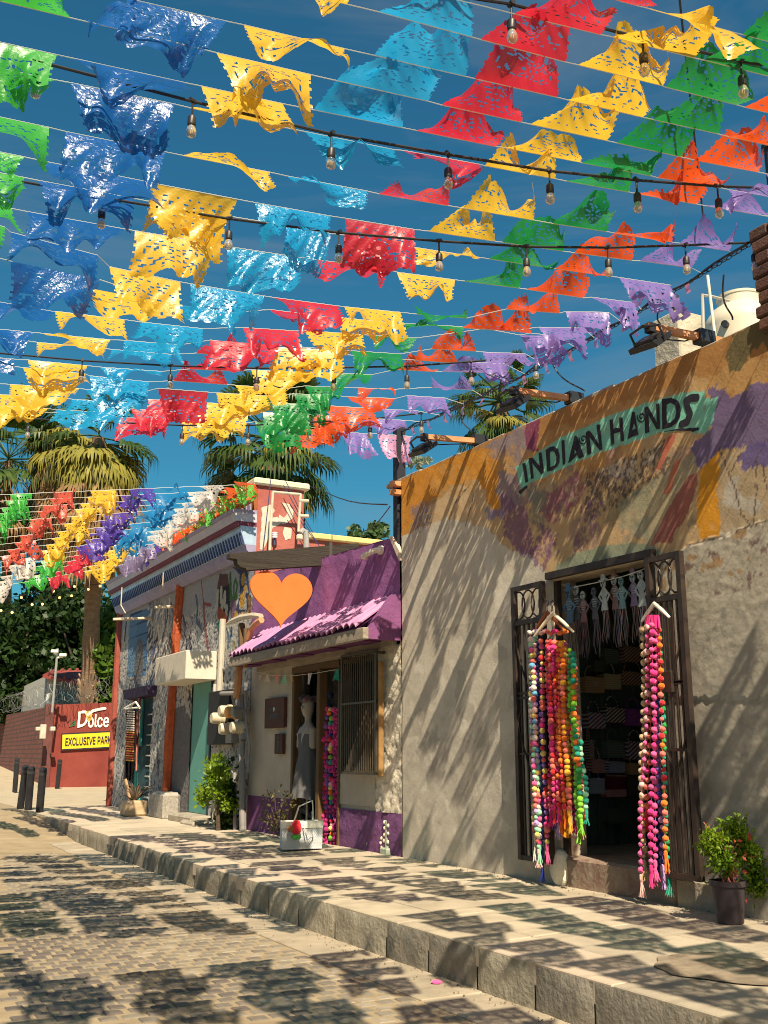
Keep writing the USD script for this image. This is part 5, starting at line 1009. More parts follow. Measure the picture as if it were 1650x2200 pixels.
# house behind the wall
m_roofred = mat('red_roof', (.27, .055, .045), .85, var=.3, scale=3, bump=.02, bscale=12)
bh = thing('white_house', 'pale gabled house with dark red roof behind the red wall', 'house', D(150, 1510, 42))
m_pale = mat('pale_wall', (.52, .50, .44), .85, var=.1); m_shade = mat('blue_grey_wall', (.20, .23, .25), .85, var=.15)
a, b, c_, d_ = D(45, 1520, 50), D(98, 1520, 41), D(245, 1520, 43), D(245, 1476, 43)
part(bh, 'gable_wall', vert_quad(a, b, 0, D(45, 1475, 50)[2], 0, D(98, 1449, 41)[2], .2), m_pale)
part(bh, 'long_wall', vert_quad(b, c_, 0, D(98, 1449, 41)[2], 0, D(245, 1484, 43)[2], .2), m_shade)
ra, rb, rc_, rd_ = D(92, 1449, 40.7), D(250, 1484, 42.6), D(250, 1438, 47), D(112, 1441, 46)
part(bh, 'roof', cat((np.array([ra, rb, rc_, rd_, ra - [0, 0, .12], rb - [0, 0, .12], rc_ - [0, 0, .12], rd_ - [0, 0, .12]]), np.vstack([BOXF[:, [0, 1, 2]], BOXF[:, [0, 2, 3]]]))), m_roofred)
for k in range(9):
    t0 = (k + .5) / 9; part(bh, 'roof_ridge', tube([ra + (rb - ra) * t0 + [0, 0, .04], rd_ + (rc_ - rd_) * t0 + [0, 0, .04]], .07, 5), m_roofred)
part(bh, 'window', vert_quad(D(125, 1508, 41.2), D(160, 1508, 41.7), D(125, 1508, 41.2)[2], D(125, 1484, 41.2)[2], D(160, 1508, 41.7)[2], D(160, 1490, 41.7)[2], .05), m_glass)
cp = thing('camera_pole', 'grey pole with two white security cameras above the red wall', 'camera pole', D(112, 1515, 33.8))
part(cp, 'pole', tube([D(112, 1530, 33.8), D(124, 1394, 33.8)], .04, 8), mat('pole_grey', (.33, .34, .32), .6))
for u, v, sd in ((135, 1407, 1), (117, 1399, -1)):
    c = D(u, v, 33.7); part(cp, 'camera', cat(bev(c[0] - .11, c[0] + .11, c[1] - .06, c[1] + .06, c[2] - .05, c[2] + .045, .015), bar(c + [0, 0, -.06], D(123, v + 6, 33.8), .05)), m_wt)

m_leafd = leaf('dark_foliage', (.012, .032, .007), (.085, .16, .025)); m_leafb = leaf('bright_foliage', (.06, .13, .015), (.24, .34, .035), .4)
m_bark = mat('bark', (.09, .065, .045), .95, var=.4, scale=5, bump=.02, bscale=20)
def cloud(c, r, n, size, seed, clumps=40, flat=.55):
    """leaves spread through the clumps of a crown"""
    g_ = np.random.default_rng(seed); c, r = np.asarray(c, float), np.asarray(r, float)
    d = g_.normal(size=(clumps, 3)); d /= np.linalg.norm(d, axis=1, keepdims=True); cc = d * r * (g_.uniform(.25, 1.0, (clumps, 1)) ** .5) * .85
    k = g_.integers(0, clumps, n); o = g_.normal(size=(n, 3)); o /= np.linalg.norm(o, axis=1, keepdims=True)
    p = c + cc[k] + o * (g_.uniform(.3, 1, (n, 1)) ** .6) * r.min() * g_.uniform(.26, .48, (clumps, 1))[k]
    a = o + g_.normal(size=(n, 3)) * .8; a /= np.linalg.norm(a, axis=1, keepdims=True); b = np.cross(a, g_.normal(size=(n, 3))); b /= np.linalg.norm(b, axis=1, keepdims=True); t = np.cross(a, b)
    s = size * g_.uniform(.6, 1.4, (n, 1))
    v = np.stack([p - t * s, p + b * s * flat, p + t * s, p - b * s * flat], 1).reshape(-1, 3)
    return v, np.arange(4 * n).reshape(-1, 4)
for nm, u, v, dep, rx, rz_, n, m_, lab, cat_ in (('shade_tree', 60, 1350, 53, 4.2, 3.5, 15000, m_leafd, 'dark dense tree behind the brick wall at the left edge', 'tree'), ('shade_tree', 195, 1375, 51, 3.2, 3.2, 11000, m_leafd, 'dark green tree behind the palm trunk and the red roof', 'tree'), ('shade_tree', -60, 1400, 60, 5, 5.0, 6000, m_leafd, 'dark tree at the edge of the picture up the side street', 'tree'), ('light_tree', 243, 1392, 37.6, 1.0, 1.7, 3200, m_leafb, 'bright yellow green tree against the corner of the mural house', 'tree')):
    c = D(u, v, dep); t_ = thing(nm, lab, cat_, (c[0], c[1], 0))
    part(t_, 'trunk', tube([(c[0], c[1], 0), (c[0] + .1, c[1], c[2] * .5), (c[0], c[1], c[2])], [.28, .2, .1], 8), m_bark)
    part(t_, 'crown', cat(cloud(c, (rx, rx, rz_), n, .17, 31 + n, 46), cloud(c - [0, 0, rz_ * .8], (rx * .95, rx * .95, rz_ * .7), n // 2, .17, 77 + n, 30)), m_)
    for k in range(4):
        an = k * 1.6 + .4; part(t_, 'limb', tube([(c[0], c[1], c[2] * .55), (c[0] + .5 * rx * math.cos(an), c[1] + .5 * rx * math.sin(an), c[2] + .2)], [.12, .04], 6), m_bark)
c = P(790, 1146, x=W + 9); st_ = thing('roof_shrub', 'green palm tops showing above the low red wall', 'shrub', c)
part(st_, 'foliage', cloud(c + [0, 0, -.2], (.9, .9, .62), 900, .10, 8, 14), leaf('shrub_green', (.05, .10, .03), (.16, .24, .08)))

# fan palms
m_fr = leaf('palm_green', (.035, .075, .018), (.20, .25, .05), .3, .4); m_fry = leaf('palm_yellow', (.24, .22, .04), (.55, .44, .10), .3); m_dead = leaf('palm_dead', (.22, .12, .05), (.66, .47, .24), .25, .7)
def frond(o, az, el, pl, r, seed, droop=.5, nseg=26, spread=2.3):
    g_ = np.random.default_rng(seed); dr = np.array([math.cos(az) * math.cos(el), math.sin(az) * math.cos(el), math.sin(el)]); sd = np.array([-math.sin(az), math.cos(az), 0]); nn = np.cross(dr, sd)
    hub = o + dr * pl - np.array([0, 0, .12 * pl * max(0, math.cos(el))]); ms = [tube([o, (o + hub) / 2 + [0, 0, .04], hub], [.035, .028, .02], 4)]
    vs, fs = [], []
    for k in range(nseg):
        a = (k / (nseg - 1) - .5) * 2 * spread / 1.0 * .62; L = r * (1 - .25 * abs(a) / 1.5) * g_.uniform(.88, 1.06); d = dr * math.cos(a) + sd * math.sin(a); w = np.cross(d, nn); w /= np.linalg.norm(w)
        p0, p1 = hub + d * .05, hub + d * L * .55 + nn * .04 * L * math.cos(k * 1.7) - np.array([0, 0, .04 * L])
        p2 = hub + d * L * (.86 - .1 * droop) - np.array([0, 0, L * droop * .26 * g_.uniform(.6, 1.3)]); p3 = hub + d * L * (.96 - .2 * droop) - np.array([0, 0, L * droop * .62 * g_.uniform(.6, 1.3)])
        n0 = len(vs); h = .030 * r
        vs += [p0 - w * .012, p0 + w * .012, p1 + w * h * 1.5, p1 - w * h * 1.5, p2 + w * h * .8, p2 - w * h * .8, p3]
        fs += [[n0, n0 + 1, n0 + 2], [n0, n0 + 2, n0 + 3], [n0 + 3, n0 + 2, n0 + 4], [n0 + 3, n0 + 4, n0 + 5], [n0 + 5, n0 + 4, n0 + 6]]
    return cat(*ms, (np.array(vs), np.array(fs)))
m_ptr = mat('palm_trunk', (.20, .125, .075), .95, var=.35, scale=3, bump=.03, bscale=14, stretch=(1, 1, 3))
def palm(u, v, depth, lab, ng, ny_, ndead, r=1.15, skirt=1.8, ub=None, tr=.22, seed=0, boots=False, pet=1.0):
    c = D(u, v, depth); b = np.array([*(D(ub, 1600, depth) if ub else c)[:2], 0]); g_ = np.random.default_rng(seed)
    t_ = thing('fan_palm', lab, 'palm tree', b, None)
    n = 14; ln = [b + (c - b) * k / n for k in range(n + 1)]
    part(t_, 'trunk', tube(ln, [tr * (1.3 - .5 * k / n) * (1 + .05 * (-1) ** k) for k in range(n + 1)], 10), m_ptr)
    if boots:
        for k in range(90):
            z = g_.uniform(1.5, boots); a = g_.uniform(0, 6.28); p = b + (c - b) * (z / c[2]); d = np.array([math.cos(a), math.sin(a), 0])
            part(t_, 'leaf_boot', tube([p + d * tr * .9, p + d * (tr + .16) + [0, 0, .22]], [.09, .03], 4), mat('leaf_boot', (.30, .20, .12), .9, var=.3))
    for k in range(ng):
        f_ = (k + .5) / ng; el = 1.15 - 2.15 * f_ + g_.normal(0, .15)
        part(t_, 'frond', frond(c + [0, 0, .25 - .35 * f_], k * 2.39996 + g_.normal(0, .2), el, g_.uniform(.8, 1.15) * r * pet, r * g_.uniform(.85, 1.1), seed * 100 + k, droop=.45 + .5 * f_), m_fr)
    for k in range(ny_):
        part(t_, 'yellow_frond', frond(c + [0, 0, -.35], k * 2.39996 + .7 + seed, -.45 + g_.normal(0, .55), .85 * r * pet, r * .95, seed * 100 + 50 + k, droop=.8), m_fry)
    ms = []
    for k in range(ndead):
        f_ = k / max(ndead, 1); a = k * 2.39996; o = c - [0, 0, .15 + skirt * f_]
        ms.append(frond(o + np.array([math.cos(a), math.sin(a), 0]) * .18, a, -1.15 + g_.normal(0, .30), .55 * r * g_.uniform(.5, 1.2), .95 * r * g_.uniform(.6, 1.15), seed * 100 + 200 + k, droop=.9, nseg=14, spread=1.3))
    if ms: part(t_, 'dead_skirt', cat(ms), m_dead, 'hanging skirt of dry brown fronds')
    return t_
palm(212, 940, 37, 'fan palm with a long dry brown skirt, its trunk crossing the dark trees', 8, 34, 150, 1.65, 2.6, 190, .27, 1, 4.0, pet=.55)
palm(150, 945, 57, 'fan palm with yellowing fronds close behind the skirted palm', 7, 28, 120, 2.2, 3.6, 128, .27, 2, pet=.55)
palm(18, 990, 58, 'green fan palm at the left edge of the picture', 36, 3, 40, 2.5, 2.8, 14, .27, 3)
palm(585, 950, 33, 'broad green fan palm behind the cream-capped red end wall', 38, 4, 18, 1.45, 2.3, 585, .26, 4)
palm(1072, 868, 24, 'small fan palm above the orange wall behind the middle floodlight', 26, 6, 8, .72, .8, 1072, .12, 5)
ag = D(902, 992, 21); t_ = thing('roof_plant', 'pale rosette plant on the roof edge below the far floodlight', 'plant', ag)
part(t_, 'leaves', cloud(ag, (.30, .30, .2), 260, .06, 12, 9), leaf('pale_leaf', (.25, .30, .22), (.50, .52, .40)))

# bollards
m_bol = mat('black_bollard', (.022, .022, .028), .5, var=.25)
b0 = None
for (u0, v0, u1, v1, dep), lab in (((32, 1697, 37, 1630, 30), 'black bollard by the brick wall, leftmost of the five'), ((43, 1738, 56, 1645, 21.3), 'leaning black bollard left of the close pair in the road'), ((60, 1744, 68, 1648, 20.8), 'middle black bollard of the three at the kerb end'), ((84, 1753, 93, 1650, 20), 'tallest black bollard right at the end of the kerb'), ((123, 1692, 129, 1632, 33.5), 'lone black bollard before the red wall')):
    p, q = D(u0, v0, dep), D(u1, v1, dep)
    bo = thing('bollard', lab, 'bollard', p, 'black bollards at the crossing')
    part(bo, 'post', tube([p - [0, 0, .05], p + (q - p) * .985, q], [.072, .072, .055], 14), m_bol, smooth=40)
    part(bo, 'band', tube([p + (q - p) * .86, p + (q - p) * .92], .078, 14), mat('bollard_band', (.05, .05, .058), .35))
# warm fairy lights in the trees
fl_ = thing('fairy_lights', 'short strings of small warm bulbs in front of the dark trees', 'string lights', D(110, 1280, 36))
pts = [(2, 1312), (26, 1316), (46, 1284), (69, 1299), (91, 1298), (115, 1270), (128, 1284), (154, 1280), (160, 1260), (215, 1259), (190, 1266)]
for u, v in pts: part(fl_, 'lamp', move(trimesh.creation.icosphere(1, .045), D(u, v, 36)), mat('warm_lamp', (1.0, .62, .22), .4, var=0, emit=1.2))
for r_ in (((-20, 1322), (26, 1315), (69, 1298), (128, 1283), (160, 1259)), ((-20, 1296), (46, 1283), (115, 1269), (215, 1258))): part(fl_, 'wire', tube([D(u, v, 36) + [0, 0, .06] for u, v in r_], .012, 4), m_wire)
# wires against the sky
for i, (a, b, lab) in enumerate([((700, 1058), (832, 1084), 'thin dark wire from the green palm to the black pole'), ((780, 1142), (838, 1088), 'thin dark wire from the low red wall up to the black pole')]):
    p, q = P(*a, x=W + 1.5), P(*b, x=W)
    single('sky_wire', tube([p + (q - p) * t - np.array([0, 0, .06 * math.sin(t * math.pi)]) for t in np.linspace(-.6 if i == 0 else 0, 1, 10)], .008, 4), m_wire, lab, 'wire')
p, q = P(1458, -20, z=CANZ + .3), P(1512, 480, x=W - .3)
single('sky_wire', tube([p + (q - p) * t for t in np.linspace(-.3, 1, 8)], .006, 4), m_wire, 'thin dark wire crossing the banners near the upper right corner', 'wire')
# ------------------------------------------------------------------ goods and plants before the shops
def tint(name, c, **k): return mat(name, c, **{**dict(rough=.95, var=.22, scale=60, sheen=.3), **k})
POM = {'pk': (.72, .10, .30), 'hp': (.72, .03, .22), 'rd': (.62, .02, .03), 'co': (.78, .16, .12), 'or': (.82, .17, .01), 'yo': (.80, .36, .02), 'ye': (.80, .62, .16), 'li': (.22, .58, .03), 'gr': (.02, .30, .06), 'te': (.01, .30, .20), 'bl': (.02, .035, .24), 'lb': (.12, .36, .58), 'pu': (.18, .09, .36), 'la': (.48, .30, .60), 'ps': (.78, .46, .42), 'be': (.52, .36, .20), 'mi': (.30, .68, .42), 'mg': (.40, .015, .16), 'wh': (.7, .62, .56)}
PM = {k: tint('pompom_' + k, c) for k, c in POM.items()}
g_ = np.random.default_rng(21)
ico = [blob(1.0, 2, s, .34, 9.0) for s in range(6)]
def garland(x, u0, v0, u1, v1, pal, lab, n=24, tassel=None, r=.0195, sway=.008, dx=0):
    a, b = P(u0, v0, x=x), P(u1, v1, x=x + dx); t_ = thing('pompom_garland', lab, 'garland', a, 'pompom garlands in the doorway')
    pth = [a + (b - a) * t + np.array([math.sin(t * 9 + u0) * sway, math.sin(t * 7 + u0 * 2) * sway, 0]) for t in np.linspace(0, 1, n * 2 + 1)]
    part(t_, 'string', tube(pth, .0028, 4), PM[pal[0]])
    for k in range(n):
        p = pth[2 * k + 1]; v, f = ico[(k * 5 + int(u0)) % 6]; rr = r * g_.uniform(.8, 1.2)
        part(t_, 'pompom', (v * rr + p + g_.normal(0, .003, 3), f), PM[pal[int(g_.integers(len(pal)))]], smooth=True)
    if tassel:
        p = pth[-1]; tk, tl = tassel
        m = [tube([p, p + [g_.normal(0, .006), g_.normal(0, .006), -tl * .4], p + [g_.normal(0, .014), g_.normal(0, .014), -tl * g_.uniform(.85, 1)]], [.003, .005, .003], 4) for _ in range(16)]
        part(t_, 'tassel', cat(*m, lathe([(.004, .012), (.014, 0), (.014, -.03), (.009, -.05)], 8, p)), PM[tk])
XG = W - .17
past = ['ps', 'ye', 'pk', 'wh', 'lb', 'la', 'mi', 'co']
rows = [(XG - .035, 1181, 1376, 1190, 1740, ['rd', 'hp', 'co'], 'scarlet', ('rd', .12)), (XG - .035, 1199, 1378, 1211, 1738, ['or', 'rd', 'or'], 'blood orange', ('or', .16)), (XG - .035, 1206, 1378, 1221, 1742, ['or', 'co', 'yo'], 'amber', ('yo', .18)), (XG + .1, 1190, 1378, 1205, 1740, ['rd', 'mg'], 'wine red', ('mg', .12)), (XG + .1, 1204, 1378, 1221, 1740, ['rd', 'or'], 'vermilion', ('or', .12)), (XG + .1, 1214, 1380, 1236, 1750, ['mg', 'rd', 'te'], 'dark mixed', ('mg', .12)), (XG + .06, 1186, 1374, 1195, 1735, ['rd', 'mg', 'hp'], 'cherry red', ('mg', .1)), (XG + .07, 1198, 1376, 1207, 1740, ['or', 'rd', 'co'], 'flame red', ('yo', .15)), (XG + .07, 1208, 1376, 1219, 1745, ['or', 'hp', 'yo'], 'tangerine', ('or', .2)), (XG - .02, 1191, 1374, 1203, 1735, ['co', 'rd', 'or', 'hp'], 'coral red', ('hp', .12)), (XG - .02, 1142, 1368, 1155, 1825, past, 'candy coloured', ('ps', .15)), (XG - .02, 1227, 1400, 1249, 1760, ['te', 'li', 'or', 'gr'], 'green and orange', ('li', .12)), (XG, 1139, 1368, 1151, 1800, past, 'pastel', ('wh', .2)), (XG, 1146, 1368, 1160, 1815, past, 'pale mixed', ('mi', .16)), (XG + .03, 1153, 1372, 1166, 1830, ['bl', 'bl', 'bl', 'pu'], 'dark blue', ('bl', .25)),
 (XG, 1162, 1372, 1174, 1815, ['hp', 'pk', 'ye', 'rd', 'co', 'pu'], 'magenta mixed', ('pk', .16)), (XG + .05, 1160, 1374, 1172, 1770, ['bl', 'pu', 'bl'], 'blue and purple', ('or', .12)), (XG, 1178, 1372, 1184, 1735, ['co', 'hp', 'rd'], 'pinkish red', ('hp', .16)), (XG + .04, 1183, 1374, 1191, 1745, ['rd', 'rd', 'mg'], 'deep red', ('pu', .14)),
 (XG, 1187, 1376, 1198, 1750, ['rd', 'co', 'hp'], 'red', ('la', .2)), (XG + .05, 1192, 1378, 1200, 1720, ['mg', 'rd'], 'crimson', ('rd', .1)), (XG, 1196, 1376, 1206, 1740, ['or', 'rd', 'or'], 'orange-red', ('or', .2)), (XG + .04, 1202, 1376, 1210, 1730, ['mg', 'rd', 'co'], 'dark red', ('or', .2)),
 (XG, 1207, 1376, 1217, 1745, ['or', 'or', 'yo'], 'orange', ('yo', .2)), (XG + .02, 1213, 1378, 1224, 1740, ['or', 'yo', 'ye', 'pk'], 'orange and yellow', ('li', .1)), (XG + .05, 1217, 1380, 1233, 1755, ['hp', 'mg', 'or', 'pk'], 'pink and orange', ('mg', .14)), (XG, 1221, 1392, 1243, 1765, ['li', 'li', 'gr'], 'lime green', ('li', .18)), (XG + .08, 1232, 1418, 1251, 1760, ['or', 'co', 'rd'], 'rust orange', ('yo', .16)), (XG + .03, 1247, 1590, 1261, 1740, ['te', 'te', 'mi'], 'teal', ('te', .12)), (XG + .05, 1236, 1630, 1240, 1735, ['te', 'gr'], 'turquoise', None)]
for x, u0, v0, u1, v1, pal, nm, ta in rows:
    garland(x, u0, v0, u1, v1, pal, f'{nm} pompom garland on the hangers left of the doorway', n=max(6, int((v1 - v0) / 12)), tassel=ta, r=.0225)
rows = [(XG, 1381, 1345, 1381, 1850, ['be'], 'beige', ('be', .14)), (XG + .04, 1386, 1345, 1384, 1780, ['be', 'ps'], 'sand coloured', ('be', .2)), (XG - .01, 1393, 1340, 1376, 1880, ['pk', 'pk', 'ps'], 'pink', ('ps', .16)), (XG + .01, 1398, 1338, 1392, 1740, ['co', 'co', 'hp'], 'coral', ('rd', .16)), (XG - .02, 1405, 1335, 1400, 1860, ['hp', 'pk'], 'hot pink', ('hp', .16)), (XG, 1409, 1335, 1408, 1850, ['pk', 'hp'], 'rose pink', ('pk', .14)),
 (XG + .03, 1413, 1345, 1420, 1860, ['pu', 'la', 'pu', 'bl'], 'purple', ('la', .16)), (XG, 1415, 1345, 1431, 1830, ['or', 'co', 'rd'], 'orange-red', ('or', .15)), (XG + .06, 1418, 1345, 1436, 1870, ['te', 'gr'], 'green', ('te', .18)), (XG + .07, 1411, 1400, 1414, 1850, ['bl', 'pu'], 'blue', ('bl', .14))]
for x, u0, v0, u1, v1, pal, nm, ta in rows:
    garland(x, u0, v0, u1, v1, pal, f'{nm} pompom garland right of the doorway by the open gate', n=max(6, int((v1 - v0) / 17.5)), tassel=ta, r=.020)
def hanger(u, v, x, wpx, mtl, lab, turn=0.0):
    a = P(u, v, x=x); k = wpx * .0045; t_ = thing('clothes_hanger', lab, 'hanger', a)
    d = np.array([-math.sin(turn), -math.cos(turn), 0]); pr = [(-.5, -.42), (-.25, -.2), (0, 0), (.25, -.2), (.5, -.42)]
    part(t_, 'shoulders', tube([a + d * k * i_ + up_ * k * j_ for i_, j_ in pr], [.010, .016, .018, .016, .010], 8), mtl, smooth=True)
    part(t_, 'hook', tube([a + up_ * .01, a + up_ * .06, a + up_ * .09 + d * .025, a + up_ * .11, a + up_ * .09 - d * .02], .004, 5), m_black)
hanger(1188, 1318, XG - .05, 92, mat('cream_hanger', (.76, .66, .48), .5), 'cream wooden hanger above the pompom garlands left of the door', -.25)
hanger(1176, 1316, XG + .04, 100, mat('brown_hanger', (.30, .08, .03), .5), 'brown wooden hanger behind the cream one', -.05)
hanger(1406, 1297, XG, 62, mat('white_hanger', (.78, .72, .60), .5), 'white hanger above the pink garlands right of the door', -.05)
yarn = thing('yarn_roll', 'bundle of pale and orange yarn heads wrapped over the hanger', 'yarn', P(1180, 1358, x=XG))
for k in range(26):
    q = P(1137 + k * 3.2, 1358 + 3 * math.sin(k), x=XG + g_.uniform(-.02, .05)); part(yarn, 'yarn_knot', move(blob((.02, .02, .018), 1, k, .2, 5), q), PM[['wh', 'la', 'ps', 'co', 'hp', 'or'][min(5, int(k / 26 * 6.5))]], smooth=True)
yarn2 = thing('yarn_roll', 'knot of bright pink yarn under the white hanger', 'yarn', P(1402, 1335, x=XG))
part(yarn2, 'yarn', cat(*[tube([P(1388 + k * 2.6, 1322, x=XG), P(1390 + k * 2.4 + 3 * math.sin(k * 2), 1350, x=XG - .01)], [.012, .008], 5) for k in range(11)]), PM['hp'])
# tin skeleton figures with ribbon tails along the lintel
m_tin = {k: mat('tin_' + k, c, .45, var=.3, scale=30, spec=.6) for k, c in dict(blue=(.10, .20, .32), rust=(.20, .11, .10), pale=(.38, .42, .42), violet=(.20, .14, .26), teal=(.14, .25, .27), dark=(.08, .085, .10)).items()}
m_rib = [mat(f'foil_ribbon_{i}', c, .25, var=.3, scale=30, spec=.8, metal=.5) for i, c in enumerate([(.42, .22, .16), (.55, .36, .28), (.36, .30, .36), (.30, .20, .18)])]
for i, (u, v, s, k, hat, lab) in enumerate([(1222, 1265, 78, 'blue', 1, 'blue tin skeleton figure with top hat, leftmost under the lintel'), (1238, 1258, 80, 'dark', 0, 'dark tin figure behind the blue one under the lintel'), (1253, 1270, 70, 'rust', 0, 'brown tin skeleton figure with a foil tail, third under the lintel'), (1277, 1262, 72, 'dark', 0, 'dark figure with long copper tassel strips under the lintel'), (1297, 1245, 70, 'pale', 1, 'pale blank tin figure with hat in the middle of the lintel'), (1320, 1238, 75, 'rust', 1, 'red-brown tin skeleton figure right of the pale one'), (1335, 1240, 72, 'teal', 0, 'teal tin skeleton figure with raised arms'), (1360, 1232, 74, 'violet', 1, 'violet tin skeleton figure with a wide hat'), (1377, 1225, 82, 'pale', 0, 'pale blank tin figure beside the white hanger'), (1399, 1218, 78, 'blue', 1, 'blue tin skeleton figure at the right end of the lintel')]):
    x = W + .06 + .03 * (i % 2); a = P(u, v, x=x); q = s * ((a - EYE) @ FWD) / FPX; t_ = thing('tin_figure', lab, 'ornament', a, None)
    F = lambda y_, z_: (a[1] - y_ * q, a[2] + z_ * q)
    to = lambda off: (lambda w: np.stack([x - off - w[:, 2], w[:, 0], w[:, 1]], -1))
    el = lambda cy_, cz_, ry, rz2: Polygon([F(cy_ + ry * math.cos(t), cz_ + rz2 * math.sin(t)) for t in np.linspace(0, 6.28, 18)[:-1]])
    body = shapely.union_all([el(0, -.42, .15, .16), Polygon([F(-.05, -.22), F(.05, -.22), F(.07, -.5), F(.16, -.95), F(-.16, -.95), F(-.07, -.5)]), LineString([F(.08, -.34), F(.24, -.5), F(.12, -.66)]).buffer(.03 * q), LineString([F(-.08, -.34), F(-.24, -.5), F(-.12, -.66)]).buffer(.03 * q)])
    part(t_, 'body', plate(body, .006, to(0)), m_tin[k])
    part(t_, 'head', plate(el(0, -.13, .105, .125), .012, to(.002)), m_tin['pale' if i % 3 else k])
    part(t_, 'face_holes', plate(shapely.union_all([el(-.04, -.11, .025, .03), el(.04, -.11, .025, .03), el(0, -.17, .012, .02), el(0, -.215, .045, .012)]), .003, to(.0145)), m_black)
    if hat: part(t_, 'hat', plate(shapely.union_all([Polygon([F(-.2, -.03), F(.2, -.03), F(.2, .005), F(-.2, .005)]), Polygon([F(-.1, 0), F(.1, 0), F(.085, .16), F(-.085, .16)])]), .012, to(.0)), m_tin[k])
    part(t_, 'rib_marks', plate(shapely.union_all([LineString([F(-.08, z_), F(.08, z_)]).buffer(.010 * q) for z_ in (-.36, -.43, -.50, -.57)]), .003, to(.0065)), m_tin['pale'])
    for r_ in range(6):
        yo = -.14 + .056 * r_; L_ = g_.uniform(.75, 1.15); w_ = .022 * q
        pr = [np.array([x + .004 * math.sin(r_ * 2 + j), *F(yo + .03 * math.sin(j * 1.1 + r_), -.93 - L_ * j / 5)]) for j in range(6)]
        part(t_, 'ribbon', sheet(np.array([[p_ + [0, -w_, 0], p_ + [.004, w_, 0]] for p_ in pr])), m_rib[int(g_.integers(4))], smooth=True)
part(thing('hanging_line', 'thin line carrying the tin figures under the lintel', 'line', P(1300, 1245, x=W + .07)), 'line', tube([P(u, v, x=W + .075) for u, v in [(1205, 1255), (1230, 1262), (1280, 1252), (1340, 1238), (1405, 1215)]], .004, 5), m_wt)

# woven bags on the board inside
def weave(name, c1, c2, kind, sc=26.0):
    prof = {'chev': 'tri', 'diag': 'saw', 'plain': 'sine'}[kind]
    nodes = {'g': ('geometry', {}), 'm': ('mapping', {'mapping_type': 'point', 'rotation': (0, .6 if kind == 'diag' else 0.0, 0)}), 'w1': ('wave_texture', {'wave_type': 'bands', 'bands_direction': 'x', 'profile': 'tri', 'scale': sc * .66}),
             'sx': ('separate_xyz', {}), 'a': ('math', {'math_type': 'multiply', 'value2': .03 if kind == 'chev' else 0.0}), 's': ('math', {'math_type': 'add'}), 'k': ('math', {'math_type': 'multiply', 'value2': sc * 10.0}), 'sn': ('math', {'math_type': 'sine'}), 'r': ('rgb_ramp', {'ramp': [(.42, c1), (.58, c2)]}),
             'h': ('math', {'math_type': 'multiply_add', 'value2': .5, 'value3': .5}), 'p': ('principled_bsdf', {'roughness': .75})}
    LK[name] = usdkit.material(stage, f'/World/Looks/{name}', nodes, [('g.position', 'm.vector'), ('m.vector', 'w1.vector'), ('m.vector', 'sx.vector'), ('w1.fac', 'a.value1'), ('a.value', 's.value1'), ('sx.z', 's.value2'), ('s.value', 'k.value1'), ('k.value', 'sn.value1'), ('sn.value', 'h.value1'), ('h.value', 'r.fac'), ('r.color', 'p.base_color')], surface='p.BSDF')
    return LK[name]
YB = 7.86
bags = [(1243, 1455, 1286, 1490, weave('straw', (.42, .27, .14), (.58, .40, .22), 'plain', 40), 'straw bag with a pale heart on its front, top row inside the door', 1), (1284, 1449, 1322, 1482, weave('cream_weave', (.48, .42, .27), (.62, .56, .40), 'plain', 30), 'cream woven bag beside the heart bag', 0), (1323, 1444, 1382, 1474, weave('brown_weave', (.16, .09, .07), (.55, .40, .32), 'diag', 24), 'wide brown and cream woven bag, top row right', 0),
 (1250, 1532, 1289, 1566, weave('lilac_stripe', (.16, .10, .19), (.64, .52, .56), 'diag', 20), 'dark lilac striped bag, second row left', 0), (1288, 1521, 1330, 1553, weave('black_stripe', (.07, .06, .07), (.66, .60, .52), 'diag', 22), 'black and white striped bag, second row middle', 0), (1333, 1524, 1376, 1560, weave('purple_weave', (.26, .05, .36), (.45, .12, .52), 'plain', 50), 'bright purple woven bag, second row right', 0),
 (1291, 1592, 1330, 1628, weave('green_weave', (.10, .15, .13), (.17, .23, .20), 'plain', 30), 'dark green woven bag in the third row', 0), (1253, 1590, 1264, 1632, weave('mixed_weave', (.2, .1, .1), (.5, .45, .4), 'diag', 30), 'narrow edge of a pale striped bag behind the garlands', 0), (1253, 1672, 1287, 1704, weave('blue_chevron', (.05, .10, .30), (.62, .68, .72), 'chev', 22), 'blue and white chevron bag, bottom row left', 0), (1288, 1665, 1333, 1711, weave('red_chevron', (.30, .08, .11), (.64, .42, .42), 'chev', 22), 'dark red chevron bag, bottom row middle', 0), (1336, 1668, 1382, 1710, weave('dark_weave', (.06, .06, .05), (.09, .08, .07), 'plain', 30), 'nearly black woven bag, bottom row right', 0), (1262, 1420, 1290, 1446, weave('dim_weave', (.07, .09, .08), (.10, .12, .10), 'plain', 30), 'dim green bag high on the board inside the door', 0)]
more = [(1284, 1395, 1318, 1428, 'green_weave', 'dark green bag high on the board, left of centre'), (1326, 1390, 1366, 1424, 'brown_weave', 'brown striped bag at the very top of the board'), (1336, 1594, 1380, 1632, 'lilac_stripe', 'lilac striped bag in the third row, right'), (1292, 1735, 1330, 1768, 'dim_weave', 'dim green bag lowest on the board'), (1258, 1632, 1288, 1660, 'red_chevron', 'small red chevron bag above the blue one'), (1294, 1636, 1330, 1660, 'blue_chevron', 'small blue chevron bag above the dark red one'), (1340, 1640, 1378, 1664, 'straw', 'small straw bag above the nearly black one')]
bags += [(a_, b_, c_, d_, LK[m_], l_, 0) for a_, b_, c_, d_, m_, l_ in more]
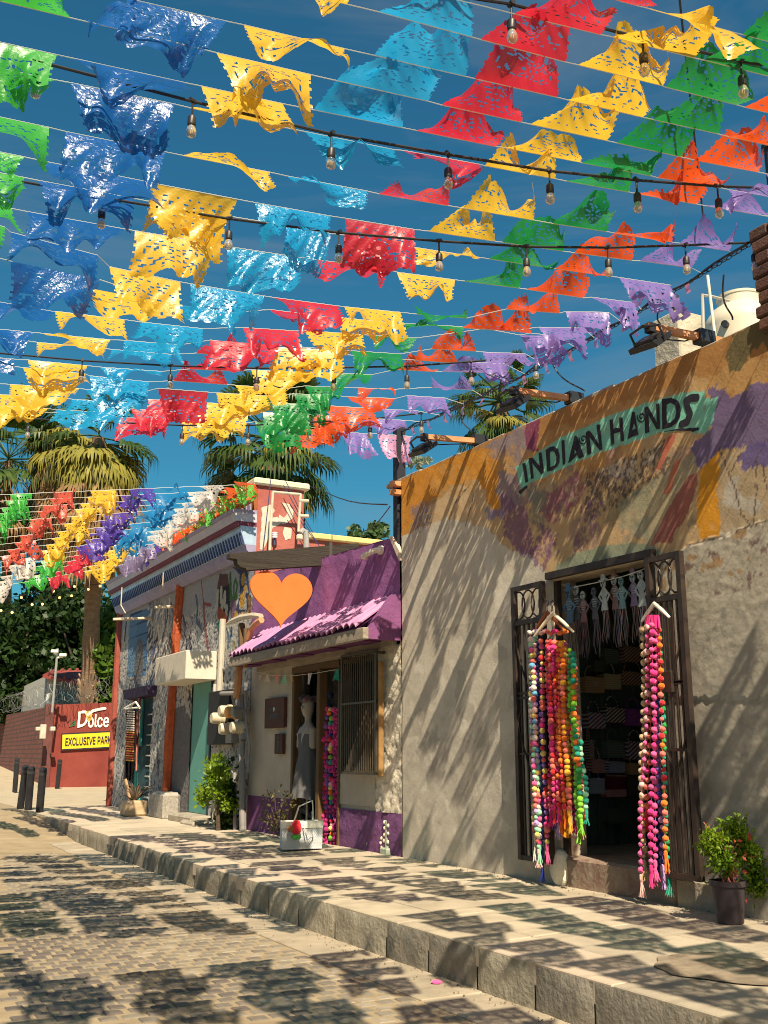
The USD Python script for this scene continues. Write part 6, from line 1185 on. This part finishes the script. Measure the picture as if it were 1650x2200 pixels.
for u0, v0, u1, v1, m_, lab, hrt in bags:
    a, b = P(u0, v0, y=YB), P(u1, v1, y=YB); t_ = thing('woven_bag', lab, 'bag', (a + b) / 2)
    w, h = b[0] - a[0], a[2] - b[2]; xm = (a[0] + b[0]) / 2
    pgb = Polygon([(a[0] + .02 * w, a[2]), (b[0] - .02 * w, a[2] - .01), (b[0], b[2] + .08 * h), (b[0] - .05 * w, b[2]), (a[0] + .05 * w, b[2]), (a[0], b[2] + .08 * h)])
    part(t_, 'body', plate(pgb, .09, lambda q: np.stack([q[:, 0], YB - .09 + q[:, 2], q[:, 1]], -1)), m_)
    part(t_, 'rim', tube([(a[0] + .02 * w, YB - .045 - .05, a[2]), (b[0] - .02 * w, YB - .045 - .05, a[2] - .01)], .008, 5), m_)
    part(t_, 'handle', tube([(xm + .32 * w * math.cos(t), YB - .04, a[2] + .11 * math.sin(t)) for t in np.linspace(0, math.pi, 9)], .006, 5), m_)
    if hrt: part(t_, 'heart', plate(affinity.translate(affinity.scale(Polygon(np.stack([hx / 32, hz / 32], 1)), w * .32, w * .32, origin=(0, 0)), xm + .04 * w, a[2] - h * .42), .006, lambda q: np.stack([q[:, 0], YB - .097 + q[:, 2], q[:, 1]], -1)), mat('pale_heart', (.52, .42, .30), .8))
    if lab.startswith('dark red'): part(t_, 'top_band', bx(a[0], b[0], YB - .094, YB - .001, a[2] - .13, a[2] + .004), mat('band_red', (.12, .012, .022), .8))

# white stone, potted plant
c = P(1205, 1902, z=.30)
single('stone', move(rotz(blob((.085, .10, .155), 3, 3, .16, 1.6), 20), c + [0, -.02, .135]), mat('white_stone', (.78, .71, .56), .85, var=.12, scale=6, bump=.008, bscale=25), 'smooth white stone propped at the doorstep corner', 'stone', smooth=True)
c = P(1570, 1984, z=.296); pt_ = thing('potted_plant', 'leafy bright green plant with red stems in a dark plastic pot', 'potted plant', c)
m_pot = mat('black_plastic', (.055, .042, .048), .5, var=.2, scale=6)
part(pt_, 'pot', lathe([(.001, 0), (.078, 0), (.083, .01), (.104, .225), (.116, .23), (.116, .262), (.104, .262), (.098, .232), (.09, .21)], 28, c), m_pot, smooth=35)
part(pt_, 'soil', lathe([(.098, .222), (.06, .232), (.001, .235)], 20, c), mat('potting_soil', (.06, .042, .03), .95))
m_stem = mat('red_stem', (.36, .12, .09), .7, var=.35, scale=12); m_lf = leaf('plant_leaf', (.11, .21, .010), (.42, .50, .025), .4, .4); m_rl = leaf('red_leaf', (.42, .06, .04), (.6, .16, .08))
gp = np.random.default_rng(9); tips = []
for k in range(13):
    az, ln = gp.uniform(0, 6.28), gp.uniform(.25, .5); d = np.array([math.cos(az) * .22, math.sin(az) * .34, 1.0]); d /= np.linalg.norm(d); p0 = c + [gp.normal(0, .02), gp.normal(0, .02), .225]
    pth = [p0 + d * ln * t + np.array([0, 0, -.06 * t * t]) + gp.normal(0, .008, 3) for t in np.linspace(0, 1, 6)]; tips += []
    part(pt_, 'stem', tube(pth, np.linspace(.011, .004, 6), 6), m_stem)
for tgt in ((1530, 1812), (1580, 1785), (1632, 1860), (1555, 1850), (1600, 1830), (1630, 1900)): tips += [P(*tgt, y=c[1] - .03)] * 4
def leaves(tips, n, size, spread, seed):
    q = np.random.default_rng(seed); vs, fs = [], []
    for k in range(n):
        p = tips[q.integers(len(tips))] + q.normal(0, spread, 3); a = q.normal(size=3) + [0, 0, .5]; a /= np.linalg.norm(a); b = np.cross(a, q.normal(size=3)); b /= np.linalg.norm(b); nn = np.cross(a, b); s = size * q.uniform(.6, 1.3); n0 = len(vs)
        vs += [p, p + a * s * .5 + b * s * .3 + nn * s * .08, p + a * s - nn * s * .05, p + a * s * .5 - b * s * .3 + nn * s * .08]; fs += [[n0, n0 + 1, n0 + 2, n0 + 3]]
    return np.array(vs), np.array(fs)
part(pt_, 'foliage', leaves(tips, 3400, .036, .038, 4), m_lf)
part(pt_, 'red_bracts', leaves([c + [0, 0, .30], c + [.02, .05, .36], c + [0, -.12, .42]], 46, .04, .06, 5), m_rl, kind='stuff')
# small carved cactus figure by the purple skirting
c = P(835, 1836, z=.30); cf_ = thing('cactus_figure', 'small pale carved cactus figure by the purple skirting', 'ornament', c)
m_cg = mat('chalk_green', (.33, .38, .30), .85, var=.25, scale=20); m_ch = mat('chalk_white', (.62, .56, .43), .85, var=.2, scale=20)
part(cf_, 'base', bev(c[0] - .07, c[0] + .07, c[1] - .08, c[1] + .08, c[2] - .01, c[2] + .07, .012), m_cg)
part(cf_, 'column', tube([c + [0, 0, .05], c + [0, 0, .2], c + [0, .01, .34], c + [0, .012, .365]], [.042, .04, .034, .018], 10), m_cg, smooth=40)
for k, (dy, z) in enumerate([(.045, .33), (.04, .27), (-.04, .30), (.045, .2), (-.045, .22), (.05, .14), (-.04, .13), (.11, .16), (.13, .11), (.10, .07)]): part(cf_, 'knob', move(blob((.024, .024, .024), 1, k, .15, 3), c + [-.02, dy, z]), m_ch, smooth=True)
part(cf_, 'arm', tube([c + [0, .03, .1], c + [0, .10, .11], c + [0, .12, .19]], [.026, .026, .02], 8), m_ch, smooth=True)
# plaques on the shop wall
for (u0, v0, u1, v1, lab, hrt) in ((577, 1502, 617, 1563, 'square brown wooden plaque with small dark lettering', 1), (598, 1577, 614, 1620, 'narrow brown plaque below the square one', 0)):
    ya, za = YZ(u0, v0); yb_, zb = YZ(u1, v1); t_ = thing('wall_plaque', lab, 'plaque', (W, (ya + yb_) / 2, (za + zb) / 2))
    part(t_, 'board', bev(W - .055, W - .008, yb_, ya, zb, za, .006), mat('brown_plaque', (.085, .03, .022), .7, var=.25, scale=8))
    m = (ya + yb_) / 2
    for k, (z, w) in enumerate([(za - (za - zb) * f_, w_) for f_, w_ in ((.38, .30), (.56, .34), (.64, .26))] if hrt else [(za - (za - zb) * f_, .08) for f_ in (.2, .4, .55, .7, .85)]):
        n_ = int(max(3, w / .035))
        for j in range(n_):
            yy = m + w / 2 - j * w / n_; part(t_, 'letter_mark', bx(W - .058, W - .0545, yy - w / n_ * .7, yy, z - .016 - .012 * (j % 3 == 0), z + .016), m_black)
    if hrt: part(t_, 'heart', plate(affinity.translate(affinity.scale(Polygon(np.stack([hx / 32, hz / 32], 1)), .06, .07, origin=(0, 0)), m, za - (za - zb) * .38), .004, on_wall(.0545)), m_ch)
# paper pennants under the awning
pn = thing('pennant_string', 'string of small paper pennants under the purple awning', 'bunting', P(580, 1450, x=W - .06))
part(pn, 'line', tube([P(u, v, x=W - .06) for u, v in [(535, 1440), (580, 1450), (620, 1452), (668, 1448), (725, 1438)]], .003, 4), m_wt)
for u, v, w, h, k in ((560, 1449, 8, 16, 'wh'), (574, 1450, 8, 17, 'wh'), (595, 1450, 13, 20, 'co'), (611, 1451, 12, 20, 'mi'), (626, 1451, 6, 14, 'yo'), (666, 1446, 17, 26, 'wh'), (724, 1438, 12, 26, 'te')):
    a = P(u, v, x=W - .065); s = ((a - EYE) @ FWD) / FPX
    g = np.array([[[W - .065 - .01 * j * math.sin(i + u), a[1] + w * s * .62 * (1 - i), a[2] - h * s * j / 4 * (1 - .18 * (i == 1) * (j == 4))] for i in (0, 1, 2)] for j in range(5)])
    part(pn, 'pennant', sheet(g), PM[k], smooth=True)
# dressmaker's figure with a grey dress and flower crown
c = P(655, 1790, x=W - .0); c = np.array([W + .02, 12.42, .31]); z0 = .31
mq = thing('mannequin', 'mannequin in a sleeveless grey dress with a flower crown in the shop door', 'mannequin', c)
def ring_loft(rs, n=22):
    vs = []
    for z, rx, ry, ox, oy in rs: vs.append([(c[0] + ox + rx * math.cos(t), c[1] + oy + ry * math.sin(t), z) for t in np.arange(n) * 2 * math.pi / n])
    g = np.array(vs); g = np.concatenate([g, g[:, :1]], 1); v, f = sheet(g); return v, f[:, ::-1]
zt = 2.02
part(mq, 'body', cat(ring_loft([(zt - .60, .11, .15, 0, 0), (zt - .42, .115, .16, 0, 0), (zt - .36, .09, .175, 0, 0), (zt - .31, .06, .11, 0, 0), (zt - .28, .045, .05, 0, 0), (zt - .21, .042, .045, 0, 0), (zt - .19, .055, .06, -.01, 0), (zt - .12, .085, .075, -.01, 0), (zt - .04, .085, .075, 0, 0), (zt + .02, .05, .045, 0, 0), (zt + .03, .002, .002, 0, 0)]), *[tube([c + [0, s * .155, zt - z0 - .37], c + [-.01, s * .195, zt - z0 - .50], c + [-.015, s * .20, zt - z0 - .58], c + [-.015, s * .20, zt - z0 - .605]], [.048, .056, .05, .02], 10) for s in (-1, 1)], move(blob((.018, .012, .022), 1, 1, .05), c + [-.098, -.02, zt - z0 - .085])), mat('mannequin_skin', (.36, .31, .25), .6, var=.08), smooth=60)
dr = []
for z, rx, ry in ((zt - .36, .085, .13), (zt - .44, .125, .165), (zt - .55, .12, .155), (zt - .68, .115, .15), (zt - .80, .14, .18), (zt - 1.0, .165, .215), (zt - 1.22, .19, .25)):
    k = np.clip((zt - .6 - z) / .6, 0, 1); dr.append([(c[0] + (rx + .016 * k * math.sin(9 * t)) * math.cos(t), c[1] + (ry + .018 * k * math.sin(9 * t)) * math.sin(t), z - .02 * k * math.sin(3 * t)) for t in np.arange(48) * 2 * math.pi / 48])
g = np.array(dr); g = np.concatenate([g, g[:, :1]], 1)
part(mq, 'dress', sheet(g), mat('grey_dress', (.12, .12, .125), .9, var=.3, scale=14, stretch=(14, 14, 1.5)), smooth=True)
part(mq, 'collar', cat(*[tube([c + [-.105, s * .03, zt - z0 - .56], c + [-.10, s * .08, zt - z0 - .42], c + [-.05, s * .10, zt - z0 - .34]], [.012, .022, .018], 6) for s in (-1, 1)]), mat('pale_collar', (.42, .40, .38), .9))
part(mq, 'stand', cat(tube([c + [0, 0, 0], c + [0, 0, .85]], .014, 8), lathe([(.16, 0), (.16, .012), (.02, .03), (.001, .03)], 24, c)), m_pvc)
for k in range(13):
    a = k * 2 * math.pi / 13; part(mq, 'crown_flower', move(blob((.04, .04, .035), 1, k, .3, 4), c + [.09 * math.cos(a), .085 * math.sin(a), zt - z0 + .02 + .01 * math.sin(k * 3)]), tint('crown_' + ['plum', 'dark', 'rose'][k % 3], [(.09, .035, .06), (.035, .03, .04), (.16, .07, .07)][k % 3]), smooth=True)
for i, (yy, k, lab) in enumerate([(12.72, 'dark', 'dark flower bundle left of the mannequin'), (12.16, 'blue', 'dark blue flower strand right of the mannequin')]):
    t_ = thing('flower_strand', lab, 'flower strand', (W + .14, yy, 2.05))
    for j in range(46):
        z = 2.08 - j * .033; part(t_, 'flower', move(blob((.045, .05, .04), 1, j, .3, 4), (W + .16 + g_.normal(0, .03), yy + g_.normal(0, .045), z)), tint('strand_' + k, (.05, .045, .06) if k == 'dark' else (.035, .055, .12)), smooth=True)
# pink garland curtain beside the post
for i, (u, pal, lab) in enumerate([(703, ['mg', 'hp', 'pu', 'mg'], 'dark pink garland right of the timber post'), (711, ['ye', 'or', 'li', 'te', 'hp', 'mg', 'bl', 'rd', 'ps'], 'many-coloured garland between the pink ones'), (719, ['mg', 'mg', 'hp'], 'crimson garland left of the window'), (726, ['mg', 'hp', 'mg'], 'deep crimson garland close to the window cage'), (698, ['hp', 'mg', 'rd'], 'red garland hugging the timber post')]):
    a = P(u, 1520, x=W + .03); b = P(u, 1806, x=W + .03); t_ = thing('pompom_garland', lab, 'garland', a, 'garlands in the purple shop door')
    part(t_, 'string', tube([a, b], .003, 4), PM['mg'])
    for k in range(30):
        v, f = ico[k % 4]; p = a + (b - a) * (k + .5) / 30
        part(t_, 'pompom', (v * .029 * g_.uniform(.85, 1.2) + p + g_.normal(0, .008, 3), f), PM[pal[k % len(pal)] if len(pal) > 5 else pal[int(g_.integers(len(pal)))]], smooth=True)
    part(t_, 'tassel', cat(*[tube([b + [0, 0, .02], b + [g_.normal(0, .015), g_.normal(0, .02), -.05], b + [g_.normal(0, .02), g_.normal(0, .025), -.02 - .0 * k]], .004, 4) for k in range(10)]), PM['hp'])
# tote bag with charm, wire basket, dry plant
a = P(603, 1826, z=.31); b = P(690, 1823, z=.31)
bg = thing('tote_bag', 'blue and white chevron tote bag with a white rim on the pavement', 'bag', (a + b) / 2)
yc = (a[1] + b[1]) / 2; x0, x1 = a[0] + .02, b[0] + .0
m_tote = weave('tote_chevron', (.30, .37, .47), (.70, .69, .66), 'chev', 19)
zt_b = P(603, 1765, y=a[1])[2]
def totering(z, e): return [(x0 - e, a[1] - .0 - e), (x1 + .0, b[1] - .02 - e), (x1 + e, b[1] + .16), (x0 + .05, a[1] + .20)]
lo, hi, h2 = totering(.30, 0), totering(0, .02), totering(0, .026)
def prism(lo, hi, z0, z1):
    v = np.array([(*p, z0) for p in lo] + [(*p, z1) for p in hi]); f = np.array([[0, 1, 5, 4], [1, 2, 6, 5], [2, 3, 7, 6], [3, 0, 4, 7], [3, 2, 1, 0]]); return arr((v, f))
part(bg, 'bag', prism(lo, hi, .312, zt_b - .05), m_tote)
part(bg, 'rim', prism(h2, h2, zt_b - .075, zt_b), mat('tote_white', (.72, .70, .64), .7))
mx = (x0 + x1) / 2
part(bg, 'handle', cat(tube([(mx - .12, yc - .02, zt_b - .03), (mx - .06, yc - .03, zt_b + .16), (mx + .12, yc, zt_b + .22), (mx + .14, yc, zt_b - .02)], .009, 6), tube([(mx - .02, yc - .08, zt_b - .03), (mx + .02, yc - .1, zt_b - .2), (mx + .10, yc - .08, zt_b - .16), (mx + .12, yc, zt_b + .1)], .007, 6)), mat('white_cord', (.58, .56, .52), .6))
q = P(637, 1778, y=a[1] - .10); chm = thing('felt_charm', 'red and green felt charm hanging on the tote bag', 'charm', q)
part(chm, 'red_piece', move(blob((.06, .035, .085), 2, 2, .15, 2), q), tint('felt_red', (.62, .02, .035)), smooth=True)
part(chm, 'green_piece', move(blob((.055, .035, .03), 2, 5, .15, 2), q + [0, 0, -.10]), tint('felt_green', (.08, .42, .05)), smooth=True)
part(chm, 'brown_piece', move(blob((.035, .03, .04), 2, 6, .15, 2), q + [-.075, 0, -.01]), tint('felt_brown', (.26, .11, .05)), smooth=True)
dp = thing('dry_shrub', 'sparse yellowing shrub before the purple skirting', 'plant', P(600, 1805, x=W - .15))
o = P(604, 1800, x=W - .2); tp = []
for tu, tv in ((566, 1730), (575, 1712), (590, 1704), (612, 1716), (625, 1725), (602, 1750), (572, 1760), (618, 1752)):
    e_ = P(tu, tv, x=W - .2 + g_.normal(0, .06)); m = (o + e_) / 2 + g_.normal(0, .03, 3); part(dp, 'stem', tube([o, m, e_], [.008, .006, .003], 5), m_bark); tp += [m, e_, e_, (m + e_) / 2]
part(dp, 'leaves', leaves(tp, 190, .06, .035, 14), leaf('dry_leaf', (.10, .085, .035), (.34, .29, .12)))
# bright shrub and its pale stem before the mural house, meter bank with conduits
o = P(470, 1785, x=W - .35); sh = thing('climbing_shrub', 'bright green leafy shrub with a dark base beside the meters', 'shrub', o)
tp = [P(u, v, x=W - .35 + g_.normal(0, .1)) for u, v in ((460, 1648), (470, 1660), (480, 1680), (455, 1672), (470, 1700), (485, 1710), (475, 1722), (490, 1728), (440, 1700), (438, 1718), (465, 1638))]
part(sh, 'trunk', tube([o - [0, 0, .1], (o + tp[4]) / 2 + [0, .05, 0], tp[2]], [.035, .03, .015], 7), m_bark)
part(sh, 'foliage', leaves(tp, 1100, .075, .055, 6), m_lf)
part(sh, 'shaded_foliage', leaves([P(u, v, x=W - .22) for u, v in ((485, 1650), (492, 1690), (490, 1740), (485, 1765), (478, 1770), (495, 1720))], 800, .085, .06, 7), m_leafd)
mt = thing('meter_bank', 'bank of electricity meters on a dark panel with grey conduits', 'electricity meters', P(490, 1540, x=W - .1))
part(mt, 'panel', bev(W - .12, W - .02, P(507, 1540, x=W)[1], P(462, 1540, x=W)[1], P(480, 1600, x=W)[2], P(480, 1485, x=W)[2], .01), mat('panel_dark', (.016, .016, .018), .7, var=.3, scale=8))
m_mtr = mat('meter_cream', (.58, .50, .36), .4, var=.12, scale=8); m_mtg = mat('meter_grey', (.20, .19, .17), .5)
for u, v, m_ in ((458, 1543, m_mtr), (475, 1528, m_mtr), (489, 1530, mat('meter_orange', (.72, .32, .07), .4)), (503, 1530, m_mtg), (476, 1566, m_mtr), (500, 1563, m_mtr)):
    p = P(u, v, x=W - .28); part(mt, 'meter', cat(tube([p + [.14, 0, 0], p, p + [-.03, 0, 0]], [.085, .085, .07], 16), tube([p + [.16, 0, 0], p + [.10, 0, 0]], .10, 16)), m_, smooth=40)
for pts, r_ in (([(522, 1790), (520, 1600), (521, 1590)], .05), ([(505, 1788), (504, 1660)], .03), ([(522, 1590), (518, 1490)], .06), ([(533, 1660), (536, 1600), (529, 1550), (527, 1488)], .022), ([(529, 1640), (531, 1585), (522, 1555), (521, 1488)], .022), ([(475, 1490), (515, 1489), (530, 1487)], .03), ([(500, 1690), (508, 1670), (520, 1640), (535, 1600)], .012), ([(498, 1655), (505, 1685), (514, 1660)], .010)):
    part(mt, 'conduit', tube([P(u, v, x=W - .13) for u, v in pts], r_, 8), mat('conduit_grey', (.27, .25, .24), .6, var=.2), smooth=40)
part(mt, 'service_box', bev(W - .2, W - .06, P(525, 1570, x=W)[1], P(512, 1570, x=W)[1], P(515, 1597, x=W)[2], P(515, 1575, x=W)[2], .01), mat('conduit_grey', (1, 1, 1)))
wp = thing('wooden_prop', 'orange weathered timber prop at the end of the awning', 'post', P(512, 1480, x=W - .3))
part(wp, 'prop', cat(tube([P(u, v, x=W - .25) for u, v in [(508, 1500), (511, 1470), (514, 1425)]], [.05, .06, .05], 7), tube([P(u, v, x=W - .3) for u, v in [(527, 1435), (526, 1418)]], .03, 7)), m_arm)
arch = [P(u, v, x=W - .18) for u, v in [(488, 1341), (500, 1334), (520, 1326), (545, 1322), (561, 1324)]]
ra_ = thing('roof_trim', 'curved pale timber trims between the mural house and the awning', 'trim', arch[0])
part(ra_, 'trim', tube(arch, [.02, .04, .045, .045, .04], 6), m_rod); part(ra_, 'trim', tube([P(u, v, x=W - .25) for u, v in [(534, 1372), (541, 1350), (552, 1338), (562, 1332)]], .045, 6), m_arm)
part(ra_, 'post', cat(tube([P(528, 1395, x=W - .2), P(529, 1350, x=W - .2)], .04, 6), tube([P(520, 1390, x=W - .15), P(519, 1340, x=W - .15)], .05, 6)), m_wood)
# garments at the blue door, dry plant in its square pot
hg = P(282, 1512, x=W - .25); t_ = thing('hanging_garment', 'dark striped garment on a white hanger at the blue door', 'garment', hg)
part(t_, 'hanger', tube([P(u, v, x=W - .25) for u, v in [(268, 1522), (292, 1508), (300, 1520), (270, 1523)]], .02, 6), m_wt)
gyv = []
pr = [(270, 292, 1524), (272, 294, 1560), (270, 293, 1600), (268, 290, 1640), (266, 286, 1676)]
part(t_, 'cloth', sheet(np.array([[P(u0 + (u1 - u0) * k / 8, v, x=W - .22 - .03 * math.sin(k * 2.2 + v)) for k in range(9)] for u0, u1, v in pr])), mat('dark_cloth', (.035, .02, .02), .9, var=.4), smooth=True)
for k in range(22):
    v = 1528 + k * 5; part(t_, 'stripe', tube([P(274 - k * .15, v, x=W - .275), P(288 - k * .1, v + 1, x=W - .275)], .016, 5), mat(['stripe_pale', 'stripe_red', 'stripe_orange'][0 if k < 9 else 1 + k % 2], [(.5, .42, .36), (.5, .07, .03), (.6, .25, .03)][0 if k < 9 else 1 + k % 2], .8))
t2 = thing('hanging_garment', 'pale pink fringed piece hanging at the blue door frame', 'garment', P(297, 1580, x=W - .1))
part(t2, 'cloth', sheet(np.array([[P(296 - (v - 1500) * .06 + k * 2, v, x=W - .1 - .02 * math.sin(k * 2 + v)) for k in range(5)] for v in range(1500, 1668, 12)])), mat('pink_cloth', (.42, .17, .14), .9, var=.3, scale=6), smooth=True)
c = P(288, 1738, x=W - .45); c[2] = .295
dk = thing('potted_plant', 'dry spiky plant in a square beige pot by the blue door', 'potted plant', c)
part(dk, 'pot', bev(c[0] - .2, c[0] + .2, c[1] - .2, c[1] + .2, c[2], c[2] + .26, .03), mat('beige_pot', (.52, .38, .23), .85, var=.15, scale=6))
sp = []
for k in range(34):
    a, e_ = g_.uniform(0, 6.28), g_.uniform(.5, 1.35); d = np.array([math.cos(a) * math.cos(e_), math.sin(a) * math.cos(e_), math.sin(e_)]); L_ = g_.uniform(.3, .55); sp.append(tube([c + [0, 0, .25], c + [0, 0, .25] + d * L_ * .6, c + [0, 0, .25] + d * L_ - [0, 0, .08]], [.014, .01, .002], 4))
part(dk, 'spikes', cat(sp), mat('dry_spike', (.16, .12, .085), .9, var=.4, scale=10))
part(dk, 'stake', tube([c + [-.05, .05, .2], c + [-.16, .12, .62]], .035, 6), mat('tan_stake', (.55, .36, .2), .8))
# small things on the ground
for i, (u, v, z, k, lab) in enumerate([(938, 2113, .012, 'pk', 'scrap of pink paper lying in the gutter'), (92, 1807, .012, 'rd', 'scrap of red paper on the far setts')]):
    p = P(u, v, z=z); single('paper_scrap', move(blob((.035, .03, .012), 1, i, .5, 3), p + [0, 0, .008]), PM[k], lab, 'litter')

# grit, chips and dry leaves along the gutter and the foot of the walls
gq = np.random.default_rng(77); vs = []
for k in range(700):
    y = gq.uniform(4.5, 15)
    if k % 3: x = float(kx(y)) - abs(gq.normal(0, .12)) - .01; z = .016
    else: x = W - abs(gq.normal(0, .10)) - .03; z = .25 + .055 * (x - 3.57) / 1.96 + .003
    s_ = gq.uniform(.004, .014); q = np.array([[0, 0, 0], [1, 0, .1], [.9, .8, .35], [.1, .9, 0], [.4, .4, .6]]) * s_; a = gq.uniform(0, 6.28); R = np.array([[math.cos(a), -math.sin(a), 0], [math.sin(a), math.cos(a), 0], [0, 0, 1]])
    vs.append((q @ R.T + [x, y, z], np.array([[0, 1, 4], [1, 2, 4], [2, 3, 4], [3, 0, 4]])))
single('grit', cat(vs), mat('grit', (.16, .12, .08), .95, var=.5, scale=40), 'grit and dry leaf crumbs along the gutter and wall foot', 'grit', kind='stuff')
